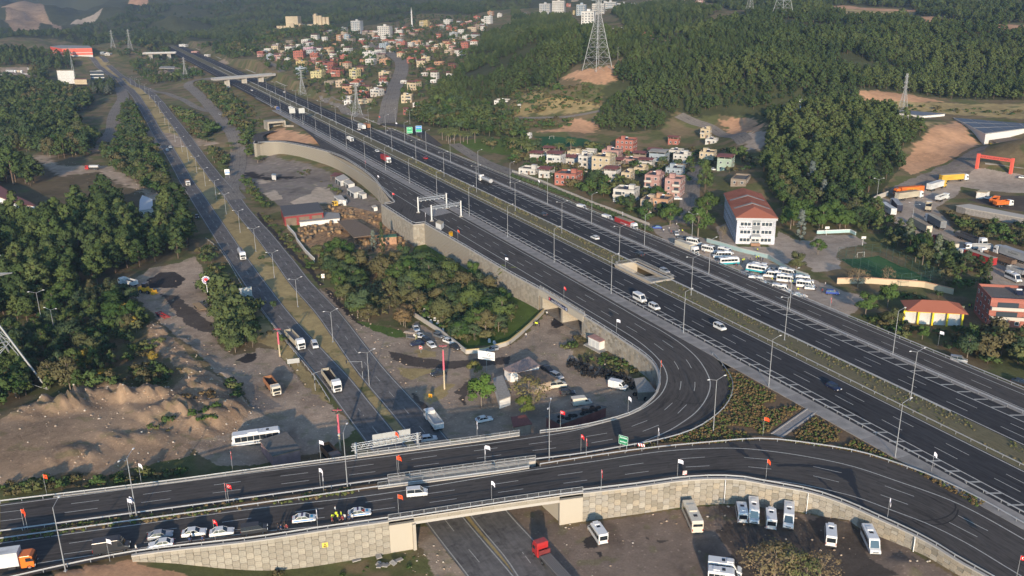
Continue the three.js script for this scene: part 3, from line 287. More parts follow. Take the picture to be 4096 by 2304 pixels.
// opening in the motorway median, a concrete shaft
{
  const o=thing('median_shaft','open concrete light shaft in the grass median of the motorway','shaft'); const s0=-271,s1=-247.5,n0=171.9,n1=181.6; const c=[ml(s0,n0),ml(s0,n1),ml(s1,n1),ml(s1,n0)];
  for (let i=0; i<4; i++) {const a=c[i],b=c[(i + 1) % 4],far=i===1 || i===3; if (far) {part('shaft_wall',sweep([a,b],[[.2,.2],[-.2,.2],[-.2,-2],[.2,-2]],LV),M.abutment,o);} else part('shaft_wall',sweep([a,b],[[.2,.2],[-.2,.2],[-.2,-8],[.2,-8]],LV),M.abutment,o);}
  {const m0=(s0 + s1)/2; part('pier_wall',sweep([ml(m0,n0),ml(m0,n1)],[[.25,-2.2],[-.25,-2.2],[-.25,-8],[.25,-8]],LV),M.abutment,o);}
  const rail=[]; for (let i=0; i<4; i++) {const a=c[i],b=c[(i + 1) % 4]; const L=Math.hypot(b[0] - a[0],b[1] - a[1]); rail.push(rod([a[0],LV + 1.35,a[1]],[b[0],LV + 1.35,b[1]],.05),rod([a[0],LV + .35,a[1]],[b[0],LV + .35,b[1]],.04)); for (let k=0; k <= L/.28; k++) {const t=k*.28/L; rail.push(bx(.03,1,.03,lerp(a[0],b[0],t),LV + .85,lerp(a[1],b[1],t)));}}
  part('railing',rail,M.galvDull,o,'stuff');
}
// pieces of the setting that close the body of the motorway
struct('motorway_embankment',[sweep([ml(-2000,206.9),ml(-86,206.9)],[[.3,-.02],[-.3,-.02],[-.3,-4],[.3,-4]],LV)],M.concreteStrip);
// ---------------------------------------------------------------- guard rails and bridge railings
const postGeo=bb(.1,.78,.14);
function guardRail(label,path,{y=LV,posts='parts',every=4,flip=1,group}={}) {
  const o=thing('guard_rail',label,'guard rail',0,0,0,0,group); const pts=resample(path,4),Y=typeof y==='function'?y :()=>y;
  part('beam',sweep(pts,[[.0,.8],[.09,.74],[.02,.67],[.09,.6],[.09,.55],[.0,.5],[-.04,.6],[-.04,.74]].map(p=>[p[0]*flip,p[1]]),Y),M.galv,o);
  const pp=resample(path,every); let k=0; const rest=[];
  for (const p of pp) {const g0=[p[0],Y(p[0],p[1]),p[1]]; if (posts==='parts'&&k++<300) {const m=part('post',postGeo,M.galvDull,o); m.position.set(...g0);} else {const c=postGeo.clone(); c.translate(...g0); rest.push(c);}}
  if (rest.length) part('posts',rest,M.galvDull,o,'stuff');
  return o;
}
guardRail('galvanised guard rail on the inner side of the loop ramp, over the tyre yard',sub(loopIn,[[23.46,-265.6]][0],[[5.41,-186.5]][0]),{flip:1});
guardRail('galvanised guard rail along the upper ramp edge beside the earth yard',sub(loopIn,[[-35.75,-175.9]][0],loopIn[loopIn.length - 1]));
guardRail('galvanised guard rail around the outside of the loop ramp',sub(offset(loopOut,-.2),[[56.37,-231.7]][0],[[4.59,-173.8]][0]),{flip:-1});
guardRail('galvanised guard rail on the near edge of the upper ramp, at far left',sub(offset(loopOut,-.2),[[-27.8,-166.1]][0],loopOut[loopOut.length - 1]),{flip:-1});
guardRail('galvanised guard rail on the upper edge of the lower ramp, left of the bridge',sub(sUp,sUp[0],[[-28.62,-162.9]][0]));
guardRail('galvanised guard rail sweeping along the planted embankment beside the lower ramp',sub(sUp,[[4.52,-171.3]][0],sUp[sUp.length - 1]));
guardRail('galvanised guard rail behind the parked police cars, left of the bridge',sub(sLo,sLo[0],[[-23.91,-151.56]][0]),{flip:-1});
guardRail('galvanised guard rail along the top of the curved panel wall',sub(sLo,[[14.28,-160.8]][0],sLo[sLo.length - 1]),{flip:-1});
const mrail=(n,s0,s1,label,posts='far',flip=1)=>guardRail(label,[ml(s0,n),ml(s1,n)],{posts,flip});
mrail(154.7,-900,S0,'guard rail on the concrete strip between the near carriageway and the loop','parts');
mrail(171.2,-1300,S0,'guard rail on the near side of the grass median','far',-1);
mrail(178.9,-1300,-130,'guard rail on the far side of the grass median','far');
mrail(194.5,-700,S0,'guard rail on the concrete strip before the far collector road','parts');
mrail(206.9,-640,S0,'guard rail on the far edge of the motorway, in front of the school','parts',-1);
guardRail('guard rail on the wall above the timber yard and cemetery',sub(loopIn,ml(-363,130.6),[[23.46,-265.6]][0]));
guardRail('guard rail of the service bay beside the toll gantries',[ml(-409.5,130),ml(-407.6,125.2),ml(-364.4,125.6),ml(-364.2,130.6)]);
guardRail('far guard rail on the wall above the gravel yard',offset(smooth([[-172.6,-609.4],[-161.4,-613.5],[-145.84,-602.2],[-119.39,-573.4],[-106.42,-554.7],[-96.99,-535.7],[-84.99,-508.7],[-75.93,-485.5],[-69.03,-463.1],[-62.05,-441.4],[-57.43,-426.3]],3),-.5),{posts:'far'});
guardRail('old road guard rail beside the earth yard',smooth([[-140.1,-394.1],[-128.8,-376.7],[-114.6,-348.0],[-102.4,-321.8],[-79.7,-277.9],[-65.0,-250.5],[-57.5,-236.3],[-50.3,-220.9]],4),{y:gy});
function railing(label,path,h=1.25) {const o=thing('bridge_railing',label,'railing'); const pts=resample(path,2.4),up=[]; for (const p of pts) {const m=part('post',bb(.08,h,.08),M.galvDull,o); m.position.set(p[0],LV + .22,p[1]);} part('top_rail',sweep(pts,[[.04,h + .26],[-.04,h + .26],[-.04,h + .18],[.04,h + .18]],LV),M.galvDull,o); part('bottom_rail',sweep(pts,[[.03,.42],[-.03,.42],[-.03,.36],[.03,.36]],LV),M.galvDull,o); for (const p of resample(path,.24)) up.push(bx(.03,h - .2,.035,p[0],LV + .22 + h/2,p[1])); part('balusters',up,M.galvDull,o,'stuff'); part('kerb',sweep(pts,[[.3,.22],[-.3,.22],[-.3,.0],[.3,.0]],LV),M.concrete,o); part('beam',sweep(offset(pts,0),[[.28,.8],[.36,.7],[.36,.55],[.28,.48]].map(p=>[p[0],p[1]]),LV),M.galv,o); return o;}
railing('bridge railing on the near side of the lower ramp, over the old road',sub(offset(sLo,.3),[[-23.91,-151.56]][0],[[14.28,-160.8]][0]));
railing('bridge railing on the far side of the lower ramp',sub(offset(sUp,-.2),[[-27.82,-163.1]][0],[[4.3,-171.1]][0]));
railing('bridge railing on the near side of the upper ramp',sub(offset(loopOut,-.1),[[-27.8,-166.1]][0],[[4.37,-173.8]][0]));
railing('bridge railing on the far side of the upper ramp, behind the sign truss',sub(offset(loopIn,.2),[[-35.72,-175.8]][0],[[0.64,-185.8]][0]));
railing('railing over the underpass portal',sub(offset(loopIn,.1),portal0,portal1));
// ---------------------------------------------------------------- buildings
const FOOT_=globalThis.FOOT_=[];
const WC={w:[.62,.6,.56],W:[.7,.69,.66],c:[.58,.48,.33],y:[.54,.42,.2],Y:[.58,.52,.28],r:[.42,.16,.12],R:[.3,.115,.095],p:[.48,.29,.26],o:[.5,.3,.19],b:[.36,.42,.47],g:[.45,.47,.48],l:[.52,.34,.4],n:[.3,.25,.2],m:[.4,.5,.4],k:[.5,.4,.3]};
const WN={w:'white',W:'bright white',c:'cream',y:'ochre yellow',Y:'pale yellow',r:'red',R:'dark red',p:'pink',o:'orange',b:'light blue',g:'grey',l:'lilac',n:'brown',m:'mint green',k:'beige'};
const wallMat={}; const wm=c=>wallMat[c] ??= mat(WC[c],.9,{map:rep(noiseTex,7,7)});
M.glass=mat([.05,.065,.08],.12,{metalness:.1}); M.frame=mat([.7,.7,.68],.6); M.flatRoof=mat([.2,.185,.165],.95,{map:rep(noiseTex,4,4)}); M.tin=mat([.25,.085,.07],.6,{map:rep(noiseTex,3,3)}); M.tile=mat([.4,.14,.085],.9,{map:rep(noiseTex,2,2)}); M.slab=mat([.5,.46,.4],.9); M.steel=mat([.35,.35,.35],.5,{metalness:.6}); M.door=mat([.16,.1,.07],.7); M.tank=mat([.72,.72,.72],.4); M.solar=mat([.02,.025,.045],.15); M.greyTin=mat([.42,.39,.34],.6,{map:rep(noiseTex,3,3)});
const winFrame=bx(1.25,1.3,.1),winPane=bx(1.05,1.1,.03),farWin=bx(1.2,1.2,.08);
function gable(w,d,rise,over=.4,y=0,t=.16) {const W=w/2 + over,D=d/2 + over; const s=Math.hypot(D,rise); const a=Math.atan2(rise,D); return [bx(2*W,t,s,0,y + rise/2,D/2,0,a),bx(2*W,t,s,0,y + rise/2,-D/2,0,-a)];}
function hip(w,d,rise,over=.5,y=0) {const W=w/2 + over,D=d/2 + over,r=Math.max(0,W - D),q=Math.max(0,D - W); const P=[[-W,y,D],[W,y,D],[W,y,-D],[-W,y,-D],[-r,y + rise,q],[r,y + rise,W<D?-q :0]]; const B=[[-W,y - .18,D],[W,y - .18,D],[W,y - .18,-D],[-W,y - .18,-D]]; const T=W >= D?[[0,1,5],[0,5,4],[1,2,5],[2,3,4],[2,4,5],[3,0,4]] :[[0,1,4],[1,2,5],[1,5,4],[2,3,5],[3,0,4],[3,4,5]]; const pos=[]; for (const t of T) for (const i of t) pos.push(...P[i]); for (let i=0; i<4; i++) {const j=(i + 1) % 4; for (const v of [B[i],B[j],P[j],B[i],P[j],P[i]]) pos.push(...v);} for (const v of [B[0],B[2],B[1],B[0],B[3],B[2]]) pos.push(...v); const g=new THREE.BufferGeometry(); g.setAttribute('position',new THREE.Float32BufferAttribute(pos,3)); g.computeVertexNormals(); return g;}
function house(x,z,w,fl,c,roof,label,o={}) {
  const d=o.d ?? w*rr(.75,1),h=fl*3 + (roof==='f'?.5 :.1),y=Math.min(gy(x - w*.3,z),gy(x + w*.3,z),gy(x,z + d*.3)) - .1,far=o.far,turn=o.turn ?? rr(-.5,-.1);
  FOOT_.push([x,z,Math.max(w,d)*.55]);
  const t=thing(o.name ?? 'house',label,o.cat ?? 'house',x,y,z,turn,o.group); t.userData.far=undefined; delete t.userData.far;
  part('wall',roof==='f'?[bb(w,h - .5,d,0,-1,0),bb(w,1.5,.2,0,h - 1.5,d/2 - .1),bb(w,1.5,.2,0,h - 1.5,-d/2 + .1),bb(.2,1.5,d - .42,w/2 - .1,h - 1.5,0),bb(.2,1.5,d - .42,-w/2 + .1,h - 1.5,0)] :bb(w,h + 1,d,0,-1,0),wm(c),t);
  const ww=[]; const nx=Math.max(2,Math.round(w/3.2)),nz=Math.max(1,Math.round(d/3.6));
  const bal=o.bal ?? (rnd()<.6); const bx0=rnd()<.5?-1 :1;
  for (let f=0; f<fl; f++) {for (let i=0; i<nx; i++) {const px=(i + .5)/nx*w - w/2; if (f>0&&bal&&px*bx0>0) continue; ww.push([px,f*3 + 1.65,d/2 + .01,0]);} for (const s of [-1,1]) for (let i=0; i<nz; i++) ww.push([s*(w/2 + .01),f*3 + 1.65,(i + .5)/nz*d - d/2,s*Math.PI/2]);}
  if (far) part('windows',ww.map(q=>{const g=farWin.clone(); g.rotateY(q[3]); g.translate(q[0],q[1],q[2]); return g;}),M.glass,t,'stuff');
  else for (const q of ww) {const m=part('window',winFrame,M.frame,t); m.position.set(q[0],q[1],q[2]); m.rotation.y=q[3]; const p=part('pane',winPane,M.glass,m); p.position.z=.05;}
  if (bal&&fl>1) for (let f=1; f<fl; f++) {const b=part('balcony',[bb(w*.48,.15,1.4,bx0*w*.25,f*3 - .08,d/2 + .7),bb(w*.48,.9,.1,bx0*w*.25,f*3 + .07,d/2 + 1.35),bb(.1,.9,1.3,bx0*w*.25 - w*.24 + .05,f*3 + .07,d/2 + .66),bb(.1,.9,1.3,bx0*w*.25 + w*.24 - .05,f*3 + .07,d/2 + .66)],o.balMat ?? M.slab,t); part('balcony_door',bx(w*.3,2.1,.06,bx0*w*.25,f*3 + 1.12,d/2 + .02),M.glass,t);}
  part('door',bx(1.1,2.1,.08,-bx0*w*.12,1.05,d/2 + .02),M.door,t);
  if (roof==='f') {part('roof',bb(w - .44,.12,d - .44,0,h - .95,0),M.flatRoof,t);}
  else if (roof==='t') {part('roof',gable(w,d,.7,.5,h + 1.9),o.roofMat ?? M.tin,t); for (const [a,b] of [[-1,-1],[1,-1],[-1,1],[1,1],[0,1]]) part('roof_post',bb(.14,2,.14,a*(w/2 - .2),h,b*(d/2 - .2)),M.slab,t); part('parapet',[bb(w,.8,.15,0,h,d/2 - .1),bb(.15,.8,d - .36,w/2 - .1,h,0),bb(.15,.8,d - .36,-w/2 + .1,h,0)],wm(c),t);}
  else part('roof',hip(w,d,Math.min(w,d)*.22,.5,h + .2),o.roofMat ?? M.tile,t);
  if (roof==='f'&&!o.bare) {if (fl>1 || rnd()<.5) part('stair_head',bb(2.6,2.2,2.8,-bx0*w*.22,h - .85,-d*.15),wm(c),t); if (rnd()<.75) {const s=thing('solar_heater',`rooftop solar heater on the ${label.split(' ').slice(0, 7).join(' ')}`,'solar heater',x,y + h - .85,z,turn,'rooftop solar heaters'); part('tank',rod([-.8,1.5,-.6],[.8,1.5,-.6],.28,8),M.tank,s); part('collector',bx(1.9,.08,1.9,0,.8,.4,0,.6),M.solar,s); part('stand',[bb(.06,1.5,.06,-.8,0,-.6),bb(.06,1.5,.06,.8,0,-.6)],M.steel,s);}}
  return t;
}
// houses along the far side of the motorway
const nearH=(x,z,w,fl,c,roof,label,o={})=>house(x,z,w*.74,fl,c,roof,label,{turn:-.42,...o});
nearH(10.86,-496.3,13.4,1,'w','f','low white house with flat roof, leftmost beside the hedge road',{d:9});
nearH(26.98,-521.2,11.7,2,'W','t','white two-storey house with red tin roof among trees',{d:9});
nearH(19.94,-485.3,8.8,1,'w','t','low whitewashed house with dark red tin roof beside the red corner house',{d:8});
nearH(30.81,-466.6,15.9,2,'r','f','orange-red two-storey corner house with flat roof beside the hedge road',{d:11});
nearH(42.8,-503,7.4,3,'w','f','tall white apartment house left of the cream block',{d:10,bal:true});
nearH(50.79,-481.1,13.6,4,'c','f','cream four-storey apartment block, tallest near the motorway',{d:11});
nearH(64.16,-556.8,14.4,2,'p','f','salmon pink flat-roofed house behind the cream block',{d:10});
nearH(75.1,-574.3,15.5,3,'r','f','bright red three-storey house behind the salmon one',{d:10});
nearH(74.15,-542.3,13.4,1,'p','f','low pink house with vines on its flat roof',{d:9});
nearH(54.2,-467.7,9.0,2,'w','t','white house with dark red tin roof in front of the cream block',{d:9});
nearH(62,-464.4,6.8,2,'c','f','cream and blue balcony house right of the dark red roof',{d:8,bal:true});
nearH(91.02,-540.8,13.4,2,'b','t','blue-grey house under a wide beige tin canopy',{d:11,roofMat:M.greyTin});
nearH(74.36,-501.2,8.5,1,'c','f','small cream house between the blue-grey and white houses',{d:8});
nearH(104.25,-536.9,12.1,2,'w','f','white house with pergola right of the beige canopy',{d:9});
nearH(89.04,-475.8,11.3,2,'b','f','sky blue two-storey house with flat roof',{d:9});
nearH(72.49,-442.1,10.1,3,'p','f','left wing of the pink terrace facing the motorway',{d:10,bal:true});
nearH(81.2,-433.1,10.4,3,'p','f','right wing of the pink terrace facing the motorway',{d:10,bal:true});
nearH(56.45,-426.3,14.1,2,'w','f','white flat-roofed house with a pergola on its roof',{d:10});
nearH(64.23,-406.6,7.0,2,'k','f','beige unplastered house beside the orange one',{d:9});
nearH(70.9,-407.5,10.3,2,'o','f','orange two-storey house nearest the side street',{d:10,bal:true});
nearH(118.37,-530.1,11.3,2,'c','f','cream villa with white trim up the side street',{d:10});
nearH(120.3,-492.7,10.6,2,'m','t','pale green house with red tin roof behind the tall trees',{d:10});
nearH(116.95,-445.9,10.1,1,'n','f','brown flat-roofed building behind the school',{d:14,bare:true});
nearH(109.13,-592.6,9.3,1,'r','t','small red-roofed house below the wooded hill'); nearH(132.76,-604.7,8.8,2,'c','f','cream house beside the cutting on the side road'); nearH(131.05,-578.3,9.7,1,'w','f','low white sheds with awnings below the side road');
nearH(-6.38,-781,16.3,1,'W','f','white flat-roofed villa alone on the wooded slope',{d:12,turn:-.2}); nearH(13.37,-621.4,3.5,1,'W','f','small white hut beside the football pitch',{d:4,bare:true}); nearH(7.61,-715,3.2,1,'w','f','tiny white hut in the scrub on the slope',{bare:true});
nearH(199.9,-624.6,6.9,2,'W','f','white house alone in the dark forest',{d:8,bare:true}); nearH(135.25,-900.9,12.6,1,'r','f','red and white chalet in the forest clearing',{d:7}); nearH(131.15,-1099,18.9,1,'w','f','white low house at the forest edge'); nearH(17.39,-1342,15.9,1,'w','f','white house above the pine slope'); nearH(46.36,-1510,15.3,1,'R','f','dark red house below the grey apartment blocks'); nearH(107.73,-1510,8.1,2,'y','f','small yellow house beside the apartment blocks');
{const P=[[7,-568],[40,-581],[85,-572],[121,-565],[107,-509],[94,-483],[69,-486],[42,-517],[13,-528]]; const X=P.map(p=>p[0]),Z=P.map(p=>p[1]); let k=0; for (let i=0; i<600&&k<16; i++) {const x=rr(Math.min(...X),Math.max(...X)),z=rr(Math.min(...Z),Math.max(...Z)); if (!inPoly(x,z,P) || FOOT_.some(f=>Math.hypot(f[0] - x,f[1] - z)<f[2] + 6)) continue; const c=pick(['w','c','k','n','w','p']),roof=pick(['f','t','f']); nearH(x,z,11,1,c,roof,`small ${WN[c]} ${roof === 't' ? 'tin-roofed' : 'flat-roofed'} outbuilding among the roadside houses`,{group:'outbuildings among the houses'}); k++;}}
// the far town on the slope
const TOWN=[[-348.7,-1304,14.1,2,'b'],[-309.8,-1195,11.6,2,'b'],[-295.3,-1183,14.1,2,'p','t'],[-271.5,-1189,16.7,3,'r'],[-347.2,-1370,13.3,2,'c','t'],[-352.9,-1410,16.7,1,'w'],[-324.9,-1364,13.2,2,'c'],[-287.8,-1331,18.7,2,'l'],[-273.1,-1326,8.6,2,'w','t'],[-308,-1470,13.4,2,'w','t'],[-328.4,-1654,8.9,1,'r','t'],[-255,-1302,14.1,3,'o'],[-268.7,-1464,9.5,3,'o'],[-256.9,-1467,11.1,3,'b'],[-303.2,-1703,14.6,2,'g'],[-251.7,-1189,12.9,2,'r'],[-223.7,-1167,8.9,2,'w','t'],[-204.5,-1141,12.4,2,'r'],[-240.7,-1230,12.0,2,'c'],[-249.1,-1100,14.3,2,'y'],[-236.2,-1111,13.3,1,'R','t'],[-214.1,-1039,12.4,1,'o'],[-196.5,-1004,16.4,3,'R','t'],[-183.5,-975.4,13.3,2,'r','t'],[-205.2,-979.7,16.0,2,'Y'],[-232,-1022,13.9,2,'b'],[-161.7,-955.6,11.5,3,'Y'],[-166.1,-900.1,12.8,2,'k'],[-149.76,-882.3,11.1,2,'w','h'],[-152.83,-859,11.8,2,'o','t'],[-147.2,-819.8,9.9,1,'w'],[-132.32,-817.3,11.7,2,'r'],[-120.92,-827.6,12.3,2,'w'],[-142.47,-797,7.0,1,'W'],[-131.11,-960.8,14.1,2,'c'],[-129,-938,10.8,1,'R','t'],[-125.71,-900,11.8,1,'w'],[-145.47,-1072,12.8,2,'o'],[-175,-1167,20.9,2,'W'],[-217,-1289,8.4,1,'c'],[-203.3,-1300,8.4,1,'w'],[-153.95,-1324,15.7,3,'r'],[-178.1,-1317,14.2,3,'b'],[-167.6,-1296,11.2,2,'c'],[-201.5,-1695,10.9,2,'r'],[-135.56,-1357,18.3,2,'o'],[-160.1,-1766,20.8,4,'y'],[-177.9,-1706,14.7,2,'w'],[-127.14,-1717,11.0,2,'p','t'],[-116.15,-1777,18.1,4,'w'],[-82.19,-1394,15.7,3,'g'],[-83.48,-1349,16.0,1,'Y'],[-95.53,-1480,8.7,2,'r','t'],[-106.59,-1402,10.6,2,'r','t'],[-112.79,-1347,8.7,1,'w','t'],[-94.87,-1260,14.3,2,'c'],[-72.41,-1180,8.9,2,'p'],[-95.81,-1184,7.7,2,'o'],[-57.35,-1200,12.3,2,'r','t'],[-45.39,-1211,12.4,2,'w','h'],[-47.14,-1320,12.1,2,'g','t'],[-62.82,-1336,10.1,2,'w'],[-59.77,-1119,13.9,2,'w','t'],[-115.95,-1082,10.6,2,'r'],[-135.53,-1149,10.0,2,'c','h'],[-112.25,-1147,13.7,1,'g'],[-98.1,-1083,12.3,2,'c'],[-80.44,-1058,12.6,1,'o'],[-64.67,-1034,9.6,1,'R','t'],[-78.46,-959.5,9.4,2,'w','t'],[-76.17,-915,7.0,1,'W'],[-63.58,-969.9,6.3,1,'w','t'],[-88.54,-844.1,12.5,2,'c','t'],[-93.03,-913.3,8.0,1,'o','h'],[-87.76,-775.3,11.5,2,'c'],[-77.87,-756.1,6.7,1,'w'],[-83.13,-733.6,7.7,1,'R','t'],[-34.07,-1551,15.0,4,'W'],[-61.67,-1834,15.7,2,'r'],[-34.75,-1813,13.6,3,'o'],[-67.94,-1691,16.3,2,'p'],[-204.2,-1822,11.7,1,'r'],[-180,-1795,9.6,1,'o'],[-259.2,-1754,11.3,1,'y'],[-269.6,-1748,9.4,1,'w'],[-16.86,-1764,11.3,2,'w'],[-46.76,-1714,9.2,2,'w'],[-60.95,-1473,9.5,1,'c'],[-216.7,-1795,9.6,2,'g'],[-316.3,-1450,9.4,1,'m'],[-311,-1361,7.3,2,'w'],[-276.9,-1391,10.5,1,'c'],[-265.7,-1403,9.1,1,'o'],[-240.3,-1311,9.9,1,'w'],[-363.1,-1387,7.5,1,'R'],[-280.6,-1166,10.1,1,'w'],[-91.6,-987.6,6.5,1,'w'],[-106.55,-918.1,6.0,1,'w'],[12.15,-1820,11.7,1,'y'],[26.9,-1768,15.1,1,'b'],[131.86,-2052,13.1,2,'r'],[151.04,-2107,20.2,1,'n'],[207.9,-2007,8.5,3,'w'],[-392.5,-1379,16.4,2,'c'],[-619.3,-1755,17.0,1,'W'],[-533.7,-1564,13.5,1,'p'],[-485.3,-1478,9.6,1,'w'],[-643,-1475,11.2,1,'w'],[-653.2,-1478,8.0,1,'b'],[-454.7,-1226,8.0,1,'c'],[-1178,-2464,18.4,2,'c'],[-1369,-2574,16.5,1,'w']];
const RW={f:'flat roof',t:'red tin roof',h:'tiled roof'};
const nearestName=(x,z,list)=>{let b='',d=1e9; for (const [lx,lz,s] of list) {const e=Math.hypot(x - lx,(z - lz)); if (e<d) {d=e; b=s;}} return b;};
const TL=[[-323.3,-1221,'at the left end of the town'],[-268.2,-1180,'behind the lattice pylon'],[-269.6,-1352,'up the short left street'],[-194,-989,'above the overpass cutting'],[-154.99,-913.6,'near the motorway lamps'],[-139.51,-817.1,'beside the lower pylon'],[-131.61,-948.5,'left of the main street'],[-185.2,-1323,'at the bend of the main street'],[-228,-1702,'at the top of the main street'],[-120.04,-1108,'right of the main street'],[-90.26,-847.2,'at the foot of the wooded slope'],[-85.39,-756,'near the street mouth'],[-127.06,-1394,'in the upper town'],[-87.42,-1361,'in the upper right of the town'],[-56.71,-1172,'against the pines'],[-78.63,-1032,'halfway up against the pines'],[-45.76,-1747,'on the far ridge'],[-183.1,-1807,'near the minaret'],[-270.6,-1482,'before the silos'],[117.62,-2070,'on the skyline behind the hill'],[-491.5,-1506,'in the far valley'],[-642.3,-1473,'far along the old road'],[-1294,-2563,'below the spoil heap']];
for (const [x,z,w,fl,c,roof='f'] of TOWN) house(x,z,clamp(w*.78,6,24),fl,c,roof,`${WN[c]} ${['', 'one', 'two', 'three', 'four'][fl]}-storey town house with ${RW[roof]} ${nearestName(x, z, TL)}`,{far:true,group:'houses of the far town',bare:w<10});
// the rest of the town, packed between them
{const P=[[-322,-1193],[-384,-1413],[-327,-1483],[-307,-1738],[-206,-1843],[-85,-1786],[-36,-1722],[-42,-1316],[-53,-1142],[-67,-1030],[-83,-954],[-111,-1030],[-157,-1239],[-199,-1368],[-150,-1095],[-119,-834],[-120,-778],[-136,-794],[-166,-866],[-211,-972],[-255,-1090]],X=P.map(p=>p[0]),Z=P.map(p=>p[1]); let k=0; for (let i=0; i<1500&&k<150; i++) {const x=rr(Math.min(...X),Math.max(...X)),z=rr(Math.min(...Z),Math.max(...Z)); if (!inPoly(x,z,P) || FOOT_.some(f=>Math.hypot(f[0] - x,f[1] - z)<f[2] + 8)) continue; const c=pick(['w','w','c','k','g','r','p','o','w','n']),roof=pick(['f','t','h','f']),fl=pick([1,1,2]); house(x,z,rr(7,11),fl,c,roof,`${WN[c]} ${fl > 1 ? 'two' : 'one'}-storey ${RW[roof].split(' ')[0] === 'flat' ? 'flat-roofed' : RW[roof].split(' ')[0] === 'red' ? 'tin-roofed' : 'tile-roofed'} small house ${nearestName(x, z, TL)}`,{far:true,group:'houses of the far town',bare:true,bal:false}); k++;}}
// far apartment blocks
function block(x,z,w,fl,c,label,d=14,turn=-.25) {const y=gy(x,z) - .5,h=fl*3; FOOT_.push([x,z,w*.6]); const t=thing('apartment_block',label,'apartment block',x,y,z,turn); part('wall',bb(w,h + 1.5,d,0,-.5,0),wm(c),t); const nx=Math.max(3,Math.round(w/3.4)); for (let f=0; f<fl; f++) {for (let i=0; i<nx; i++) {const px=(i + .5)/nx*w - w/2; const q=part('window',farWin,M.glass,t); q.position.set(px,f*3 + 1.7,d/2 + .01); q.scale.set(1.3,1.1,1);} if (f) for (const s of [-.32,.32]) part('balcony',bb(w*.2,1,1.2,s*w,f*3 - .05,d/2 + .62),f % 2?M.slab :wm('w'),t); const q=part('window',farWin,M.glass,t); q.position.set(-w/2 - .01,f*3 + 1.7,0); q.rotation.y=-Math.PI/2; q.scale.set(2.4,1.1,1);} part('roof',bb(w + .6,.4,d + .6,0,h + 1,0),M.slab,t); part('stair_head',bb(4,2.6,4,0,h + 1.4,-1),wm(c),t); return t;}
block(-271.8,-1661,17.9,7,'g','pale grey seven-storey block standing alone left of the main street'); block(-202.1,-1511,20.3,6,'w','white and ochre six-storey block at the top of the main street'); block(68.18,-1736,20.4,7,'g','left of the two grey-white apartment blocks on the ridge'); block(87.68,-1633,20.9,7,'w','right of the two grey-white apartment blocks on the ridge'); block(96.4,-1124,15.1,7,'W','bright white seven-storey block beside the tall pylon'); block(116.14,-1484,14.3,5,'b','blue-striped block behind the bright white one'); block(140.37,-1455,18.7,5,'w','white block half hidden by the tall pylon'); block(166.5,-1525,19.5,3,'g','grey low block right of the tall pylon',12); block(223.4,-1818,50.4,3,'g','long grey public building on the ridge',24); block(241.5,-1780,20.9,3,'w','white and orange block on the ridge'); block(256.5,-1765,16.9,2,'c','cream block beside the orange-striped one'); block(298.5,-1726,27.6,4,'w','white block at the right end of the ridge town'); block(307.3,-1673,16.0,4,'k','beige block between white and salmon ones on the ridge'); block(321.6,-1619,29.3,4,'p','salmon apartment block at the right end of the ridge');
// silos and cement works
{const [x,z,w]=[-433.6,-1900,49.0],y=gy(x,z); const t=thing('cement_works','cream cement works with a blocky tower before the dark mountain','factory',x,y,z,-.1); const s=w/240; const B=(nm,a,b,h,y0=0,dd=14)=>part(nm,bb((b - a)*s,h*s,dd,((a + b)/2 - 420)*s,y0*s,0),wm('c'),t); B('tower',325,450,145,0,22); B('block',340,410,80,0,30); B('block',430,470,75); B('hall',300,540,30,0,26); for (const a of [230,262,300]) part('silo',cyl(17*s,17*s,55*s,(a - 420)*s,0,4,14),wm('c'),t);}
{const [x,z,w]=[-402,-1978,38.2],y=gy(x,z); const t=thing('silo_battery','group of tall cream silos beside the cement works','silo',x,y,z,-.1); const s=w/180; for (const [a,r,h] of [[600,20,120],[630,20,110],[655,20,112],[695,18,98],[730,18,98]]) part('silo',cyl(r*s,r*s,h*s,(a - 650)*s,0,(a % 3)*2,16),wm('c'),t); part('lift_tower',bb(24*s,130*s,10,(605 - 650)*s,0,-4),wm('c'),t); part('hall',bb(130*s,30*s,14,-100*s,0,2),wm('c'),t);}
{const [x,z]=[-193.9,-1857],y=gy(x,z); const t=thing('minaret','slender white minaret rising over the upper town','minaret',x,y,z); part('shaft',cyl(1.7,1.4,30,0,0,0,10),wm('W'),t); part('balcony',cyl(1.6,2.4,1.5,0,22,0,10),wm('W'),t); part('cone',cyl(1.4,.05,8,0,30,0,10),M.steel,t);}
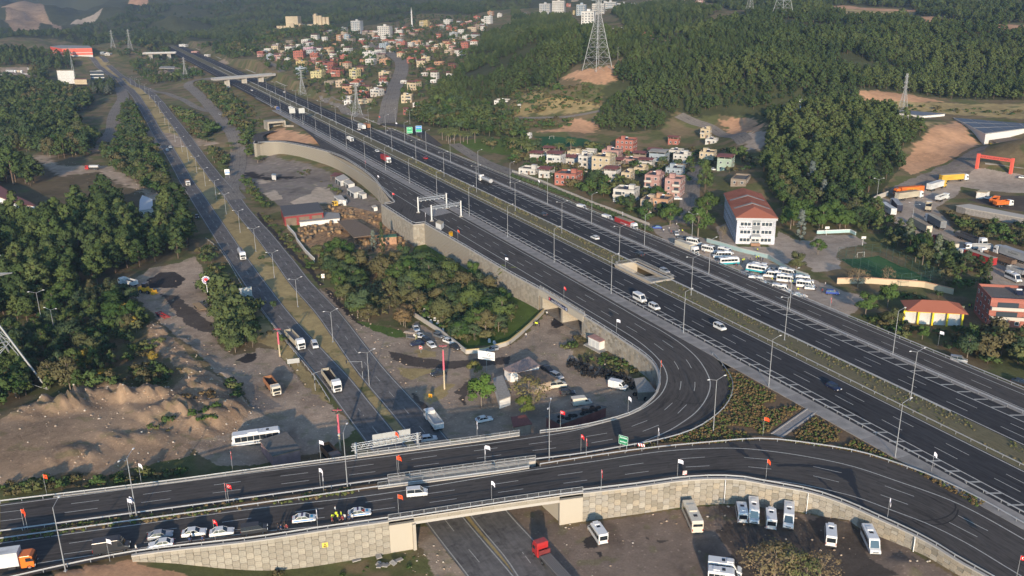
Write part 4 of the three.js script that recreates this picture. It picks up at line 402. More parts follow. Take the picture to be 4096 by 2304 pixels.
// ---------------------------------------------------------------- particular buildings
function prism(P,y0,y1) {const s=new THREE.Shape(P.map(p=>new THREE.Vector2(p[0],-p[1]))); const g=new THREE.ExtrudeGeometry(s,{depth:y1 - y0,bevelEnabled:false}); g.rotateX(-Math.PI/2); g.translate(0,y0,0); return g;}
const grow=(P,d)=>{const cx=P.reduce((a,p)=>a + p[0],0)/P.length,cz=P.reduce((a,p)=>a + p[1],0)/P.length; return P.map(p=>{const L=Math.hypot(p[0] - cx,p[1] - cz); return [cx + (p[0] - cx)*(L + d)/L,cz + (p[1] - cz)*(L + d)/L];});};
function shed(name,label,cat,P,y0,y1,wallM,roofM,o={}) {const cx=P.reduce((a,p)=>a + p[0],0)/P.length,cz=P.reduce((a,p)=>a + p[1],0)/P.length; FOOT_.push([cx,cz,Math.max(...P.map(p=>Math.hypot(p[0] - cx,p[1] - cz)))*.75]); const t=thing(name,label,cat,cx,0,cz); const Q=P.map(p=>[p[0] - cx,p[1] - cz]); if (o.open) Q.forEach(p=>part('post',bb(.25,y1 - y0,.25,p[0]*.95,y0,p[1]*.95),M.door,t)); else part('wall',prism(Q,y0,y1),wallM,t); part('roof',prism(grow(Q,o.over ?? .4),y1 + .01,y1 + (o.thick ?? .25)),roofM,t); (o.bands ?? []).forEach(b=>part(b[0],prism(grow(Q,.06),y0 + b[1],y0 + b[2]),b[3],t)); if (o.doors) {const a=Q[o.doors[0]],b=Q[o.doors[1]],n=o.doors[2]; for (let i=0; i<n; i++) {const t0=(i + .5)/n,L=Math.hypot(b[0] - a[0],b[1] - a[1]); const m=part('shutter_door',bx(L/n*.8,(y1 - y0)*.8,.12),o.doorM ?? wm('W'),t); m.position.set(lerp(a[0],b[0],t0),y0 + (y1 - y0)*.42,lerp(a[1],b[1],t0)); m.rotation.y=-Math.atan2(b[1] - a[1],b[0] - a[0]);}} return t;}
const corr=(c,n=40)=>mat(c,.6,{map:rep(tex(64,4,i=>{const v=.75 + .25*Math.cos(i/64*Math.PI*2*4); return [v,v,v];}),1.6,1.6)});
M.redCorr=mat([.3,.04,.04],.6,{map:rep(noiseTex,2,2)}); M.darkRoof=mat([.12,.115,.115],.8,{map:rep(noiseTex,4,4)}); M.whitePanel=mat([.66,.65,.62],.6); M.brownRoof=mat([.24,.18,.13],.95,{map:rep(noiseTex,3,3)});
shed('red_barn','dark red corrugated barn with a grey roof beside the timber yard','barn',[[-109.98,-420.3],[-92.8,-428.5],[-99.59,-449.1],[-117.05,-441.9]],-2.4,2.8,M.redCorr,M.darkRoof,{bands:[['sliding_door',.2,3.4,M.redCorr]],doors:[0,1,3],doorM:M.brownRoof,thick:.5});
shed('open_timber_shed','large flat brown roof on posts in the timber yard','shed',[[-82.76,-412.2],[-74.49,-413.7],[-59.46,-387.4],[-69.98,-382]],-2.4,2.4,M.door,M.brownRoof,{open:true,thick:.3});
shed('green_roofed_hut','orange timber hut with green roof below the stepped wall','hut',[[-59.88,-385.2],[-59.9,-388.5],[-52.73,-390.4],[-51.71,-386.5]],-2.2,1.4,wm('o'),mat([.06,.16,.09],.7));
shed('low_white_shed','long low white shed running from the red barn into the timber','shed',[[-102.74,-420.2],[-84.68,-427.2],[-87.04,-437.5],[-94.53,-439.9],[-93,-429.6],[-103.61,-424.1]],-2.2,0,M.whitePanel,M.greyTin);
for (const [P,y,l] of [[[[-104.45,-522.7],[-99.35,-512.4],[-95.3,-519.2],[-101.22,-532.9]],1,'white site cabin with shallow roof, farthest of the group by the far wall'],[[[-92.02,-491.6],[-86.18,-479.9],[-82.01,-486.4],[-87.75,-498]],1,'white site cabin with shallow roof, nearest of the group by the far wall'],[[[-84.69,-482.4],[-81.15,-477.2],[-79.23,-479.6],[-83.28,-487.4]],.7,'small white container attached to the nearest site cabin'],[[[-98.31,-514.6],[-93.36,-504.3],[-90.24,-506.9],[-96.16,-520.7]],.7,'small white container between the site cabins'],[[[-72.26,-450.8],[-70.64,-447.4],[-68.89,-448.4],[-70.66,-452.9]],.5,'lone white container below the stepped wall'],[[[-95.81,-473],[-91.84,-464.5],[-87.43,-461.9],[-92.17,-475.2]],1,'pair of joined white containers behind the yellow lorry']]) shed('site_cabin',l,'cabin',P,-2.4,y,M.whitePanel,mat([.5,.46,.4],.8),{over:.15,thick:.15,doors:[0,1,2],doorM:M.glass});
shed('striped_awning','red and white striped awning beside the site cabins','awning',[[-108.35,-529.8],[-108.04,-540.4],[-101.98,-535.4],[-105.17,-528.1]],-2.3,.8,M.door,M.tin,{open:true,thick:.1});
shed('white_shed','pale steel shed among the pines beside the old road','shed',[[-193.2,-454.5],[-196.6,-466.4],[-187.7,-456.5],[-179.1,-435.1],[-184.8,-431.9]],-1.8,4,M.whitePanel,mat([.55,.6,.63],.5,{metalness:.3})); shed('red_roofed_hall','long hall with dark red roof at the left edge among pines','hall',[[-280.3,-457],[-315.2,-518.5],[-285.4,-490.5],[-263.3,-464.3],[-247.1,-448.1],[-239.7,-439.8],[-249.7,-443.1],[-270.2,-462.3]],-1.4,5,M.whitePanel,M.tin,{thick:.5});
shed('pink_hut','pinkish-red hut with flat dirty roof below the upper ramp','hut',[[-60.76,-190.7],[-55.48,-194.6],[-50.43,-186.6],[-56.02,-183.5]],1.4,4.6,wm('p'),M.flatRoof,{over:.3,bands:[['fascia',2.9,3.25,wm('o')]]});
shed('substation_kiosk','white transformer kiosk with pale red roof on a concrete pad','kiosk',[[23.41,-255.8],[25.52,-257.3],[28.14,-252.7],[26.42,-251.3]],1.4,4.4,M.whitePanel,wm('p'),{over:.25,doors:[0,3,3],doorM:mat([.55,.55,.54],.6)}); shed('concrete_pad','concrete plinth under the transformer kiosk','plinth',[[22,-256.1],[24.37,-258.5],[29.4,-251.7],[26.27,-249.2]],.4,1.7,M.concrete,M.concrete,{over:0,thick:.1});
shed('workshop','white workshop with pale pink roof in the yard','workshop',[[-2.44,-233],[4.57,-241],[7.43,-234.6],[1.96,-230.6],[-.74,-230.5]],.6,4,M.whitePanel,mat([.45,.33,.28],.9,{map:rep(noiseTex,2,2)})); shed('workshop','workshop with brown tiled roof beside the black car','workshop',[[1.4,-230.5],[7.78,-232.4],[12.07,-226.2],[5.94,-222.3]],.8,3.6,wm('k'),M.brownRoof); shed('tyre_shed','long flat-roofed tyre shed below the upper ramp, strewn with tyres','shed',[[8.27,-202.6],[20.29,-209.3],[23.81,-207.2],[11.92,-198.3]],.9,4.2,wm('R'),M.flatRoof); shed('rusty_shed','small rusty shed against the loop wall','shed',[[33.44,-223.6],[36.16,-224.5],[37.96,-215.9],[33.3,-215.7]],1.6,4.4,wm('n'),M.greyTin); shed('lean_to','lean-to with dirty white roof at the lower left of the yard','shed',[[-5.46,-226.8],[-2.98,-228.8],[-.78,-215.9],[-3.67,-213.5]],.8,3.6,M.whitePanel,M.greyTin); shed('lean_to','red-roofed lean-to beside the tyre shed','shed',[[-.39,-202.7],[2.89,-203.8],[4.3,-199.4],[0.08,-197.9]],.9,3.8,wm('k'),M.tin);
shed('blue_cabin','small blue and white guard cabin in the gravel yard','cabin',[[-145.65,-536.4],[-146.1,-540.1],[-143.65,-539.3],[-142.53,-533.8]],-2.4,.4,wm('W'),wm('b'),{over:.1}); shed('yellow_shop','low shop building with yellow trim and white shutters beyond the motorway','shop',[[122.41,-260.1],[138.63,-257.1],[141.61,-261.8],[125.13,-265.1]],5.6,10.6,wm('W'),wm('Y'),{over:.2,doors:[0,1,4],bands:[['yellow_trim',4.2,5,mat([.75,.55,.02],.5)]]});
{const P=[[121.89,-259.6],[138.5,-256.3],[141.62,-260.9],[124.78,-264.7]]; const cx=(P[0][0] + P[2][0])/2,cz=(P[0][1] + P[2][1])/2,w=Math.hypot(P[1][0] - P[0][0],P[1][1] - P[0][1]); const r=scene.children.find(c=>c.name==='yellow_shop'); const m=part('tiled_roof',hip(w,9.5,2.2,.3,0),M.tile,r); m.position.set(cx - r.position.x,10.9,cz - r.position.z - 1); m.rotation.y=-Math.atan2(P[1][1] - P[0][1],P[1][0] - P[0][0]); for (let i=0; i <= 4; i++) part('yellow_pillar',bb(.55,4.9,.3,lerp(P[0][0],P[1][0],i/4) - r.position.x,5.6,lerp(P[0][1],P[1][1],i/4) - r.position.z + .3),mat([.75,.55,.02],.5),r);}
house(157.73,-261.1,20,3,'r','f','red unfinished house with open balconies at the right edge',{d:14,turn:-.2,bal:true});
// the school
{
  const A=[91.58,-350.1],B=[106.87,-348.3]; const ax=A[0],az=A[1],w=Math.hypot(B[0] - ax,B[1] - az),d=44,h=11.2,turn=-Math.atan2(B[1] - az,B[0] - ax); const mx=(ax + B[0])/2,mz=(az + B[1])/2; const fx=Math.sin(turn),fz=Math.cos(turn);
  const t=thing('school','pale three-storey school with red tiled roof and its name on the front','school',mx - fx*d/2,6.5,mz - fz*d/2,turn); FOOT_.push([mx - fx*d*.25,mz - fz*d*.25,13],[mx - fx*d*.75,mz - fz*d*.75,13]);
  part('wall',bb(w,h,d),mat([.6,.61,.66],.85,{map:rep(noiseTex,8,8)}),t); part('cornice',bb(w + 1,.9,d + 1,0,h - .9,0),mat([.4,.41,.42],.8),t); part('centre_bay',bb(3.2,h - 1,.3,0,0,d/2 + .12),mat([.22,.23,.24],.8),t);
  for (let k=0; k<3; k++) {const L=d/3; const m=part('roof',k===0?hip(L + w,w + .6,2.6,.4,0) :gable(L + .2,w,2.6,.7,0),M.tile,t); m.rotation.y=Math.PI/2; m.position.set(0,h + .1 - (k?.06 :0),d/2 - (k?L*(k + .5) :(L + w)/2)); if (k) part('roof_joint',gable(.9,w,2.75,.6,0).map(g=>g.rotateY(Math.PI/2)),M.concreteStrip,t).position.set(0,h + .05,d/2 - L*k);}
  const win=(x,y,z,ry)=>{const m=part('window',winFrame,M.frame,t); m.position.set(x,y,z); m.rotation.y=ry; m.scale.set(1.15,1.2,1); part('pane',winPane,M.glass,m).position.z=.05;};
  for (let f=0; f<3; f++) {for (const x of [-5.6,-4.2,-2.8,2.8,4.2,5.6]) win(x*w/15.4,2 + f*3.3,d/2 + .02,0); win(-.75,2.2 + f*3.3,d/2 + .3,0); win(.75,2.2 + f*3.3,d/2 + .3,0); for (let i=0; i<12; i++) win(-w/2 - .02,2 + f*3.3,d/2 - 2.2 - i*3.6,-Math.PI/2);}
  part('entrance_canopy',bb(4,1,2.4,0,3,d/2 + 1.2),wm('W'),t); part('steps',[0,1,2,3].map(i=>bb(3.6,.2,2.8 - i*.5,0,i*.2,d/2 + 1.4 - i*.25)),wm('o'),t);
  const s=part('name_lettering',new THREE.PlaneGeometry(6.6,1.75),mat(0xffffff,.8,{map:canvasTex(512,168,(c,W,H)=>{c.fillStyle='#c9cad0'; c.fillRect(0,0,W,H); c.fillStyle='#33363f'; c.textAlign='center'; c.font='bold 88px sans-serif'; c.fillText('İBN-İ SİNA',W/2,86); c.font='bold 50px sans-serif'; c.fillText('ANADOLU LİSESİ',W/2,148);})}),t); s.position.set(-4,6.95,d/2 + .1);
}
// warehouse with solar roof, and the red gateway
{
  const P=[[277.7,-520.3],[291,-587.6],[325.9,-553.4],[320.7,-544.3]],t=shed('solar_warehouse','white warehouse with a dark solar panel roof at the right edge','warehouse',P,12,22.6,M.whitePanel,mat([.5,.47,.42],.8),{over:.5}); const o=t.position; for (let i=0; i<5; i++) for (let j=0; j<3; j++) {const f=(u,v)=>{const a=[lerp(P[1][0],P[2][0],u),lerp(P[1][1],P[2][1],u)],b=[lerp(P[0][0],P[3][0],u),lerp(P[0][1],P[3][1],u)]; return [lerp(a[0],b[0],v) - o.x,lerp(a[1],b[1],v) - o.z];}; part('solar_panel',prism([f(i/5 + .01,j/3 + .02),f((i + 1)/5 - .01,j/3 + .02),f((i + 1)/5 - .01,(j + 1)/3 - .03),f(i/5 + .01,(j + 1)/3 - .03)],22.95,23.05),mat([.09,.1,.125],.35),t);}
  shed('solar_warehouse','grey-blue roof of the farther warehouse behind the cutting','warehouse',[[261.2,-607.1],[272.1,-590.9],[289.9,-598.1],[270.4,-619.7]],16,23.8,M.whitePanel,mat([.17,.18,.2],.5)); shed('loading_hall','loading hall with yellow doors and brown sloping roof at the right edge','hall',[[281.9,-525],[316.6,-551],[327.5,-544.2],[307.3,-509],[281.6,-514.3]],11.8,18.6,wm('k'),M.brownRoof,{doors:[0,4,3],doorM:mat([.7,.5,.02],.6)});
  shed('vaulted_depot','grey vaulted depot behind the red gateway','depot',[[250,-464],[255,-464],[261,-460],[272,-448],[269,-442],[260,-451]],11,16.5,M.steelWall ??= mat([.4,.41,.42],.6),M.greyTin); shed('small_office','small white office hut in the lorry park','hut',[[220.8,-413.3],[224.1,-411.6],[227.6,-414.5],[224.9,-417.9]],9.5,12.6,wm('W'),wm('c')); shed('long_store','long low store with pale roof along the lorry park','store',[[199.6,-388.6],[206.6,-391.1],[219.6,-370.2],[216.4,-364.3],[201.3,-383.8]],9.3,12,M.concreteStrip,mat([.5,.45,.38],.9));
  const a=[244.9,-462.3],b=[255.1,-448.1],g=thing('gateway','red portal gateway with dark lettering into the depot','gate',a[0],gy(...a),a[1]); const R=mat([.72,.12,.08],.55),L=Math.hypot(b[0] - a[0],b[1] - a[1]),an=-Math.atan2(b[1] - a[1],b[0] - a[0]); g.rotation.y=an; for (const x of [0,L]) part('pillar',bb(1.3,8,1.3,x,0,0),R,g); part('beam',bb(L + 1,1.6,1,L/2,6,0),R,g); const s=part('lettering',new THREE.PlaneGeometry(L*.86,1.3),mat(0xffffff,.7,{map:canvasTex(512,44,(c,W,H)=>{c.fillStyle='#dd6455'; c.fillRect(0,0,W,H); c.fillStyle='#5a1f1c'; c.textAlign='center'; c.font='bold 38px sans-serif'; c.fillText('ALTIN ATEŞ GROUP ANTREPO',W/2,36,W - 8);})}),g); s.position.set(L/2,6.8,.52);
}
// old road landmarks far left
{const q=(l,n,P,y0,y1,w,r,o)=>shed(n,l,'building',P,y0,y1,w,r,o); q('long factory with bright red bands in the far valley','red_banded_factory',[[-751.1,-1509],[-702,-1446],[-656.1,-1449],[-688.5,-1513],[-748.5,-1543]],5,24,wm('w'),M.greyTin,{bands:[['red_band',9,12,M.tinRed ??= mat([.62,.09,.05],.6)],['red_band',13,19,M.tinRed]]}); q('tall windowless cream hall beside the old road','cream_hall',[[-570.9,-1153],[-548.2,-1150],[-553.8,-1161],[-575.4,-1164]],-2,14,wm('W'),wm('c')); q('low house with red roof before the cream hall','red_roofed_house',[[-573.4,-1162],[-552.1,-1153],[-566.3,-1181],[-577.9,-1183]],-2,3,wm('w'),M.tin); q('low house with red roof right of the cream hall','red_roofed_house',[[-545.4,-1142],[-529,-1140],[-535.1,-1153],[-550.4,-1155]],-2,4,wm('c'),M.tin); q('grey glazed showroom beside the old road','showroom',[[-553.2,-1205],[-534.4,-1203],[-543.3,-1219],[-559.5,-1221]],-2,8,M.glass,M.greyTin,{bands:[['band',2,3,wm('W')],['band',6,7,wm('W')]]}); q('flat canopy of the far filling station','canopy',[[-485.1,-1268],[-460.4,-1257],[-471.8,-1291],[-494.4,-1299]],-1,6,wm('w'),M.greyTin,{open:true,thick:.8});}
// far overpasses
for (const [a,y,l] of [[[[-326,-1001],[-272,-1053]],15.5,'concrete overpass with railings crossing the motorway before the town'],[[[-573.7,-1441],[-525,-1449]],16,'farther concrete overpass in the valley']]) {const t=thing('overpass',l,'bridge'); const p=resample(a,10); part('deck',sweep(p,[[4.5,0],[-4.5,0],[-4.5,-1.6],[4.5,-1.6]],y),M.concreteStrip,t); part('parapet',[sweep(offset(p,4.4),[[.1,1.1],[-.1,1.1],[-.1,0],[.1,0]],y),sweep(offset(p,-4.4),[[.1,1.1],[-.1,1.1],[-.1,0],[.1,0]],y)],M.galvDull,t); for (const f of [.22,.5,.78]) part('pier',bb(6,y - 6,1.4,lerp(a[0][0],a[1][0],f),5,lerp(a[0][1],a[1][1],f)),M.concrete,t);}
// tunnel portal of the far slip road
{const a=[-182.5,-695.4]; const t=thing('tunnel_portal','square concrete tunnel portal on the far slip road','tunnel',a[0],3,a[1],.5); part('frame',[bb(1,8,12,-6.5,0,0),bb(1,8,12,6.5,0,0),bb(14,1.4,12.1,0,7.2,0)],M.abutment,t); part('interior',bb(11.8,7,.3,0,0,-6),M.concrete,t); part('wing_wall',bb(.6,5,9,9,0,7,.7),M.abutment,t);}
struct('slip_road',strip(smooth([[-178.9,-680.2],[-183.9,-673.2],[-186,-661.5],[-181.8,-642.9],[-172.2,-625],[-162.3,-616.3]],4),8,5.6),M.rampAsphalt);
const WOODS=[
[[-63,-850],[-47,-1099],[-29,-1352],[5,-1432],[6,-1831],[53,-1599],[93,-1382],[87,-1103],[103,-926],[125,-872],[149,-849],[109,-787],[86,-765],[58,-782],[42,-762],[34,-736],[11,-795],[-17,-764],[-22,-796],[-46,-757],[-71,-775]],
[[-84,-722],[-71,-758],[-46,-754],[-21,-747],[2,-702],[1,-677],[11,-640],[8,-607],[1,-618],[-25,-633],[-48,-655],[-70,-685]],
[[89,-753],[108,-779],[150,-843],[228,-1047],[287,-1153],[409,-1272],[397,-1078],[461,-1075],[429,-962],[467,-933],[484,-937],[505,-876],[374,-634],[334,-658],[298,-677],[256,-667],[242,-627],[248,-583],[236,-546],[251,-539],[247,-531],[233,-514],[219,-504],[205,-463],[186,-434],[178,-422],[170.3,-415.9],[169,-427],[145.9,-414.1],[138,-426],[128,-435],[129,-450],[155,-536],[163,-572],[172,-633],[150,-647],[134,-649],[122,-662],[105,-631],[85,-625],[62,-636],[70,-675],[72,-709],[84,-721]],
[[609,-1902],[644,-1473],[676,-1183],[567,-988],[514,-996],[511,-1057],[523,-1191],[582,-1345],[513,-1427],[452,-1364],[317,-1273],[353,-1715],[459,-1934]],
[[-1052,-2435],[-1158,-2884],[-1192,-3145],[-1173,-3235],[-842,-3121],[-484,-2955],[9,-2616],[57,-2298],[53,-2125],[-9,-2052],[-52,-1983],[-183,-2031],[-264,-1980],[-347,-1967],[-490,-2034],[-503,-1718],[-622,-1794],[-662,-1744],[-796,-1885]],
[[-1273,-2211],[-1121,-2166],[-1121,-2294],[-1132,-2510],[-988,-2294],[-809,-1893],[-849,-1868],[-942,-1892],[-1075,-1858]],
[[161,-1461],[233,-1641],[302,-1465],[278,-1219],[214,-1035],[151,-862],[122,-887],[138,-1089]]];
// ---------------------------------------------------------------- what the ground is made of, by area
const CLS={scrub:0,tan:1,haul:2,soot:3,yard:4,oil:5,gravel:6,sand:7,grass:8,parking:9,lot:10,red:11,floor:12,chips:13,dry:14,wet:15,turf:16,turf2:17,wood:18};
const AREAS=[
  ['floor',[[-208.3,-325.0],[-323,-558],[-322,-634],[-275,-592],[-229,-527],[-197,-496],[-151.7,-405.5],[-142.4,-378.3],[-148.2,-347.7],[-161.2,-322.4],[-156.2,-288.2],[-173.9,-289.3],[-188.2,-290.1]]],
  ['dry',[[-255,-668],[-244,-666],[-186,-540],[-131.4,-419.2],[-113.5,-380.7],[-99.2,-350.3],[-81.0,-318.9],[-56.8,-265.1],[-39.5,-229.4],[-41.2,-229.5],[-60.9,-260.2],[-80.2,-296.4],[-93.1,-322.2],[-117.9,-373.8],[-163,-469],[-223,-602]]],
  ['dry',[[-91.8,-300.5],[-79.3,-276.0],[-64.4,-248.9],[-56.9,-234.8],[-50.0,-219.6],[-56.2,-225.9],[-67.6,-247.2],[-75.3,-260.0],[-82.2,-264.8]]],
  ['tan',[[-129.2,-202.0],[-127.4,-207.9],[-125.2,-215.2],[-117.0,-218.6],[-110.4,-222.1],[-102.9,-220.3],[-93.1,-219.5],[-93.3,-231.2],[-99.8,-241.3],[-113.6,-257.8],[-122.2,-278.5],[-121.1,-282.5],[-104.2,-257.7],[-89.7,-237.2],[-83.6,-231.4],[-72.7,-217.8],[-68.6,-212.5],[-68.8,-199.5],[-75.6,-190.6],[-75.7,-184.2],[-89.1,-172.9],[-98.0,-173.3],[-110.4,-167.9],[-117.5,-165.5],[-133.0,-195.5]]],
  ['haul',[[-147.7,-321.7],[-148.2,-347.7],[-138.4,-354.5],[-135.8,-365.2],[-124.5,-343.4],[-116.9,-321.3],[-116.9,-321.2],[-108.9,-302.1],[-97.0,-272.1],[-92.4,-259.4],[-85.6,-252.2],[-79.9,-256.2],[-80.8,-259.6],[-74.2,-258.4],[-66.8,-244.2],[-56.2,-225.9],[-49.9,-219.0],[-40.5,-204.3],[-42.2,-199.6],[-45.8,-192.3],[-52.3,-189.5],[-60.3,-184.1],[-68.2,-181.9],[-74.2,-186.3],[-78.0,-190.9],[-68.8,-199.5],[-68.6,-214.4],[-80.0,-228.9],[-95.5,-250.0],[-112.7,-272.5],[-122.0,-286.6],[-136.8,-306.8]]],
  ['haul',[[-216,-661],[-303,-751],[-318,-612],[-298,-585],[-265,-584],[-235,-542],[-223,-527],[-217,-509],[-235,-527],[-263,-564],[-281,-548],[-312,-592],[-339,-626]]],
  ['haul',[[-217,-512],[-208,-511],[-191,-480],[-199,-480]]],['red',[[-182,-449],[-176,-449],[-171,-438],[-175,-434]]],
  ['soot',[[-142.7,-331.4],[-142.0,-342.0],[-135.8,-342.5],[-128.8,-333.8],[-127.1,-321.1],[-134.2,-321.2],[-138.0,-321.3]]],
  ['oil',[[-130.7,-313.8],[-122.8,-310.1],[-112.3,-295.3],[-103.7,-282.7],[-98.1,-279.9],[-96.7,-272.2],[-101.5,-272.8],[-109.3,-279.5],[-121.1,-297.4]]],
  ['soot',[[-83.5,-249.0],[-82.3,-254.3],[-79.8,-255.4],[-78.1,-249.6],[-81.0,-246.7]]],['gravel',[[-72.1,-227.8],[-72.5,-229.3],[-67.2,-221.7],[-62.6,-217.3],[-66.1,-211.4],[-69.8,-214.0]]],
  ['yard',[[-56.0,-284.5],[-47.4,-279.1],[-34.7,-267.3],[-33.2,-283.6],[-31.3,-281.5],[-15.5,-254.5],[-14.4,-252.0],[-0.7,-258.8],[1.7,-262.1],[6.4,-274.4],[11.2,-287.3],[18.7,-282.2],[22.7,-265.3],[17.0,-254.8],[19.1,-245.6],[33.4,-230.5],[41.6,-225.3],[37.7,-216.0],[33.6,-211.8],[22.5,-205.4],[7.0,-199.9],[-0.5,-192.7],[-19.7,-198.7],[-29.7,-222.1],[-42.1,-251.2]]],
  ['yard',[[-73.6,-322.9],[-66.7,-310.5],[-53.6,-284.4],[-41.4,-257.5],[-28.6,-227.2],[-30.4,-223.5],[-46.1,-257.8],[-68.4,-308.0]]],
  ['soot',[[-71.3,-322.9],[-68.3,-319.1],[-59.5,-298.6],[-54.1,-287.5],[-47.8,-279.6],[-50.7,-279.3],[-58.3,-291.9],[-69.1,-315.4]]],['soot',[[-132,-451],[-113.8,-413.6],[-93.5,-370.4],[-82.0,-348.4],[-72.5,-326.7],[-74.1,-325.3],[-85.9,-351.1],[-98.0,-375.0],[-117.1,-415.5],[-129,-440]]],
  ['oil',[[-38.7,-255.7],[-26.7,-249.0],[-19.0,-246.7],[-8.6,-248.1],[-0.3,-250.1],[-1.3,-244.2],[-11.3,-241.7],[-21.6,-241.3],[-32.2,-244.4],[-36.4,-249.2]]],
  ['oil',[[-28.4,-224.6],[-25.9,-221.8],[-21.9,-213.6],[-24.1,-213.8],[-26.9,-218.8]]],['oil',[[-16.7,-223.8],[-12.4,-232.4],[-11.3,-232.3],[-13.4,-223.0],[-13.1,-216.1],[-14.1,-216.2],[-14.5,-222.4]]],['wet',[[12.4,-276.6],[14.8,-283.8],[16.7,-282.6],[16.7,-276.1],[14.2,-273.6]]],
  ['dry',[[-35.0,-243.1],[-23.0,-240.8],[-21.8,-240.0],[-30.2,-234.1]]],['dry',[[-25.2,-223.7],[-19.4,-230.6],[-16.5,-229.8],[-19.8,-220.2],[-22.2,-217.2]]],['dry',[[-30.8,-256.9],[-24.1,-254.9],[-23.7,-250.1],[-28.6,-250.3]]],
  ['scrub',[[17.0,-254.8],[23.3,-264.3],[30.0,-250.2],[37.4,-232.5],[35.9,-228.1],[31.3,-235.6],[23.2,-241.9]]],
  ['gravel',[[-186,-618],[-183,-640],[-156,-600],[-129,-574],[-114,-555],[-98,-519],[-78,-485],[-68,-460],[-65,-438],[-82,-457],[-100,-469],[-105,-473],[-122,-462],[-134,-484],[-141,-495],[-146,-501],[-153,-501],[-162,-519]]],
  ['sand',[[-120,-473],[-118,-484],[-113,-495],[-116,-520],[-110,-513],[-100,-494],[-94,-468],[-103,-469],[-115,-466]]],['sand',[[-154,-532],[-153,-542],[-146,-532],[-149,-525]]],['sand',[[-140,-495],[-135,-503],[-126,-481],[-131,-476]]],['wet',[[-171,-563],[-165,-566],[-152,-545],[-136,-546],[-126,-542],[-150,-537],[-164,-549]]],
  ['chips',[[-102,-464],[-82,-457],[-66,-441],[-42.8,-379.9],[-55.5,-375.9],[-67.1,-366.8],[-63.8,-323.0],[-78.1,-357.3],[-107.6,-415.7],[-112,-425]]],
  ['chips',[[-65.2,-368.3],[-60.5,-368.3],[-48.9,-322.9],[-45.0,-310.2],[-57.5,-308.0],[-60.7,-323.0]]],
  ['grass',[[-42.3,-383.5],[-38.0,-385.6],[-24.1,-360.7],[-8.6,-325.1],[-0.0,-317.4],[9.3,-315.2],[11.3,-300.5],[3.8,-272.8],[-0.2,-260.5],[-4.2,-260.8],[-15.0,-257.0],[-33.7,-289.0],[-39.5,-310.1],[-47.2,-350.0]]],
  ['grass',[[-53.7,-285.4],[-48.2,-282.1],[-37.1,-273.9],[-34.2,-268.2],[-38.0,-267.5],[-49.2,-278.2]]],['grass',[[-109,-422],[-103,-424],[-101.6,-410.0],[-103.9,-410.0]]],
  ['parking',[[-6.8,-163.6],[-0.6,-167.1],[6.5,-166.7],[10.3,-158.3],[28.8,-162.4],[44.6,-165.0],[53.5,-162.9],[60.2,-159.1],[69.9,-151.6],[75.1,-143.2],[78.0,-137.3],[83.0,-128.0],[66.9,-122.2],[9.8,-129.9],[6.0,-142.6],[4.3,-148.8],[-0.6,-159.6]]],
  ['oil',[[40.7,-155.1],[44.5,-158.5],[51.6,-156.2],[58.3,-158.2],[59.7,-156.5],[64.0,-157.2],[67.9,-151.5],[66.7,-143.3],[69.6,-136.7],[41.6,-138.5],[42.1,-148.0]]],['soot',[[13.4,-153.2],[15.3,-154.8],[16.4,-153.4],[16.1,-150.7],[14.3,-150.2]]],['soot',[[16.2,-149.4],[17.2,-149.3],[17.4,-148.0],[16.7,-148.1]]],['oil',[[27.9,-152.8],[30.3,-152.6],[29.1,-151.7]]],['oil',[[25.7,-153.9],[26.6,-154.6],[26.4,-153.2]]],
  ['yard',[[-21.0,-159.5],[-17.9,-159.8],[-9.3,-143.2],[-7.5,-136.0],[-12.1,-136.1],[-19.3,-152.5]]],
  ['scrub',[[-49.4,-143.3],[-37.1,-147.5],[-23.8,-150.7],[-20.1,-151.2],[-17.8,-149.9],[-15.4,-143.4],[-13.0,-136.1],[-46.5,-132.7]]],['red',[[-82.7,-135.3],[-81.5,-137.4],[-71.9,-141.1],[-69.8,-140.3],[-60.5,-139.4],[-62.2,-134.2],[-81.7,-131.2]]],
  ['lot',[[61.1,-376.6],[72.7,-383.3],[73.9,-368.4],[84.4,-352.4],[90.3,-346.4],[103.6,-345.7],[104.0,-347.1],[114.9,-367.9],[116.6,-355.3],[123.3,-352.1],[128.2,-360.6],[143.0,-359.0],[144.5,-347.7],[130.7,-340.5],[125.9,-330.2],[125.7,-325.1],[121.9,-315.4],[112.0,-312.2],[111.8,-323.1],[105.1,-323.4],[98.3,-326.4],[109.3,-301.9],[115.0,-289.8],[121.8,-283.7],[106.8,-265.3],[101.8,-273.1],[91.7,-302.4],[64.1,-355.8]]],
  ['lot',[[89.9,-377.3],[98.0,-385.8],[90.7,-346.4],[86.3,-353.7]]],
  ['lot',[[164.6,-402.0],[167.7,-407.8],[178.3,-418.1],[179.9,-413.9],[209,-440],[240,-459],[245,-464],[259,-443],[251.5,-417.2],[238,-427],[226,-438],[214.3,-418.7],[193.8,-396.5],[188.3,-370.1],[183.2,-355.6],[189.9,-338.2],[199.5,-317.2],[183.6,-289.1],[178.2,-279.6],[162.9,-282.5],[170.9,-302.3],[177.8,-317.4],[170.3,-325.7],[167.2,-353.8],[165.2,-379.4]]],
  ['oil',[[215.0,-410.2],[233.2,-418.3],[244.8,-415.5],[231.5,-381.4],[220.3,-393.5]]],
  ['turf',[[126.8,-327.6],[142.9,-331.3],[149.7,-301.5],[149.4,-296.2],[136.3,-295.8],[128.0,-314.0]]],['turf2',[[136.2,-329.8],[142.7,-330.6],[145.5,-314.4],[138.2,-313.7]]],['turf2',[[139.0,-310.1],[145.8,-310.9],[147.9,-303.9],[140.0,-300.5]]],
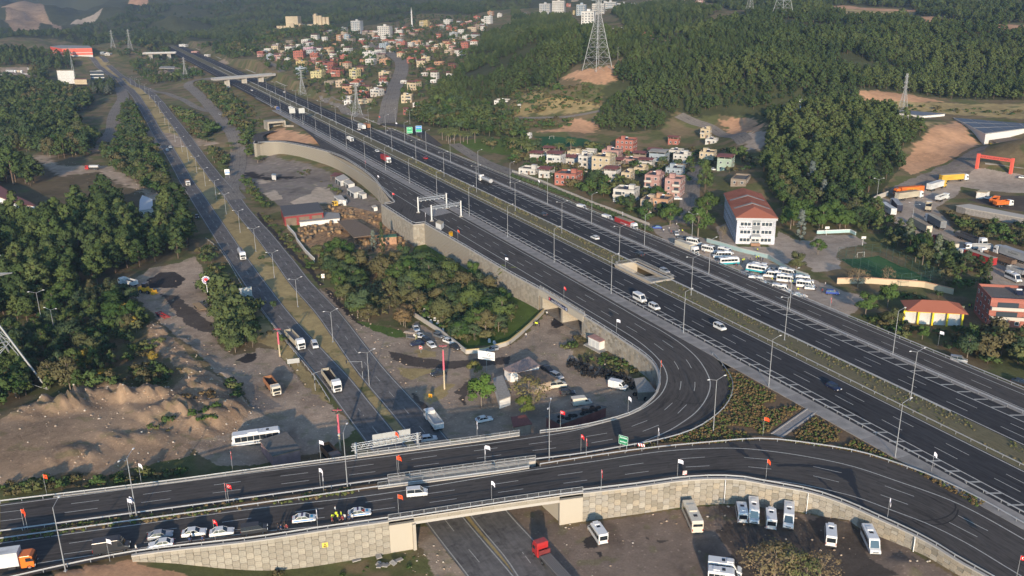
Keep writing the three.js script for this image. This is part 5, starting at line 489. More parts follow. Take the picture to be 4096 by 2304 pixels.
  ['red',[[253,-538],[289,-579],[273,-521],[266,-505],[247,-488],[229,-478],[208,-455],[208,-471],[229,-505],[234,-514]]],['gravel',[[264,-489],[244,-463],[241,-460],[210,-442],[185,-423],[185,-428],[206,-449],[230,-475],[263,-495]]],
  ['red',[[255,-662],[264,-668],[295,-672],[316,-651],[277,-644],[253,-646]]],['dry',[[253,-647],[314,-647],[359,-628],[337,-574],[306,-600],[268,-623],[241,-559],[279,-570],[255,-546],[249,-577],[249,-627]]],
  ['red',[[43,-756],[54,-763],[72,-751],[89,-755],[84,-723],[71,-717],[52,-738]]],['red',[[16,-639],[37,-645],[48,-665],[63,-650],[59,-627],[37,-634]]],['dry',[[2,-805],[33,-718],[56,-698],[69,-679],[46,-675],[2,-696]]],
  ['turf',[[19,-624],[49,-615],[59,-598],[56,-592],[21,-591]]],['grass',[[-41,-605],[-25,-619],[1,-618],[18,-616],[18,-591],[20,-557],[1,-562]]],
  ['red',[[149,-641],[172,-631],[162,-565],[154,-554],[149,-566],[151,-626]]],['lot',[[143,-572],[157,-548],[160,-542],[152,-527],[146,-519],[141,-532]]],
  ['dry',[[434,-1317],[484,-1330],[542,-1267],[485,-1160],[416,-1130],[425,-1240]]],['red',[[468,-1395],[503,-1410],[556,-1300],[633,-1299],[610,-1255],[545,-1273],[484,-1330]]],['red',[[479,-1125],[529,-1153],[506,-1060],[507,-1038],[479,-957],[455,-984],[474,-1073]]],['red',[[505,-978],[520,-977],[529,-951],[514,-900],[500,-911],[497,-942]]],
  ['tan',[[-1403,-2562],[-1454,-2697],[-1917,-3648],[-1869,-3701],[-1354,-2739],[-1284,-2661],[-1156,-2401],[-1270,-2542],[-1200,-2325],[-1182,-2240]]],['red',[[-1230,-2851],[-1274,-3058],[-1339,-3350],[-1265,-3288],[-1245,-3223],[-1210,-2979],[-1192,-2811]]],['sand',[[-1236,-2617],[-1250,-2700],[-1200,-2765],[-1168,-2591]]],
  ['haul',[[-630,-1130],[-729,-1311],[-696,-1344],[-681,-1334],[-594,-1125],[-614,-1121]]],['haul',[[-452,-1337],[-432,-1388],[-404,-1321],[-418,-1296]]],['red',[[-183,-674],[-177,-690],[-144,-646],[-129,-622],[-144,-626],[-177,-649]]],['haul',[[-418,-1296],[-579,-1456],[-553,-1406],[-444,-1266]]],['yard',[[-519,-1279],[-507,-1362],[-417,-1206],[-449,-1201]]],
];
const CC=[[.22,.165,.088],[.43,.29,.18],[.46,.345,.245],[.055,.047,.042],[.4,.305,.22],[.11,.088,.07],[.27,.225,.185],[.58,.46,.335],[.105,.155,.032],[.255,.192,.145],[.46,.375,.295],[.6,.345,.195],[.15,.112,.06],[.38,.24,.125],[.44,.33,.15],[.042,.036,.034],[.03,.1,.04],[.055,.13,.048],[.075,.082,.034]];
AREAS.unshift(['dry',[...LWc,...[...RWc].reverse()]]); for (const P of WOODS) AREAS.unshift(['wood',P]); AREAS.unshift(['wood',[[-5000,-2100],[5000,-2000],[5000,-9900],[-5000,-9900]]]);
const GR=[.12,.135,.045];
function groundTex(n,x0,x1,z0,z1,wob) {  // z0 near, z1 far
  const cls=new Uint8Array(n*n),sx=n/(x1 - x0),sz=n/(z0 - z1);
  for (const [c,P] of AREAS) {let lo=1e9,hi=-1e9; for (const p of P) {lo=Math.min(lo,p[1]); hi=Math.max(hi,p[1]);} for (let j=Math.max(0,Math.floor((z0 - hi)*sz)); j <= Math.min(n - 1,(z0 - lo)*sz); j++) {const z=z0 - (j + .5)/sz,xs=[]; for (let i=0,k=P.length - 1; i<P.length; k=i++) if ((P[i][1]>z) !== (P[k][1]>z)) xs.push((P[k][0] - P[i][0])*(z - P[i][1])/(P[k][1] - P[i][1]) + P[i][0]); xs.sort((a,b)=>a - b); for (let q=0; q + 1<xs.length; q += 2) for (let i=Math.max(0,Math.round((xs[q] - x0)*sx)); i<Math.min(n,(xs[q + 1] - x0)*sx); i++) cls[j*n + i]=CLS[c];}}
  return tex(n,n,(i,j)=>{
    const x=x0 + i/sx,z=z0 - j/sz,a=vnoise(x*.35,z*.35) + .5*vnoise(x*1.1,z*1.1) - .75,b=vnoise(x*.35 + 50,z*.35) + .5*vnoise(x*1.1,z*1.1 + 50) - .75;
    const I=clamp(Math.round(i + a*wob*sx),0,n - 1),J=clamp(Math.round(j + b*wob*sz),0,n - 1),k=cls[J*n + I]; const c=CC[k];
    const f=fbm(x*.06,z*.06,3),h=fbm(x*.55 + 3,z*.55,3),s=hash(i,j); let v=.62 + .5*f + .38*(h - .5) + .2*(s - .5);
    let r=c[0]*v,g=c[1]*v,bl=c[2]*v;
    if (k===0 || k===12 || k===14) {const w=sst(k===0?.42 :.6,k===0?.6 :.75,fbm(x*.11 + 30,z*.11,4))*.85; r=lerp(r,GR[0]*v,w); g=lerp(g,GR[1]*v,w); bl=lerp(bl,GR[2]*v,w);}
    else if (k===1 || k===2 || k===4 || k===9 || k===6) {const w=sst(.62,.78,fbm(x*.16 + 70,z*.1,4))*.45; r *= 1 - w*.6; g *= 1 - w*.62; bl *= 1 - w*.62; const w2=sst(.66,.75,fbm(x*.3 + 10,z*.3 + 40,3))*.3; r=lerp(r,GR[0]*v*1.3,w2); g=lerp(g,GR[1]*v*1.25,w2); bl=lerp(bl,GR[2]*v,w2); if (s>.985) {r *= 1.5; g *= 1.5; bl *= 1.5;}}
    else if (k===13) {const q=hash(Math.floor(i/3),Math.floor(j/2)); r *= .5 + q*1.2; g *= .5 + q*1.15; bl *= .55 + q*1.05;}
    return [r,g,bl];
 });
}
const nearTex=groundTex(2048,-300,300,-80,-680,1.3),farTex=groundTex(2048,-1500,1700,-480,-3680,5);
for (const t of [nearTex,farTex]) t.wrapS=t.wrapT=THREE.ClampToEdgeWrapping;
const bumpT=mono(512,0,1,16);
function groundMesh(name,r0,r1,m,X0,XW,Z0,ZW) {const pos=[],uv=[],idx=[]; for (let r=r0; r <= r1; r++) {const z=rowsZ[r],w=halfW(z); for (let i=0; i <= NC; i++) {const x=(i/NC*2 - 1)*w; pos.push(x,GH[r][i],z); uv.push((x - X0)/XW,(Z0 - z)/ZW); if (r<r1&&i<NC) {const a=(r - r0)*(NC + 1) + i,b=a + NC + 1; idx.push(a,a + 1,b,a + 1,b + 1,b);}}} return struct(name,quadSheet(pos,idx,uv),m);}
const RN=rowsZ.findIndex(z=>z<-500);
const bumpNear=bumpT.clone(); bumpNear.repeat.set(75,75); bumpNear.needsUpdate=true;
groundMesh('ground',0,RN,mat(0xffffff,1,{map:nearTex,bumpMap:bumpNear,bumpScale:.06}),-300,600,-80,600);
groundMesh('terrain',RN,rowsZ.length - 1,mat(0xffffff,1,{map:farTex}),-1500,3200,-480,3200);
// ---------------------------------------------------------------- plants
const FOOT=globalThis.FOOT_ ?? []; const CLEAR=[LWc,RWc];
const onRoad=(x,z,m=1)=>{const n=mlN(x,z),s=mlS(x,z); if (n>149 - m&&n<208 + m&&s<-80&&s>-1950) return true; if (s>-640&&s<-250&&n>129 - m&&n<150) return true; if (s>-420&&s<-360&&n>123&&n<150) return true; for (let k=0; k<2; k++) {const b=rampBox[k]; if (x>b[0] - m&&x<b[1] + m&&z>b[2] - m&&z<b[3] + m) {if (inPoly(x,z,RAMPS[k])) return true;}} for (const c of CLEAR) for (let i=0; i<c.length; i += 2) if (Math.abs(x - c[i][0])<6.5 + m&&Math.abs(z - c[i][1])<6.5 + m&&Math.hypot(x - c[i][0],z - c[i][1])<6 + m) return true; return false;};
const onHouse=(x,z,m=2)=>{for (const f of FOOT) if (Math.abs(x - f[0])<f[2] + m&&Math.abs(z - f[1])<f[2] + m) return true; return false;};
// a crown is many leaf-sized faces set around clumps
function crown(sd,{n=14,per=60,leaf=.5,r=3,h=9,y0=4,form='pine',clump=1.3,stretch=1}) {
  seed=sd*7919 + 13; const pos=[],nor=[]; const C=[];
  for (let k=0; k<n; k++) {let t,R,a=k*2.4 + rr(-.5,.5); if (form==='pine') {t=(k + .6)/n; R=r*(t<.28?.72 + t :1.02*Math.pow(1 - (t - .2)/.85,.72))*rr(.62,1.05); if (k>n - 3) R *= .3; C.push([Math.cos(a)*R,y0 + t*h*.94,Math.sin(a)*R,clump*rr(.8,1.25)*(t>.8?.75 :1)]);} else if (form==='column') {t=(k + .5)/n; R=r*Math.sin(Math.PI*Math.pow(t,.6))*.55; C.push([Math.cos(a)*R,y0 + t*h,Math.sin(a)*R,clump*rr(.8,1.1)]);} else {const u=rr(-.55,1),q=Math.sqrt(1 - u*u*.96); R=r*q*rr(.55,.95); C.push([Math.cos(a)*R,y0 + h/2 + u*h/2*rr(.75,1),Math.sin(a)*R,clump*rr(.75,1.3)]);}}
  const V=(a,b,c)=>new THREE.Vector3(a,b,c),top=y0 + h*.45;
  for (const c of C) for (let i=0; i<per; i++) {
    const d=V(rr(-1,1),rr(-.75,1),rr(-1,1)); if (d.length()<.15) continue; d.normalize(); const q=Math.pow(rnd(),.4)*c[3]; const p=V(c[0] + d.x*q,c[1] + d.y*q*.72*stretch,c[2] + d.z*q);
    const out=V(p.x,(p.y - top)*.8,p.z).normalize().multiplyScalar(.55).add(d.clone().multiplyScalar(.8)).normalize(); const fn=out.clone().add(V(rr(-.9,.9),rr(-.5,1),rr(-.9,.9))).normalize(); const t1=V(rr(-1,1),rr(-1,1),rr(-1,1)).cross(fn).normalize(),t2=fn.clone().cross(t1); const s=leaf*rr(.6,1.35),w=s*rr(.5,.9);
    const A=p.clone().addScaledVector(t1,-s),B=p.clone().addScaledVector(t2,w),D=p.clone().addScaledVector(t1,s),E=p.clone().addScaledVector(t2,-w); const nn=out.clone().lerp(fn,.35).normalize();
    for (const v of [A,E,D,A,D,B]) {pos.push(v.x,v.y,v.z); nor.push(nn.x,nn.y,nn.z);}
 }
  const g=new THREE.BufferGeometry(); g.setAttribute('position',new THREE.Float32BufferAttribute(pos,3)); g.setAttribute('normal',new THREE.Float32BufferAttribute(nor,3)); g.setAttribute('uv',new THREE.Float32BufferAttribute(new Float32Array(pos.length/3*2),2)); g.userData.C=C; return g;
}
function trunk(g,h,r,lean=0) {const o=[rod([0,-.6,0],[lean*.5,h*.5,0],r,7,r*.75),rod([lean*.5,h*.5,0],[lean,h*.86,0],r*.75,6,r*.3)]; const C=g.userData.C; for (let k=0; k<C.length; k += 2) {const c=C[k],y=Math.max(h*.25,c[1] - 1.2 - Math.hypot(c[0],c[2])*.4); o.push(rod([lean*clamp(y/h),Math.min(y,h*.84),0],[c[0]*.8,c[1],c[2]*.8],r*.28,4,r*.1));} return flat(o);}
const leafMat=(r,g,b,o={})=>mat([r,g,b],1,{side:THREE.DoubleSide,...o});
M.bark=mat([.13,.095,.07],1); M.barkPale=mat([.2,.165,.13],1);
const K={};
function kind(name,spec) {K[name]=spec; spec.crowns=spec.shape.map((s,i)=>crown(spec.sd + i,s)); spec.trunks=spec.crowns.map((c,i)=>trunk(c,spec.H,spec.tr)); spec.low=(spec.lowShape ?? []).map((s,i)=>crown(spec.sd + 50 + i,s)); spec.list=[];}
kind('pine_tree',{sd:1,H:13,tr:.24,cat:'tree',mats:[leafMat(.038,.062,.024),leafMat(.048,.075,.026),leafMat(.058,.088,.028),leafMat(.066,.094,.034),leafMat(.076,.106,.033),leafMat(.09,.116,.039)],bark:M.bark,shape:[{n:19,per:105,leaf:.34,r:3.7,h:9.4,y0:3.8,clump:1.45},{n:17,per:110,leaf:.34,r:3.3,h:10,y0:3.2,clump:1.4},{n:20,per:100,leaf:.34,r:4.1,h:8.6,y0:4.4,clump:1.5}],lowShape:[{n:15,per:44,leaf:.5,r:3.6,h:9.8,y0:3,clump:1.4},{n:14,per:44,leaf:.5,r:3.2,h:10,y0:3,clump:1.4},{n:15,per:44,leaf:.5,r:4,h:9,y0:3.4,clump:1.5}]});
kind('broadleaf_tree',{sd:11,H:9,tr:.2,cat:'tree',mats:[leafMat(.062,.098,.028),leafMat(.048,.076,.032),leafMat(.078,.108,.034),leafMat(.09,.098,.042),leafMat(.06,.088,.042),leafMat(.042,.08,.022),leafMat(.105,.095,.044)],bark:M.barkPale,shape:[{form:'round',n:18,per:115,leaf:.3,r:3.3,h:6.6,y0:1.9,clump:1.5},{form:'round',n:18,per:110,leaf:.3,r:3.0,h:7,y0:1.8,clump:1.45},{form:'round',n:20,per:100,leaf:.3,r:3.8,h:6,y0:2,clump:1.5}],lowShape:[{form:'round',n:11,per:26,leaf:.6,r:3.2,h:6.6,y0:2,clump:1.4},{form:'round',n:11,per:26,leaf:.6,r:3.6,h:6,y0:2,clump:1.4}]});
kind('shrub',{sd:21,H:2.4,tr:.06,cat:'shrub',mats:[leafMat(.075,.11,.035),leafMat(.06,.1,.03),leafMat(.11,.12,.045),leafMat(.11,.095,.045)],bark:M.bark,shape:[{form:'round',n:9,per:46,leaf:.2,r:1.25,h:1.9,y0:.35,clump:.62},{form:'round',n:8,per:46,leaf:.2,r:1.5,h:1.6,y0:.3,clump:.62}],lowShape:[{form:'round',n:7,per:20,leaf:.34,r:1.3,h:1.8,y0:.3,clump:.65},{form:'round',n:6,per:20,leaf:.34,r:1.5,h:1.5,y0:.3,clump:.65}]});
kind('cypress_tree',{sd:31,H:11,tr:.14,cat:'tree',mats:[leafMat(.06,.08,.045),leafMat(.1,.12,.1)],bark:M.bark,shape:[{form:'column',n:16,per:80,leaf:.32,r:2.2,h:10,y0:.9,clump:.8,stretch:1.5},{form:'pine',n:16,per:80,leaf:.34,r:2.6,h:9.6,y0:1,clump:1.1}]});
kind('bare_tree',{sd:41,H:6,tr:.15,cat:'tree',mats:[leafMat(.2,.15,.085),leafMat(.17,.14,.07)],bark:mat([.21,.165,.12],1),shape:[{form:'round',n:26,per:24,leaf:.16,r:3,h:4.6,y0:1.2,clump:.9},{form:'round',n:24,per:22,leaf:.16,r:2.6,h:4.8,y0:1,clump:.9}]});
const plant=(k,x,z,h,o={})=>K[k].list.push({x,z,h,turn:rnd()*6.28,v:Math.floor(rnd()*K[k].shape.length),m:Math.floor(rnd()*K[k].mats.length),...o});
function fillArea(ks,P,gap,h0,h1,o={}) {let a=1e9,b=-1e9,c=1e9,d=-1e9; for (const p of P) {a=Math.min(a,p[0]); b=Math.max(b,p[0]); c=Math.min(c,p[1]); d=Math.max(d,p[1]);} for (let x=a; x<b; x += gap) for (let z=c; z<d; z += gap) {const X=x + rr(-.48,.48)*gap,Z=z + rr(-.48,.48)*gap; if (rnd()<(o.thin ?? 0) || !inPoly(X,Z,P) || onRoad(X,Z,o.m ?? 2) || onHouse(X,Z)) continue; const L=fbm(X*.02,Z*.02,2),T=fbm(X*.013 + 7,Z*.013,3); if (o.patch&&T<.36 + rnd()*.06) continue; plant(pick(ks),X,Z,lerp(h0,h1,rnd())*(.62 + .75*L)*(rnd()<.18?.6 :rnd()<.06?1.25 :1),{wide:rr(.85,1.3),...(o.patch?{m:Math.floor(clamp((T - .3)/.4 + rr(-.25,.25),0,.999)*6)} :{}),...o.set});}}
seed=4242;
// woods
fillArea(['pine_tree'],[[-208.3,-325.0],[-336,-548],[-303,-549],[-247,-483],[-216,-462],[-192,-426],[-168.5,-400.4],[-162.6,-402.1],[-174,-442],[-175,-458],[-152.2,-405.5],[-142.7,-386.9],[-138.2,-363.6],[-144.0,-356.1],[-147.7,-346.3],[-156.3,-342.7],[-159.8,-323.4],[-164.6,-309.4],[-176.6,-304.4],[-187.0,-294.2]],6.4,11.5,17.5,{m:3,thin:.08});
fillArea(['pine_tree','pine_tree','broadleaf_tree'],[[-626,-1066],[-581,-1104],[-523,-1079],[-474,-1022],[-427,-928],[-408,-833],[-359,-756],[-313,-678],[-292,-611],[-320,-612],[-346,-645],[-389,-646]],6.8,11,15);
fillArea(['broadleaf_tree','broadleaf_tree','pine_tree'],[[-407,-965],[-400,-963],[-334,-813],[-273,-680],[-219,-556],[-196,-502],[-194,-480],[-217,-515],[-253,-564],[-295,-640],[-299,-676],[-358,-829]],5.2,6,10,{m:3.5});
fillArea(['broadleaf_tree','shrub'],[[-354,-927],[-300,-840],[-256,-770],[-241,-745],[-234,-704],[-232,-664],[-196,-616],[-185,-579],[-188,-579],[-218,-640],[-240,-676],[-293,-794]],4.6,4,6.5,{m:2});
fillArea(['broadleaf_tree','pine_tree','shrub'],[[-373,-1085],[-335,-1045],[-279,-915],[-227,-772],[-191,-671],[-176,-610],[-186,-621],[-200,-669],[-242,-775],[-292,-893],[-360,-1053]],5,4,8,{m:2});
fillArea(['broadleaf_tree','pine_tree'],[[-587,-1416],[-564,-1438],[-497,-1399],[-374,-1153],[-377,-1124],[-406,-1119],[-451,-1145],[-506,-1248]],8,5,9,{thin:.25});
fillArea(['pine_tree'],[[-934,-1610],[-839,-1628],[-727,-1487],[-702,-1465],[-642,-1354],[-665,-1322],[-688,-1340],[-717,-1342],[-755,-1294]],9,10,14); fillArea(['pine_tree'],[[-706,-1499],[-730,-1601],[-670,-1502],[-654,-1455],[-677,-1450]],9,9,13);
fillArea(['pine_tree','broadleaf_tree'],[[-595,-1175],[-591,-1129],[-684,-1303],[-663,-1313]],8,8,11); fillArea(['cypress_tree','pine_tree'],[[-533,-1146],[-505,-1133],[-527,-1207],[-492,-1134],[-449,-1016],[-482,-1053]],6,8,12);
fillArea(['pine_tree','broadleaf_tree'],[[-666,-1492],[-633,-1531],[-515,-1477],[-377,-1230],[-376,-1182],[-514,-1426],[-597,-1441]],10,6,10,{thin:.4});
fillArea(['pine_tree','broadleaf_tree'],[[-681,-1586],[-708,-1719],[-563,-1675],[-454,-1606],[-521,-1904],[-464,-1924],[-317,-1794],[-293,-1707],[-327,-1483],[-416,-1517],[-359,-1302],[-404,-1321],[-518,-1488]],10,7,12,{thin:.12});
fillArea(['pine_tree'],WOODS[0],5.4,6,11.5,{patch:1});
fillArea(['pine_tree','broadleaf_tree'],WOODS[1],5.4,6.5,11);
fillArea(['pine_tree'],WOODS[2],5.3,6,11.5,{thin:.05,patch:1});
fillArea(['pine_tree'],WOODS[3],9,9,13,{thin:.1});
fillArea(['pine_tree'],WOODS[4],12.5,7,13,{thin:.04,patch:1,set:{wide:1.5}});
fillArea(['pine_tree'],WOODS[5],13,8,12,{thin:.3,set:{wide:1.4}});
fillArea(['pine_tree'],WOODS[6],7.5,7,11,{thin:.08});
// scrub on the hill and by the cuttings
fillArea(['shrub','shrub','broadleaf_tree'],[[41,-735],[72,-710],[69,-679],[39,-683],[2,-699],[2,-805]],4.2,2,4.5,{thin:.15});
fillArea(['shrub'],[[2,-687],[46,-662],[48,-645],[19,-645],[8,-640]],4,2,3.5,{thin:.2}); fillArea(['shrub','broadleaf_tree'],[[194.7,-394.5],[200.5,-385.0],[210.7,-370.7],[215.2,-352.0],[201.8,-328.0],[191.8,-342.0],[185.6,-358.2],[189.6,-373.1]],3.6,2.4,4.5,{thin:.05});
fillArea(['shrub'],[[253,-636],[319,-629],[345,-602],[334,-583],[307,-603],[268,-623]],6,1.5,3,{thin:.4});
// ---------------------------------------------------------------- vehicles (front is +z)
const paintC={white:[.72,.72,.7],silver:[.42,.43,.44],grey:[.2,.21,.22],black:[.028,.03,.034],navy:[.012,.018,.05],blue:[.02,.06,.3],red:[.42,.025,.025],darkred:[.22,.03,.03],orange:[.75,.17,.02],yellow:[.68,.42,.05],tan:[.42,.33,.22],teal:[.02,.33,.38],green:[.22,.24,.08],cream:[.66,.6,.48],brown:[.2,.13,.085],dgrey:[.1,.1,.105],rust:[.36,.16,.07],sand:[.5,.44,.33],lblue:[.1,.3,.5]};
const paints={}; const pm=c=>paints[c] ??= new THREE.MeshPhysicalMaterial({color:lin(...paintC[c]),roughness:.38,clearcoat:.6,clearcoatRoughness:.15,metalness:c==='silver' || c==='grey'?.35 :0}); const matte={}; const mm=c=>matte[c] ??= mat(paintC[c],.75,{map:rep(noiseTex,3,3)});
M.vglass=new THREE.MeshPhysicalMaterial({color:lin(.018,.024,.03),roughness:.06,clearcoat:.5}); M.tyre=mat([.02,.02,.02],.9); M.rim=mat([.4,.41,.42],.35,{metalness:.7}); M.plastic=mat([.025,.025,.028],.6); M.lamp=mat([.75,.76,.76],.15); M.tail=mat([.35,.02,.015],.25); M.coal=mat([.035,.03,.028],1); M.steelDeck=mat([.16,.15,.14],.7);
const tyreGeo=(()=>{const g=new THREE.TorusGeometry(.24,.1,7,14); g.rotateY(Math.PI/2); g.scale(1.1,1,1); return g;})(),rimGeo=(()=>{const g=new THREE.CylinderGeometry(.22,.22,.14,10); g.rotateZ(Math.PI/2); return g;})();
function wheel(t,x,z,r=.32,w=1) {const m=part('wheel',tyreGeo,M.tyre,t); m.position.set(x,r,z); m.scale.set(w*r/.34,r/.34,r/.34); part('rim',rimGeo,M.rim,m);}
function prof(P,w,bev=.06) {const s=new THREE.Shape(); P.forEach((p,i)=>i?s.lineTo(p[0],p[1]) :s.moveTo(p[0],p[1])); const g=new THREE.ExtrudeGeometry(s,{depth:w - 2*bev,bevelEnabled:true,bevelSize:bev,bevelThickness:bev,bevelOffset:-bev,bevelSegments:2,curveSegments:4}); g.translate(0,0,-w/2 + bev); g.rotateY(-Math.PI/2); return g;}
function quad(a,b,c,d) {return quadSheet([...a,...b,...c,...d],[0,1,2,0,2,3]);}
const VS={
  sedan:{L:4.6,W:1.8,low:[[-2.22,.28],[2.22,.28],[2.24,.6],[2.05,.76],[1.0,.9],[-1.3,.92],[-2.1,.96],[-2.24,.8]],gb:[1.05,-1.75],gt:[.3,-1.05],by:.9,H:1.44,ax:[1.38,-1.32]},
  hatch:{L:4.1,W:1.76,low:[[-1.98,.28],[1.98,.28],[2.0,.62],[1.8,.8],[.95,.93],[-1.9,.97],[-2,.7]],gb:[1.0,-1.88],gt:[.25,-1.5],by:.93,H:1.48,ax:[1.22,-1.25]},
  suv:{L:4.5,W:1.86,low:[[-2.18,.36],[2.18,.36],[2.2,.8],[2.0,.98],[1.0,1.06],[-2.1,1.1],[-2.2,.8]],gb:[1.05,-2.05],gt:[.35,-1.75],by:1.06,H:1.68,ax:[1.35,-1.32],r:.36},
  mpv:{L:4.4,W:1.82,low:[[-2.15,.3],[2.1,.3],[2.15,.75],[1.95,.98],[1.35,1.08],[-2.15,1.1]],gb:[1.4,-2.12],gt:[.7,-2.02],by:1.08,H:1.84,ax:[1.35,-1.35]},
  van:{L:5,W:1.92,low:[[-2.45,.32],[2.4,.32],[2.45,.85],[2.2,1.12],[1.6,1.22],[-2.45,1.25]],gb:[1.65,-2.42],gt:[.85,-2.35],by:1.22,H:1.95,ax:[1.55,-1.5]},
};
function car(type,colour) {
  const s=VS[type],t=new THREE.Group(); const W=s.W/2,wb=W - .05,wt=W - .22,[b0,b1]=s.gb,[t0,t1]=s.gt,y=s.by,H=s.H;
  part('body',prof(s.low,s.W,.08),pm(colour),t);
  part('windshield',quad([-wb,y,b0],[wb,y,b0],[wt,H - .03,t0],[-wt,H - .03,t0]),M.vglass,t); part('rear_window',quad([wb,y,b1],[-wb,y,b1],[-wt,H - .03,t1],[wt,H - .03,t1]),M.vglass,t);
  for (const q of [-1,1]) part('side_window',quad([q*wb,y,b0 - .02],[q*wb,y,b1 + .02],[q*wt,H - .03,t1],[q*wt,H - .03,t0]),M.vglass,t);
  const mid=(b0 + b1)/2 - .1,pil=(za,zb,r)=>[-1,1].map(q=>rod([q*(wb + .005),y,za],[q*(wt + .005),H - .03,zb],r,4));
  part('roof',[bx(wt*2 + .06,.06,t0 - t1 + .06,0,H - .02,(t0 + t1)/2),...pil(b0,t0,.035),...pil(mid,mid,.04),...pil(b1,t1,.06)],pm(colour),t);
  for (const q of [-1,1]) for (const z of s.ax) wheel(t,q*(W - .1),z,s.r ?? .32);
  for (const q of [-1,1]) {const f=s.low[2]; part('headlight',bx(.42,.15,.1,q*(W - .28),f[1] + .03,f[0] + .02),M.lamp,t); part('tail_light',bx(.3,.16,.08,q*(W - .2),f[1] + .16,-s.L/2 + .04),M.tail,t);}
  for (const q of [-1,1]) part('bumper',bx(s.W - .1,.18,.1,0,.4,q*(s.L/2 - .03)),M.plastic,t);
  return t;
}
function tallVan(colour,{L=5.9,W=2,H=2.6,glass=0,hatch=1,lower}={}) {  // panel van or minibus
  const t=new THREE.Group(),h=L/2,by=1.3; part('body',prof([[-h + .05,.35],[h - .1,.35],[h,.8],[h - .25,1.12],[h - .85,1.28],[h - 1.55,H - .15],[h - 1.9,H],[-h + .1,H],[-h,H - .15]],W,.1),pm(colour),t);
  if (lower) part('skirt',prof([[-h + .02,.34],[h - .12,.34],[h + .01,.82],[h - .3,1.0],[-h - .01,1.0]],W + .03,.05),pm(lower),t);
  const a=[h - .87,1.3],b=[h - 1.52,H - .22]; part('windshield',quad([-W/2 + .16,a[1],a[0] + .06],[W/2 - .16,a[1],a[0] + .06],[W/2 - .26,b[1],b[0] + .07],[-W/2 + .26,b[1],b[0] + .07]),M.vglass,t);
  part('rear_window',quad([W/2 - .2,1.35,-h - .015],[-W/2 + .2,1.35,-h - .015],[-W/2 + .22,H - .45,-h - .015],[W/2 - .22,H - .45,-h - .015]),M.vglass,t);
  for (const q of [-1,1]) {const X=q*(W/2 + .012); part('side_window',quad([X,1.32,h - 1.0],[X,1.32,h - 2.0],[X,H - .55,h - 2.0],[X,H - .55,h - 1.55]),M.vglass,t); if (glass) {const n=glass,w=(L - 2.3)/n; for (let i=0; i<n; i++) {const z=h - 2.1 - i*w; part('side_window',quad([X,1.32,z - .04],[X,1.32,z - w + .04],[X,H - .5,z - w + .04],[X,H - .5,z - .04]),M.vglass,t);}}}
  for (const q of [-1,1]) for (const z of [h - .95,-h + 1.15]) wheel(t,q*(W/2 - .12),z,.35);
  for (const q of [-1,1]) {part('headlight',bx(.35,.22,.1,q*(W/2 - .3),.88,h - .06),M.lamp,t); part('tail_light',bx(.1,.5,.06,q*(W/2 - .12),1.05,-h - .01),M.tail,t); part('mirror',bx(.08,.3,.16,q*(W/2 + .14),1.5,h - 1.1),M.plastic,t);}
  part('grille',bx(W*.5,.16,.05,0,.84,h - .01),M.plastic,t); part('bumper',bx(W - .16,.24,.12,0,.45,h - .06),M.plastic,t); part('bumper',bx(W - .16,.2,.1,0,.46,-h),M.plastic,t);
  if (hatch) {part('roof_hatch',bx(.75,.08,.6,0,H + .03,-.3),hatch>1?M.vglass :M.plastic,t); part('air_conditioner',bx(1.1,.18,1.2,0,H + .08,hatch>1?.9 :-1.6),pm(colour),t);}
  return t;
}
function bus(colour,{L=11,W=2.5,H=3.3,lower,n=7,text}={}) {
  const t=new THREE.Group(),h=L/2; part('body',prof([[-h,.4],[h,.4],[h + .05,1.1],[h - .2,H - .35],[h - .5,H],[-h + .3,H],[-h,H - .3]],W,.14),pm(colour),t); if (lower) part('skirt',prof([[-h - .01,.38],[h + .01,.38],[h + .06,1.1],[-h - .01,1.0]],W + .03,.05),pm(lower),t);
  for (const q of [-1,1]) {const X=q*(W/2 + .012),w=(L - 1.2)/n; for (let i=0; i<n; i++) {const z=h - .8 - i*w; part('side_window',quad([X,1.5,z - .03],[X,1.5,z - w + .03],[X,H - .55,z - w + .03],[X,H - .55,z - .03]),M.vglass,t);} for (const z of [h - 2,-h + 2.6]) wheel(t,q*(W/2 - .15),z,.48); part('headlight',bx(.4,.2,.1,q*(W/2 - .35),.8,h),M.lamp,t); part('tail_light',bx(.16,.5,.06,q*(W/2 - .15),1,-h - .02),M.tail,t); part('mirror',bx(.1,.4,.2,q*(W/2 + .2),2.2,h - .1),M.plastic,t);}
  part('windshield',quad([-W/2 + .15,1.25,h + .06],[W/2 - .15,1.25,h + .06],[W/2 - .2,H - .45,h - .13],[-W/2 + .2,H - .45,h - .13]),M.vglass,t); part('rear_window',quad([W/2 - .2,1.8,-h - .02],[-W/2 + .2,1.8,-h - .02],[-W/2 + .25,H - .6,-h - .02],[W/2 - .25,H - .6,-h - .02]),M.vglass,t);
  part('air_conditioner',bx(1.6,.2,2.4,0,H + .08,.6),pm(colour),t); part('roof_hatch',bx(.8,.07,.7,0,H + .03,-h*.5),M.plastic,t);
  if (text) for (const q of [-1,1]) {const m=part('lettering',new THREE.PlaneGeometry(4.2,1),mat(0xffffff,.5,{map:canvasTex(512,122,(c,w,hh)=>{c.fillStyle='#dcdcd8'; c.fillRect(0,0,w,hh); c.fillStyle='#3a3d42'; c.font='italic bold 110px sans-serif'; c.textAlign='center'; c.fillText(text,w/2,102);})}),t); m.position.set(q*(W/2 + .016),1.0,-.4); m.rotation.y=q*Math.PI/2;}
  return t;
}
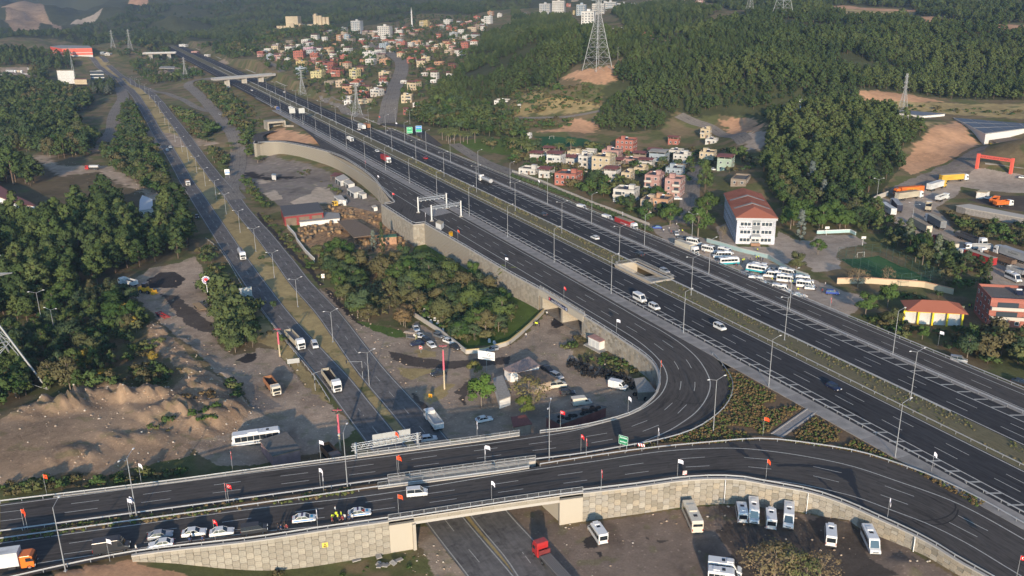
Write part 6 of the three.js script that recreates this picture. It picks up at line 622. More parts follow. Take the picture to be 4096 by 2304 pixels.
function truck({cab='white',load='box',c='white',L=16,W=2.5,semi=true,fill,roof,text}) {
  const t=new THREE.Group(),h=L/2,cz=h - 1.15;
  part('cab',prof([[h - 2.25,.5],[h,.5],[h + .02,1.5],[h - .12,2.6],[h - .55,semi?3.5 :2.95],[h - 2.15,semi?3.6 :2.95],[h - 2.25,3]],W - .06,.1),pm(cab),t);
  part('windshield',quad([-W/2 + .2,1.75,h + .1],[W/2 - .2,1.75,h + .1],[W/2 - .25,2.55,h + .02],[-W/2 + .25,2.55,h + .02]),M.vglass,t); for (const q of [-1,1]) {const X=q*(W/2 - .01); part('side_window',quad([X,1.75,h - .25],[X,1.75,h - 1.3],[X,2.5,h - 1.3],[X,2.5,h - .4]),M.vglass,t); part('headlight',bx(.4,.2,.08,q*(W/2 - .4),.75,h + .08),M.lamp,t); part('mirror',bx(.1,.6,.2,q*(W/2 + .12),2.1,h - .15),M.plastic,t);}
  part('grille',bx(W*.62,.6,.06,0,1.2,h + .1),M.plastic,t); part('bumper',bx(W - .2,.35,.2,0,.5,h),M.plastic,t); part('chassis',[bx(.9,.25,L - .6,0,.9,-.2),bx(W - .3,.5,1.2,0,.75,cz - 2.6)],M.plastic,t);
  const zr=-h + .6; for (const q of [-1,1]) {wheel(t,q*(W/2 - .18),cz + .3,.5,1.2); if (semi) wheel(t,q*(W/2 - .22),cz - 2.9,.5,1.6); for (let k=0; k<(semi?3 :2); k++) wheel(t,q*(W/2 - .22),zr + 1 + k*1.3,.5,1.5);}
  const z1=semi?h - 2.9 :h - 2.45,z0=-h,len=z1 - z0,mz=(z0 + z1)/2;
  if (load==='box') {part('cargo_box',bx(W,2.75,len,0,2.5,mz),mm(c),t); part('box_roof',bx(W + .02,.06,len + .02,0,3.9,mz),mm(roof ?? c),t); part('rear_doors',bx(W - .2,2.5,.05,0,2.45,z0 - .02),mm(roof==='tan'?'cream' :c),t); if (text) for (const q of [-1,1]) {const m=part('lettering',new THREE.PlaneGeometry(len*.55,1.2),mat(0xffffff,.7,{map:canvasTex(512,80,(x,w,hh)=>{x.fillStyle=text[1]; x.fillRect(0,0,w,hh); x.fillStyle=text[2]; x.font='bold 62px sans-serif'; x.textAlign='center'; x.fillText(text[0],w/2,62,w - 10);})}),t); m.position.set(q*(W/2 + .012),2.7,mz); m.rotation.y=q*Math.PI/2;}}
  else if (load==='tip') {const b=.08,hh=1.5; part('tipper_body',[bx(W,.1,len,0,1.2,mz),bx(b,hh,len,-W/2 + .04,1.2 + hh/2,mz),bx(b,hh,len,W/2 - .04,1.2 + hh/2,mz),bx(W - .2,hh,b,0,1.2 + hh/2,z0 + .04),bx(W - .2,hh + .3,b,0,1.35 + hh/2,z1 - .04)],mm(c),t); part('load',bx(W - .3,.7,len - .3,0,1.6,mz),fill ?? M.coal,t); for (let k=0; k<6; k++) for (const q of [-1,1]) part('rib',bx(.06,hh,.12,q*(W/2 + .02),1.2 + hh/2,lerp(z0 + .4,z1 - .4,k/5)),mm(c),t);}
  else if (load==='tank') {const g=new THREE.CylinderGeometry(1.15,1.15,len - .6,16); g.rotateX(Math.PI/2); g.scale(1.05,.9,1); g.translate(0,2.25,mz); part('tank',g,M.rimPaint ??= mat([.6,.6,.6],.35,{metalness:.4}),t); for (let k=0; k<4; k++) part('manhole',cyl(.25,.25,.2,0,3.2,lerp(z0 + 1.4,z1 - 1.4,k/3),8),M.plastic,t); part('walkway',bx(.5,.05,len - 1,.4,3.3,mz),M.steelDeck,t);}
  else if (load==='flat') {part('flatbed',bx(W,.16,len,0,1.25,mz),mm('dgrey'),t); part('headboard',bx(W,1.1,.1,0,1.85,z1),mm(c),t); for (let k=0; k<7; k++) part('steel_bar',bx(.26,.2,len - .8,-.95 + k*.32,1.43,mz),M.steelDeck,t);}
  return t;
}
const protoV={};
function put(key,make,x,z,turn,label,cat,name,o={}) {const src=protoV[key] ??= make(); const g=src.clone(); g.name=numbered(name); g.position.set(x,o.y ?? gy(x,z) + .05,z); g.rotation.y=turn; g.userData={label,category:cat}; if (o.group) g.userData.group=o.group; scene.add(g); return g;}
const cars=(list,y,group)=>{for (const [type,c,x,z,a,label] of list) put(type + c,()=>car(type,c),x,z,a,label,type==='van' || type==='mpv'?'van' :'car',type==='van' || type==='mpv'?'small_van' :'car',{y,group});};
const aU=Math.atan2(U[0],U[1]),aD=aU + Math.PI;
cars([['sedan','silver',-67.82,-146.38,1.839,'silver sedan parked abreast of a white one on the lower ramp'],['sedan','white',-66.58,-143.48,-1.329,'white sedan facing left beside the silver sedan, against the guard rail'],['sedan','white',-61.6,-147.12,1.778,'white sedan third from the left in the parked row'],['sedan','white',-56.32,-147.21,1.793,'white sedan with a red flag before it, next to the black van'],['van','black',-50.15,-147.66,1.828,'black people carrier between the white sedans and the first police car'],['mpv','white',-20.09,-160.3,1.720,'white compact van driving over the bridge'],
  ['mpv','white',45.94,-270.4,aU,'small white van parked in front of the tall white van on the hatched shoulder'],['mpv','white',62.89,-251.7,aU,'white delivery van driving on the near carriageway above the loop'],['hatch','navy',82.57,-208.8,aU,'dark blue car on the near carriageway, right side'],['suv','silver',55.59,-308.6,aU,'silver estate car beside the median shaft'],['suv','black',49.59,-330.4,aD,'black off-roader on the far carriageway behind the median shaft'],['suv','white',34.55,-355,aD,'white crossover alone on the far carriageway'],['suv','black',14.7,-395.9,aD,'black car on the far carriageway left of the white crossover'],['sedan','red',-52.09,-542,aD,'red car on the far carriageway beyond the median'],['sedan','white',-85.53,-570,aU,'white car ahead of the red container lorry'],['sedan','white',-112.22,-663.4,aD,'white car behind the two lorries on the far carriageway'],['hatch','white',-229.9,-925,aD,'white car far up the motorway'],['sedan','white',-268.4,-944.8,aU,'white car just before the far overpass']],LV);
for (const [x,z,a,w] of [[-41.44,-151.46,1.749,'left'],[-30.83,-153.27,1.769,'right']]) {const p=put('police',()=>{const t=car('sedan','white'); for (const q of [-1,1]) {part('stripe',bx(.02,.2,3.7,q*.905,.66,0),mat([.02,.2,.55],.4),t);} part('light_bar',bx(1.1,.12,.3,0,1.5,-.3),mat([.05,.03,.09],.3),t); part('hood_mark',bx(.7,.01,.5,0,.93,1.5,0,.14),mat([.02,.3,.5],.4),t); return t;},x,z,a,`white police car with blue stripe, ${w} of the officers in yellow vests`,'police car','police_car',{y:LV});}
put('sprinterB',()=>tallVan('black',{L:6.4,H:2.7,hatch:0}),-75.31,-142.32,1.845,'long black panel van parked left of the silver sedan','van','panel_van',{y:LV});
put('transitW',()=>tallVan('white',{L:5.8,hatch:0,glass:1}),42.31,-278.2,aU,'tall white van stopped on the hatched shoulder','van','panel_van',{y:LV});
put('orangeT',()=>truck({cab:'orange',c:'white',L:10,semi:false}),-92.26,-137.03,1.804,'box lorry with bright orange cab at the lower left corner','truck','box_truck',{y:LV});
put('redCont',()=>truck({c:'red',L:13}),-75.26,-534.3,aU,'white lorry with a red container on the near carriageway','truck','container_truck',{y:LV}); put('tanker',()=>truck({load:'tank',L:14}),-13.4,-469.6,aD,'silver tanker lorry on the far carriageway','truck','tanker_truck',{y:LV}); put('lorryW',()=>truck({load:'tip',c:'white',L:9,semi:false,fill:M.steelDeck}),-110.11,-613.7,aU,'white open lorry on the near carriageway below the sign gantry','truck','open_truck',{y:LV}); put('lorryB',()=>truck({c:'white',L:13}),-110.75,-668.2,aD,'white box lorry on the far carriageway beside a brown one','truck','box_truck',{y:LV}); put('lorryBr',()=>truck({cab:'rust',c:'rust',L:11}),-107.37,-671.9,aD,'brown lorry on the far carriageway beside a white one','truck','box_truck',{y:LV}); put('lorryW',null,-190.6,-784.7,aU,'white lorry passing under the sign gantry','truck','open_truck',{y:LV}); put('lorryBlue',()=>truck({cab:'blue',c:'tan',load:'tip',L:9,semi:false}),-203.5,-787.9,aU,'blue-cabbed lorry on the slip lane far up the motorway','truck','open_truck',{y:LV});
// old road and yards
put('tipA',()=>truck({load:'tip',c:'sand',L:14,fill:M.steelDeck}),-69.24,-263.2,0.530,'white tipper lorry with empty grey trough on the old road, upper of the two','truck','tipper_truck'); put('tipB',()=>truck({load:'tip',c:'sand',L:13}),-51.65,-231.6,0.452,'white tipper lorry with coal residue at the traffic light, lower of the two','truck','tipper_truck'); put('tipC',()=>truck({cab:'cream',load:'tip',c:'rust',L:9.5,semi:false}),-67.11,-226.4,0.517,'rusty parked tipper lorry in the earth yard','truck','tipper_truck'); put('mixer',()=>truck({load:'tank',L:11}),-114.98,-364,0.402,'white silo lorry heading down the old road','truck','tanker_truck'); put('pickT',()=>truck({load:'tip',c:'brown',L:8,semi:false}),-192.1,-522,0.407,'small white lorry with brown bed on the old road','truck','open_truck');
put('tipW',()=>truck({load:'tip',c:'white',L:9.5,semi:false,fill:mat([.5,.48,.44],1)}),-20.47,-205,-2.748,'white tipper lorry coming out beneath the upper ramp','truck','tipper_truck'); put('redF',()=>truck({cab:'red',load:'flat',c:'darkred',L:15}),7.78,-143.15,-2.673,'red flatbed lorry carrying dark steel bars beside the parked minibuses','truck','flatbed_truck'); put('fuel',()=>truck({cab:'red',load:'tank',L:9,semi:false}),-269.8,-570.1,-1.590,'red-cabbed white tank lorry in the clearing among pines','truck','tanker_truck'); put('yellowT',()=>truck({cab:'yellow',load:'tip',c:'white',L:8,semi:false}),-91.04,-462.6,-0.776,'yellow-cabbed white tipper beside the site containers','truck','tipper_truck'); put('brT',()=>truck({cab:'brown',load:'tip',c:'rust',L:8,semi:false}),-43.67,-188.5,0.563,'brown tipper lorry below the upper ramp beside the pink hut','truck','tipper_truck'); put('whT',()=>truck({load:'tip',c:'white',L:9,semi:false}),-146.96,-324.1,-2.119,'white tipper lorry parked beside the yellow loader','truck','tipper_truck');
put('coach',()=>bus('white',{L:11.5,text:'AYAZ'}),-63.09,-194.9,-1.284,'white coach with slanted lettering parked beside the pink hut','bus','coach');
cars([['mpv','white',-62.37,-260.4,0.353,'white compact van beside the upper tipper lorry'],['hatch','white',-247.2,-640.5,0.432,'white car on the old road, nearer of two'],['sedan','white',-249,-651.3,0.432,'white car on the old road, farther of two'],['suv','black',-158.17,-436.8,0.432,'black and white off-roader parked on the old road shoulder'],['sedan','white',-31.73,-274.2,0.287,'white car at the top of the cemetery lane'],['sedan','white',-29.88,-267.1,0.882,'white sedan beside the bus shelter'],['sedan','navy',-30.05,-260.4,-1.110,'navy sedan behind the no-entry sign'],['suv','black',-27.12,-262.6,0.633,'black off-roader between the navy sedan and the white hatchback'],['hatch','white',-25.46,-258.8,0.506,'white hatchback nearest the red floodlight mast'],['hatch','grey',-23.82,-267.2,0.803,'grey hatchback along the cemetery wall, upper'],['hatch','white',-20.28,-262,0.806,'white hatchback along the cemetery wall, middle'],['sedan','black',-17.93,-257.1,0.656,'dark sedan along the cemetery wall, lowest'],['hatch','silver',-6.35,-254.4,-1.039,'silver hatchback before the yellow-topped wall corner'],['suv','black',-21.57,-236.1,-1.108,'black off-roader between the traffic islands'],['sedan','white',-7.65,-206.4,1.935,'white sedan beneath the fence by the upper ramp'],['hatch','white',-21.03,-196.9,1.817,'white car half hidden behind the railing of the upper ramp'],['sedan','black',9.92,-238.2,0.620,'black car behind the pink-roofed workshop'],['suv','silver',12.46,-232.5,0.652,'silver estate car between the black car and the white vans'],['van','cream',12.4,-226.3,1.844,'old white van beside the brown-roofed workshop'],['hatch','black',14.84,-221.4,1.725,'black hatchback between two white vans'],['sedan','silver',-264.8,-821.2,0.440,'dark car turning on the far side road'],['hatch','red',-179.5,-441,0.778,'red car on the bare soil by the white shed']]);
put('vanHi',()=>tallVan('white',{L:5.4,H:2.4,hatch:0}),28.94,-223.8,1.050,'white lettered van beside the heap of tyres','van','panel_van'); put('vanHi2',()=>tallVan('cream',{L:5.4,H:2.4,hatch:0}),18.15,-214.7,1.799,'cream high-roof van behind the tyre shed','van','panel_van');
// minibuses below the curved wall
const mini=(x,z,a,label,key='mini')=>put(key,()=>tallVan('white',{L:key==='miniL'?7 :6.3,W:2.05,H:2.75,glass:4,hatch:key==='miniB'?2 :1}),x,z,a,label,'minibus','minibus',{group:'minibuses parked by the panel wall'});
mini(16.7,-154.27,-2.852,'white minibus parked alone beside an oil stain','miniB'); put('midi',()=>bus('cream',{L:8.6,W:2.4,H:3,n:5}),36.63,-158.67,-3.083,'cream midibus seen from behind, nearest the middle of the wall','bus','midibus'); mini(47.07,-160,2.998,'white minibus with rear window towards us, first of the row of four'); mini(49.52,-159.72,-0.220,'white minibus facing us, second of the row of four','miniL'); mini(52.25,-156.94,2.916,'white minibus with rear window towards us, third of the row of four','miniB'); mini(55.91,-157.03,-0.306,'white minibus facing us, last of the row of four','miniL'); mini(61.84,-149.57,2.844,'white minibus standing alone with its rear to us in the shade','miniB'); mini(68.44,-146.37,-0.103,'long white minibus facing us, rightmost by the wall','miniL'); mini(39.3,-141.3,1.334,'white minibus seen from the side at the bottom edge, farther of two','miniB'); mini(38.67,-138.36,1.335,'white minibus seen from the side at the bottom edge, nearer of two');
// by the school
const sm=(x,z,a,label,key='mini')=>put(key,()=>null,x,z,a,label,'minibus','minibus',{group:'minibuses outside the school'});
sm(74.69,-350.4,0.910,'white minibus parked nearest the tall tree before the school'); sm(78.67,-339.5,0.845,'white minibus second along the school fence'); sm(84.28,-336,0.760,'white minibus third along the school fence'); sm(81.82,-332,-1.612,'white minibus pointing left behind the teal and white bus','miniL'); sm(92.92,-316.1,1.113,'white minibus between the two teal buses and the crowd','miniL'); sm(87.6,-301.3,1.255,'white van half hidden behind the motorway guard rail'); sm(94.41,-307,-2.036,'white minibus left of the school bus row'); sm(100.89,-308.9,0.898,'long white minibus in the back row of the school buses','miniL'); sm(98.12,-301.6,1.162,'long white minibus in the front row of the school buses','miniL'); sm(104.11,-300.3,1.225,'white minibus beside the blue kiosk, upper'); sm(102.83,-295.2,1.148,'white minibus beside the blue kiosk, lower'); sm(93.22,-291.2,1.099,'white minibus behind the guard rail below the school buses','miniB'); sm(176.7,-297.7,0.134,'white minibus in the lorry park at the right edge','miniL');
for (const [x,z,a,l] of [[82.68,-323.8,1.674,'teal and white midibus, left of two'],[90.71,-314.1,-2.155,'teal and white midibus, right of two']]) put('teal',()=>bus('white',{L:7.6,W:2.3,H:2.9,n:5,lower:'teal'}),x,z,a,l + ' outside the school','bus','midibus');
cars([['hatch','white',70.13,-364.6,-0.075,'white car among pupils at the street mouth'],['sedan','grey',71.35,-358.1,0.829,'grey car beside the first school minibus'],['sedan','blue',63.35,-375.5,-1.617,'blue car parked at the end of the hedge'],['sedan','silver',86.62,-311.2,1.116,'silver car in front of the teal midibus'],['sedan','grey',97.31,-314.1,0.895,'dark car behind the school bus row'],['sedan','white',97.46,-285.9,1.358,'white car beside the flagged guard rail end'],['suv','blue',109.44,-287.3,1.302,'blue pickup below the painted wall'],['hatch','white',103.78,-293,1.291,'white car half cut by the school buses'],['mpv','silver',123.93,-227.6,1.169,'silver van parked on the dirt right of the yellow building'],['sedan','black',132.78,-212.2,0.830,'dark car at the right edge beyond the guard rail'],['sedan','white',113.59,-493.1,1.591,'white car parked up the side street'],['hatch','white',81.4,-424.5,1.452,'white car under the pink terrace'],['sedan','white',225.7,-411.6,1.836,'white car beside the small white office'],['sedan','white',257.4,-439.8,0.906,'white car right of the red gateway']]);
put('schoolT',()=>truck({c:'cream',L:12}),69.79,-340.6,0.510,'white lorry parked behind the guard rail near the school','truck','box_truck'); put('redSemi',()=>truck({c:'red',roof:'tan',L:14}),50.43,-378.9,0.507,'red curtain-side lorry parked along the hedge','truck','semi_truck'); for (const [x,z,a,l] of [[43.67,-392,0.633,'nearer the red lorry'],[33.7,-412.3,0.635,'farther from the red lorry']]) put('hiW',()=>tallVan('white',{hatch:0}),x,z,a,'white van parked along the hedge, ' + l,'van','panel_van');
// lorry park
for (const [x,z,a,key,o,label] of [
  [226.6,-448.3,1.820,'tr1',{cab:'white',c:'yellow',roof:'sand'},'white lorry with yellow curtain trailer below the gravel bank'],[209.9,-431,2.255,'tr2',{cab:'yellow',c:'white'},'yellow-cabbed lorry with plain white trailer'],[191.8,-420.9,-1.271,'tr3',{cab:'orange',c:'orange',text:['YAĞMUR LOJİSTİK','#d98a1f','#6b3d14']},'orange lorry with lettered trailer on the bank'],[188.7,-412.8,1.991,'tr4',{cab:'white',c:'sand',roof:'tan'},'lorry with dusty tan trailer in front of the orange one'],[168.8,-389.6,3.120,'tr5',{cab:'darkred',c:'white',text:['METROTRANS','#c9c8c2','#33373c']},'white lettered trailer backed towards the school trees'],[175.4,-395.4,2.926,'tr6',{cab:'white',c:'navy',roof:'silver'},'navy trailer with grey roof beside the white lettered one'],[180.4,-367.3,3.115,'tr7',{cab:'white',c:'grey',roof:'sand'},'grey trailer with blue rear doors in mid park'],[171.9,-362.1,-3.128,'tr8',{cab:'green',c:'sand',roof:'tan'},'olive-cabbed lorry with tan-roofed trailer'],[171.2,-338,-3.089,'tr9',{cab:'darkred',c:'dgrey',roof:'tan'},'maroon-cabbed lorry with tan-roofed trailer beside the trees'],[184,-343.4,0.206,'tr10',{cab:'white',c:'dgrey',load:'tip'},'white lorry with long grey open trailer, upper row'],[181.6,-332.5,-1.702,'tr11',{cab:'white',c:'silver',load:'tip',L:10,semi:false},'white tipper behind the long grey open trailer'],[174.3,-319,-2.810,'tr12',{cab:'white',c:'red',roof:'sand'},'red trailer half hidden by trees'],[181.8,-319.2,-2.824,'tr13',{cab:'white',c:'brown',load:'tip'},'white lorry with brown open trailer'],[188.7,-321.3,-2.875,'tr14',{cab:'white',c:'silver',text:['DOĞANBEY','#a9a9a4','#3a3f3d']},'grey trailer with large dark lettering at the right edge'],[202.6,-408.9,2.289,'tr15',{cab:'white',c:'white',load:'tip',L:10,semi:false},'white tipper lorry in the middle of the park, upper'],[189.3,-393.4,2.679,'tr16',{cab:'white',c:'sand',load:'tip',L:11,semi:false},'white tipper lorry pointing away, in the middle of the park'],[223.7,-402.1,2.421,'tr17',{cab:'orange',c:'orange',load:'tip',L:9,semi:false},'orange dump truck with raised-looking tray'],[224.2,-395.5,1.786,'tr18',{cab:'white',c:'orange',load:'tip',L:9,semi:false},'white-cabbed orange dump truck'],[181.5,-302,0.365,'tr19',{cab:'silver',c:'silver',load:'tip',L:10},'grey tipper lorry behind the minibus at the right edge']]) put(key,()=>truck(o),x,z,a,label,'truck',o.load?'tipper_truck' :'semi_truck');
for (let i=0; i<9; i++) {const a=[[-628,-1134],[-686,-1316]][0],b=[[-628,-1134],[-686,-1316]][1]; put('parkT' + i % 3,()=>truck({c:['white','sand','silver'][i % 3],L:14}),lerp(a[0],b[0],i/8),lerp(a[1],b[1],i/8) - (i % 2)*24,1.4 + (i % 2)*.05,`lorry in the far park at left edge, ${['first', 'second', 'third', 'fourth', 'fifth'][i >> 1]} of the ${i % 2 ? 'back' : 'front'} row`,'truck','semi_truck',{group:'lorries in the far park'});}
// ---------------------------------------------------------------- lamps
M.lampHead=mat([.62,.62,.6],.4);
function lampProto(H,arms,reach=2.2) {const t=new THREE.Group(); part('pole',cyl(.12,.07,H,0,-.2,0,8),M.galvDull,t); part('base_plate',bb(.5,.12,.5),M.galvDull,t); for (const s of arms) {part('arm',rod([0,H - .25,0],[s*reach,H + .45,0],.055,5),M.galvDull,t); const g=new THREE.SphereGeometry(.34,8,6); g.scale(1.25,.4,.6); g.translate(s*(reach + .25),H + .45,0); part('lamp_head',g,M.lampHead,t);} return t;}
const lampP={two:lampProto(13.4,[-1,1]),one:lampProto(13.4,[-1]),old:lampProto(10.4,[-1,1],2)};
const lamp=(k,x,z,turn,y,label,group)=>{const g=lampP[k].clone(); g.name=numbered('street_lamp'); g.position.set(x,y,z); g.rotation.y=turn; g.userData={label,category:'street lamp',group}; scene.add(g);};
const ord=i=>['nearest','second','third','fourth','fifth','sixth','seventh','eighth','ninth','tenth','eleventh','twelfth','thirteenth','fourteenth','fifteenth','sixteenth','seventeenth','eighteenth','nineteenth','twentieth'][i] ?? `${i + 1}th`;
const sM=mlS(99.22,-201.4),sC=mlS(52.01,-249.2),sG=mlS(33.83,-379.5);
for (let i=-2; i<20; i++) {const s=sM - i*45.3; if (s>-95 || (s<-247&&s>-272)) continue; lamp('two',...ml(s,176.1),aU,LV,`double lamp in the grass median, ${ord(i + 2)} from the right edge`,'lamps of the grass median');}
for (let i=-2; i<16; i++) {const s=sC - i*41; if (s>-95) continue; lamp('one',...ml(s,i<0?150.4 :153.2),aU + Math.PI,LV,`single lamp on the near concrete strip, ${ord(i + 2)} from the right edge`,'lamps of the near concrete strip');}
for (let i=-7; i<10; i++) {const s=sG - i*41.5; if (s>-95) continue; lamp('one',...ml(s,195.2),aU + Math.PI,LV,`single lamp on the far concrete strip, ${ord(i + 7)} from the right edge`,'lamps of the far concrete strip');}
[[[-40.8,-230.5],[-57.5,-264.7],[-76.7,-299.9],[-94.1,-335.9],[-111.7,-374.1],[-128.1,-407.4],[-146,-445],[-162,-480],[-181,-520],[-200,-562],[-219,-602],[-235,-636],[-254,-676],[-279,-733],[-298,-775],[-332,-854],[-356,-907],[-385,-968],[-413,-1028],[-442,-1086],[-464,-1128],[-483,-1160]]][0].forEach(([x,z],i)=>lamp('old',x,z,i<4?.6 :.45,gy(x,z),`double lamp between the old road carriageways, ${ord(i)} from the junction`,'lamps of the old road'));
for (const [x,z,a,l] of [[-75.32,-153.72,1.4,'double lamp in the ramp median, leftmost'],[-34.94,-163.4,1.4,'double lamp in the ramp median beside two white flags'],[7.77,-174,1.4,'double lamp in the ramp median right of the bridge'],[46.69,-186.4,.5,'double lamp on the outer edge of the loop'],[-81.3,-136.37,-1.6,'lamp in front of the orange-cabbed lorry']]) lamp(l.startsWith('lamp')?'one' :'two',x,z,a,LV,l,'lamps of the ramps');
for (const [x,z,l] of [[-115.68,-775.5,'left of the street mouth'],[-88.6,-694.1,'right of the street mouth'],[-76.65,-686.6,'above the green road sign'],[-161,-285.4,'in the dark wood at left, upper'],[-146.75,-266.3,'in the dark wood at left, lower'],[173.6,-413.2,'at the lorry park corner'],[169.5,-365,'among the parked trailers'],[-127.4,-721.3,'before the lower lattice pylon'],[90.43,-762.9,'on the hill track beside the tall pylon'],[75.6,-359.7,'leaning over the school street']]) lamp('old',x,z,rr(0,3),gy(x,z),'street lamp ' + l,'lamps of side roads');
// ---------------------------------------------------------------- flags
const flagTex=k=>canvasTex(192,128,(c,W,H)=>{if (k==='white') {c.fillStyle='#e8e6f0'; c.fillRect(0,0,W,H); c.strokeStyle='#5a62a8'; c.lineWidth=7; c.beginPath(); c.arc(W/2,H/2 - 14,24,0,7); c.stroke(); c.fillStyle='#5a62a8'; c.fillRect(50,92,92,12);} else if (k==='orange') {c.fillStyle='#f0501e'; c.fillRect(0,0,W,H); c.fillStyle='#5a2a1c'; c.beginPath(); c.arc(W/2,H/2,26,0,7); c.fill();} else {c.fillStyle='#d7141e'; c.fillRect(0,0,W,H); c.fillStyle='#fff'; c.beginPath(); c.arc(68,64,32,0,7); c.fill(); c.fillStyle='#d7141e'; c.beginPath(); c.arc(76,64,25,0,7); c.fill(); c.fillStyle='#fff'; c.beginPath(); for (let i=0; i<10; i++) {const r=i % 2?6 :16,a=i*Math.PI/5 + Math.PI; c.lineTo(112 + Math.cos(a)*r,64 + Math.sin(a)*r);} c.fill();}});
const flagMat={}; for (const k of ['white','orange','red']) flagMat[k]=mat(0xffffff,.8,{map:flagTex(k),side:THREE.DoubleSide});
const flagGeo=v=>{const g=new THREE.PlaneGeometry(1.75,1.0,8,4),a=g.attributes.position; for (let i=0; i<a.count; i++) {const u=a.getX(i)/1.75 + .5,q=a.getY(i); a.setXYZ(i,u*[1.3,.8,.4][v],q - u*u*[.35,.85,1.3][v],Math.sin(u*7 + v)*.16*u);} g.computeVertexNormals(); return g;}; const flagG=[0,1,2].map(flagGeo);
function flag(k,x,z,h,label,y,n=0) {const t=thing('flag',label,'flag',x,y,z,[-.3,.25,-.9][n % 3],k + ' flags along the roads'); part('flag_pole',cyl(.04,.03,h,0,-.1,0,6),M.galv,t); const m=part('cloth',flagG[n % 3],flagMat[k],t); m.position.set(.03,h - .6,0); m.scale.setScalar(.85);}
const FL=[['white',-74.57,-139.36,'beside the long black van'],['red',-56.9,-145.11,'in front of the white sedans'],['white',-38.11,-148.33,'beside the left police car'],['orange',-23.03,-153.25,'at the left end of the near bridge railing'],['white',-4.65,-157.8,'on the near bridge railing'],['red',18.03,-161.8,'above the left end of the curved wall'],['white',34.52,-165.7,'above the cream midibus'],['orange',53.19,-165.2,'on top of the curved wall bend'],['white',72.67,-149.84,'above the last minibus'],['red',87.74,-131.11,'at the bottom right corner'],['orange',-95.42,-149.51,'in the ramp median at far left, left'],['orange',-95.05,-149.84,'in the ramp median at far left, right'],['white',-76.27,-152.97,'in the ramp median beside the leftmost lamp, near'],['white',-76.15,-153.56,'in the ramp median beside the leftmost lamp, far'],['red',-58.75,-158.34,'in the ramp median above the white sedans, left'],['red',-58.14,-157.85,'in the ramp median above the white sedans, right'],['white',-40.67,-163.7,'in the ramp median left of the bridge, left'],['white',-39.65,-162,'in the ramp median left of the bridge, right'],['orange',-25.06,-168.4,'between the bridge railings, left'],['orange',-24.78,-168.8,'between the bridge railings, right'],['white',-6.41,-172.4,'between the bridge railings, near the white car'],['white',-6.22,-172.7,'between the bridge railings, right'],['red',14.99,-177.1,'in the ramp median right of the bridge, left'],['red',16.01,-175.4,'in the ramp median right of the bridge, right'],['orange',-97.6,-162.6,'on the far edge of the upper ramp at left'],['white',-79.42,-166.6,'on the far edge of the upper ramp'],['red',-61.38,-171.4,'on the upper ramp near the coach'],['white',-43.05,-175.8,'on the upper ramp beside the pink hut'],['orange',-26.68,-179.3,'before the back of the sign board'],['white',-8.47,-184,'on the far railing of the upper ramp'],['red',11.06,-189,'above the tyre shed'],['white',27.97,-196.1,'on the inner side of the loop bend'],['orange',39.42,-218.1,'on the loop above the tyre yard'],['white',31.23,-249.2,'on the wall right of the underpass'],['red',17.28,-280.3,'over the underpass portal'],['white',32.61,-179.8,'in the ramp median tip'],['white',-2.36,-314.9,'on the tall wall above the cemetery'],['orange',-22.15,-355.4,'beside the yellow generator'],['white',-38.2,-385.7,'at the corner of the service bay'],['red',-57.95,-426.9,'at the end of the far wall'],['white',-71.25,-470.8,'on the far wall'],['red',-84.63,-514.6,'farther along the far wall'],['orange',57.78,-184.4,'on the planted embankment'],['white',89.21,-167.4,'on the concrete strip before the motorway'],['red',102.92,-270.7,'beyond the guard rail near the blue pickup'],['white',123.79,-239.6,'beyond the guard rail by the dirt path'],['white',14.42,-458.5,'on the hedge road before the red house'],['white',50,-389.2,'beside the red lorry'],['white',-84.9,-666.2,'at the street mouth'],['orange',-102.65,-703.8,'left of the street mouth']];
FL.forEach(([k,x,z,l],i)=>flag(k,x,z,4.9,`${k === 'red' ? 'red crescent' : k} flag ${l}`,Math.max(gy(x,z),mlN(x,z)>207?0 :7.9),i));
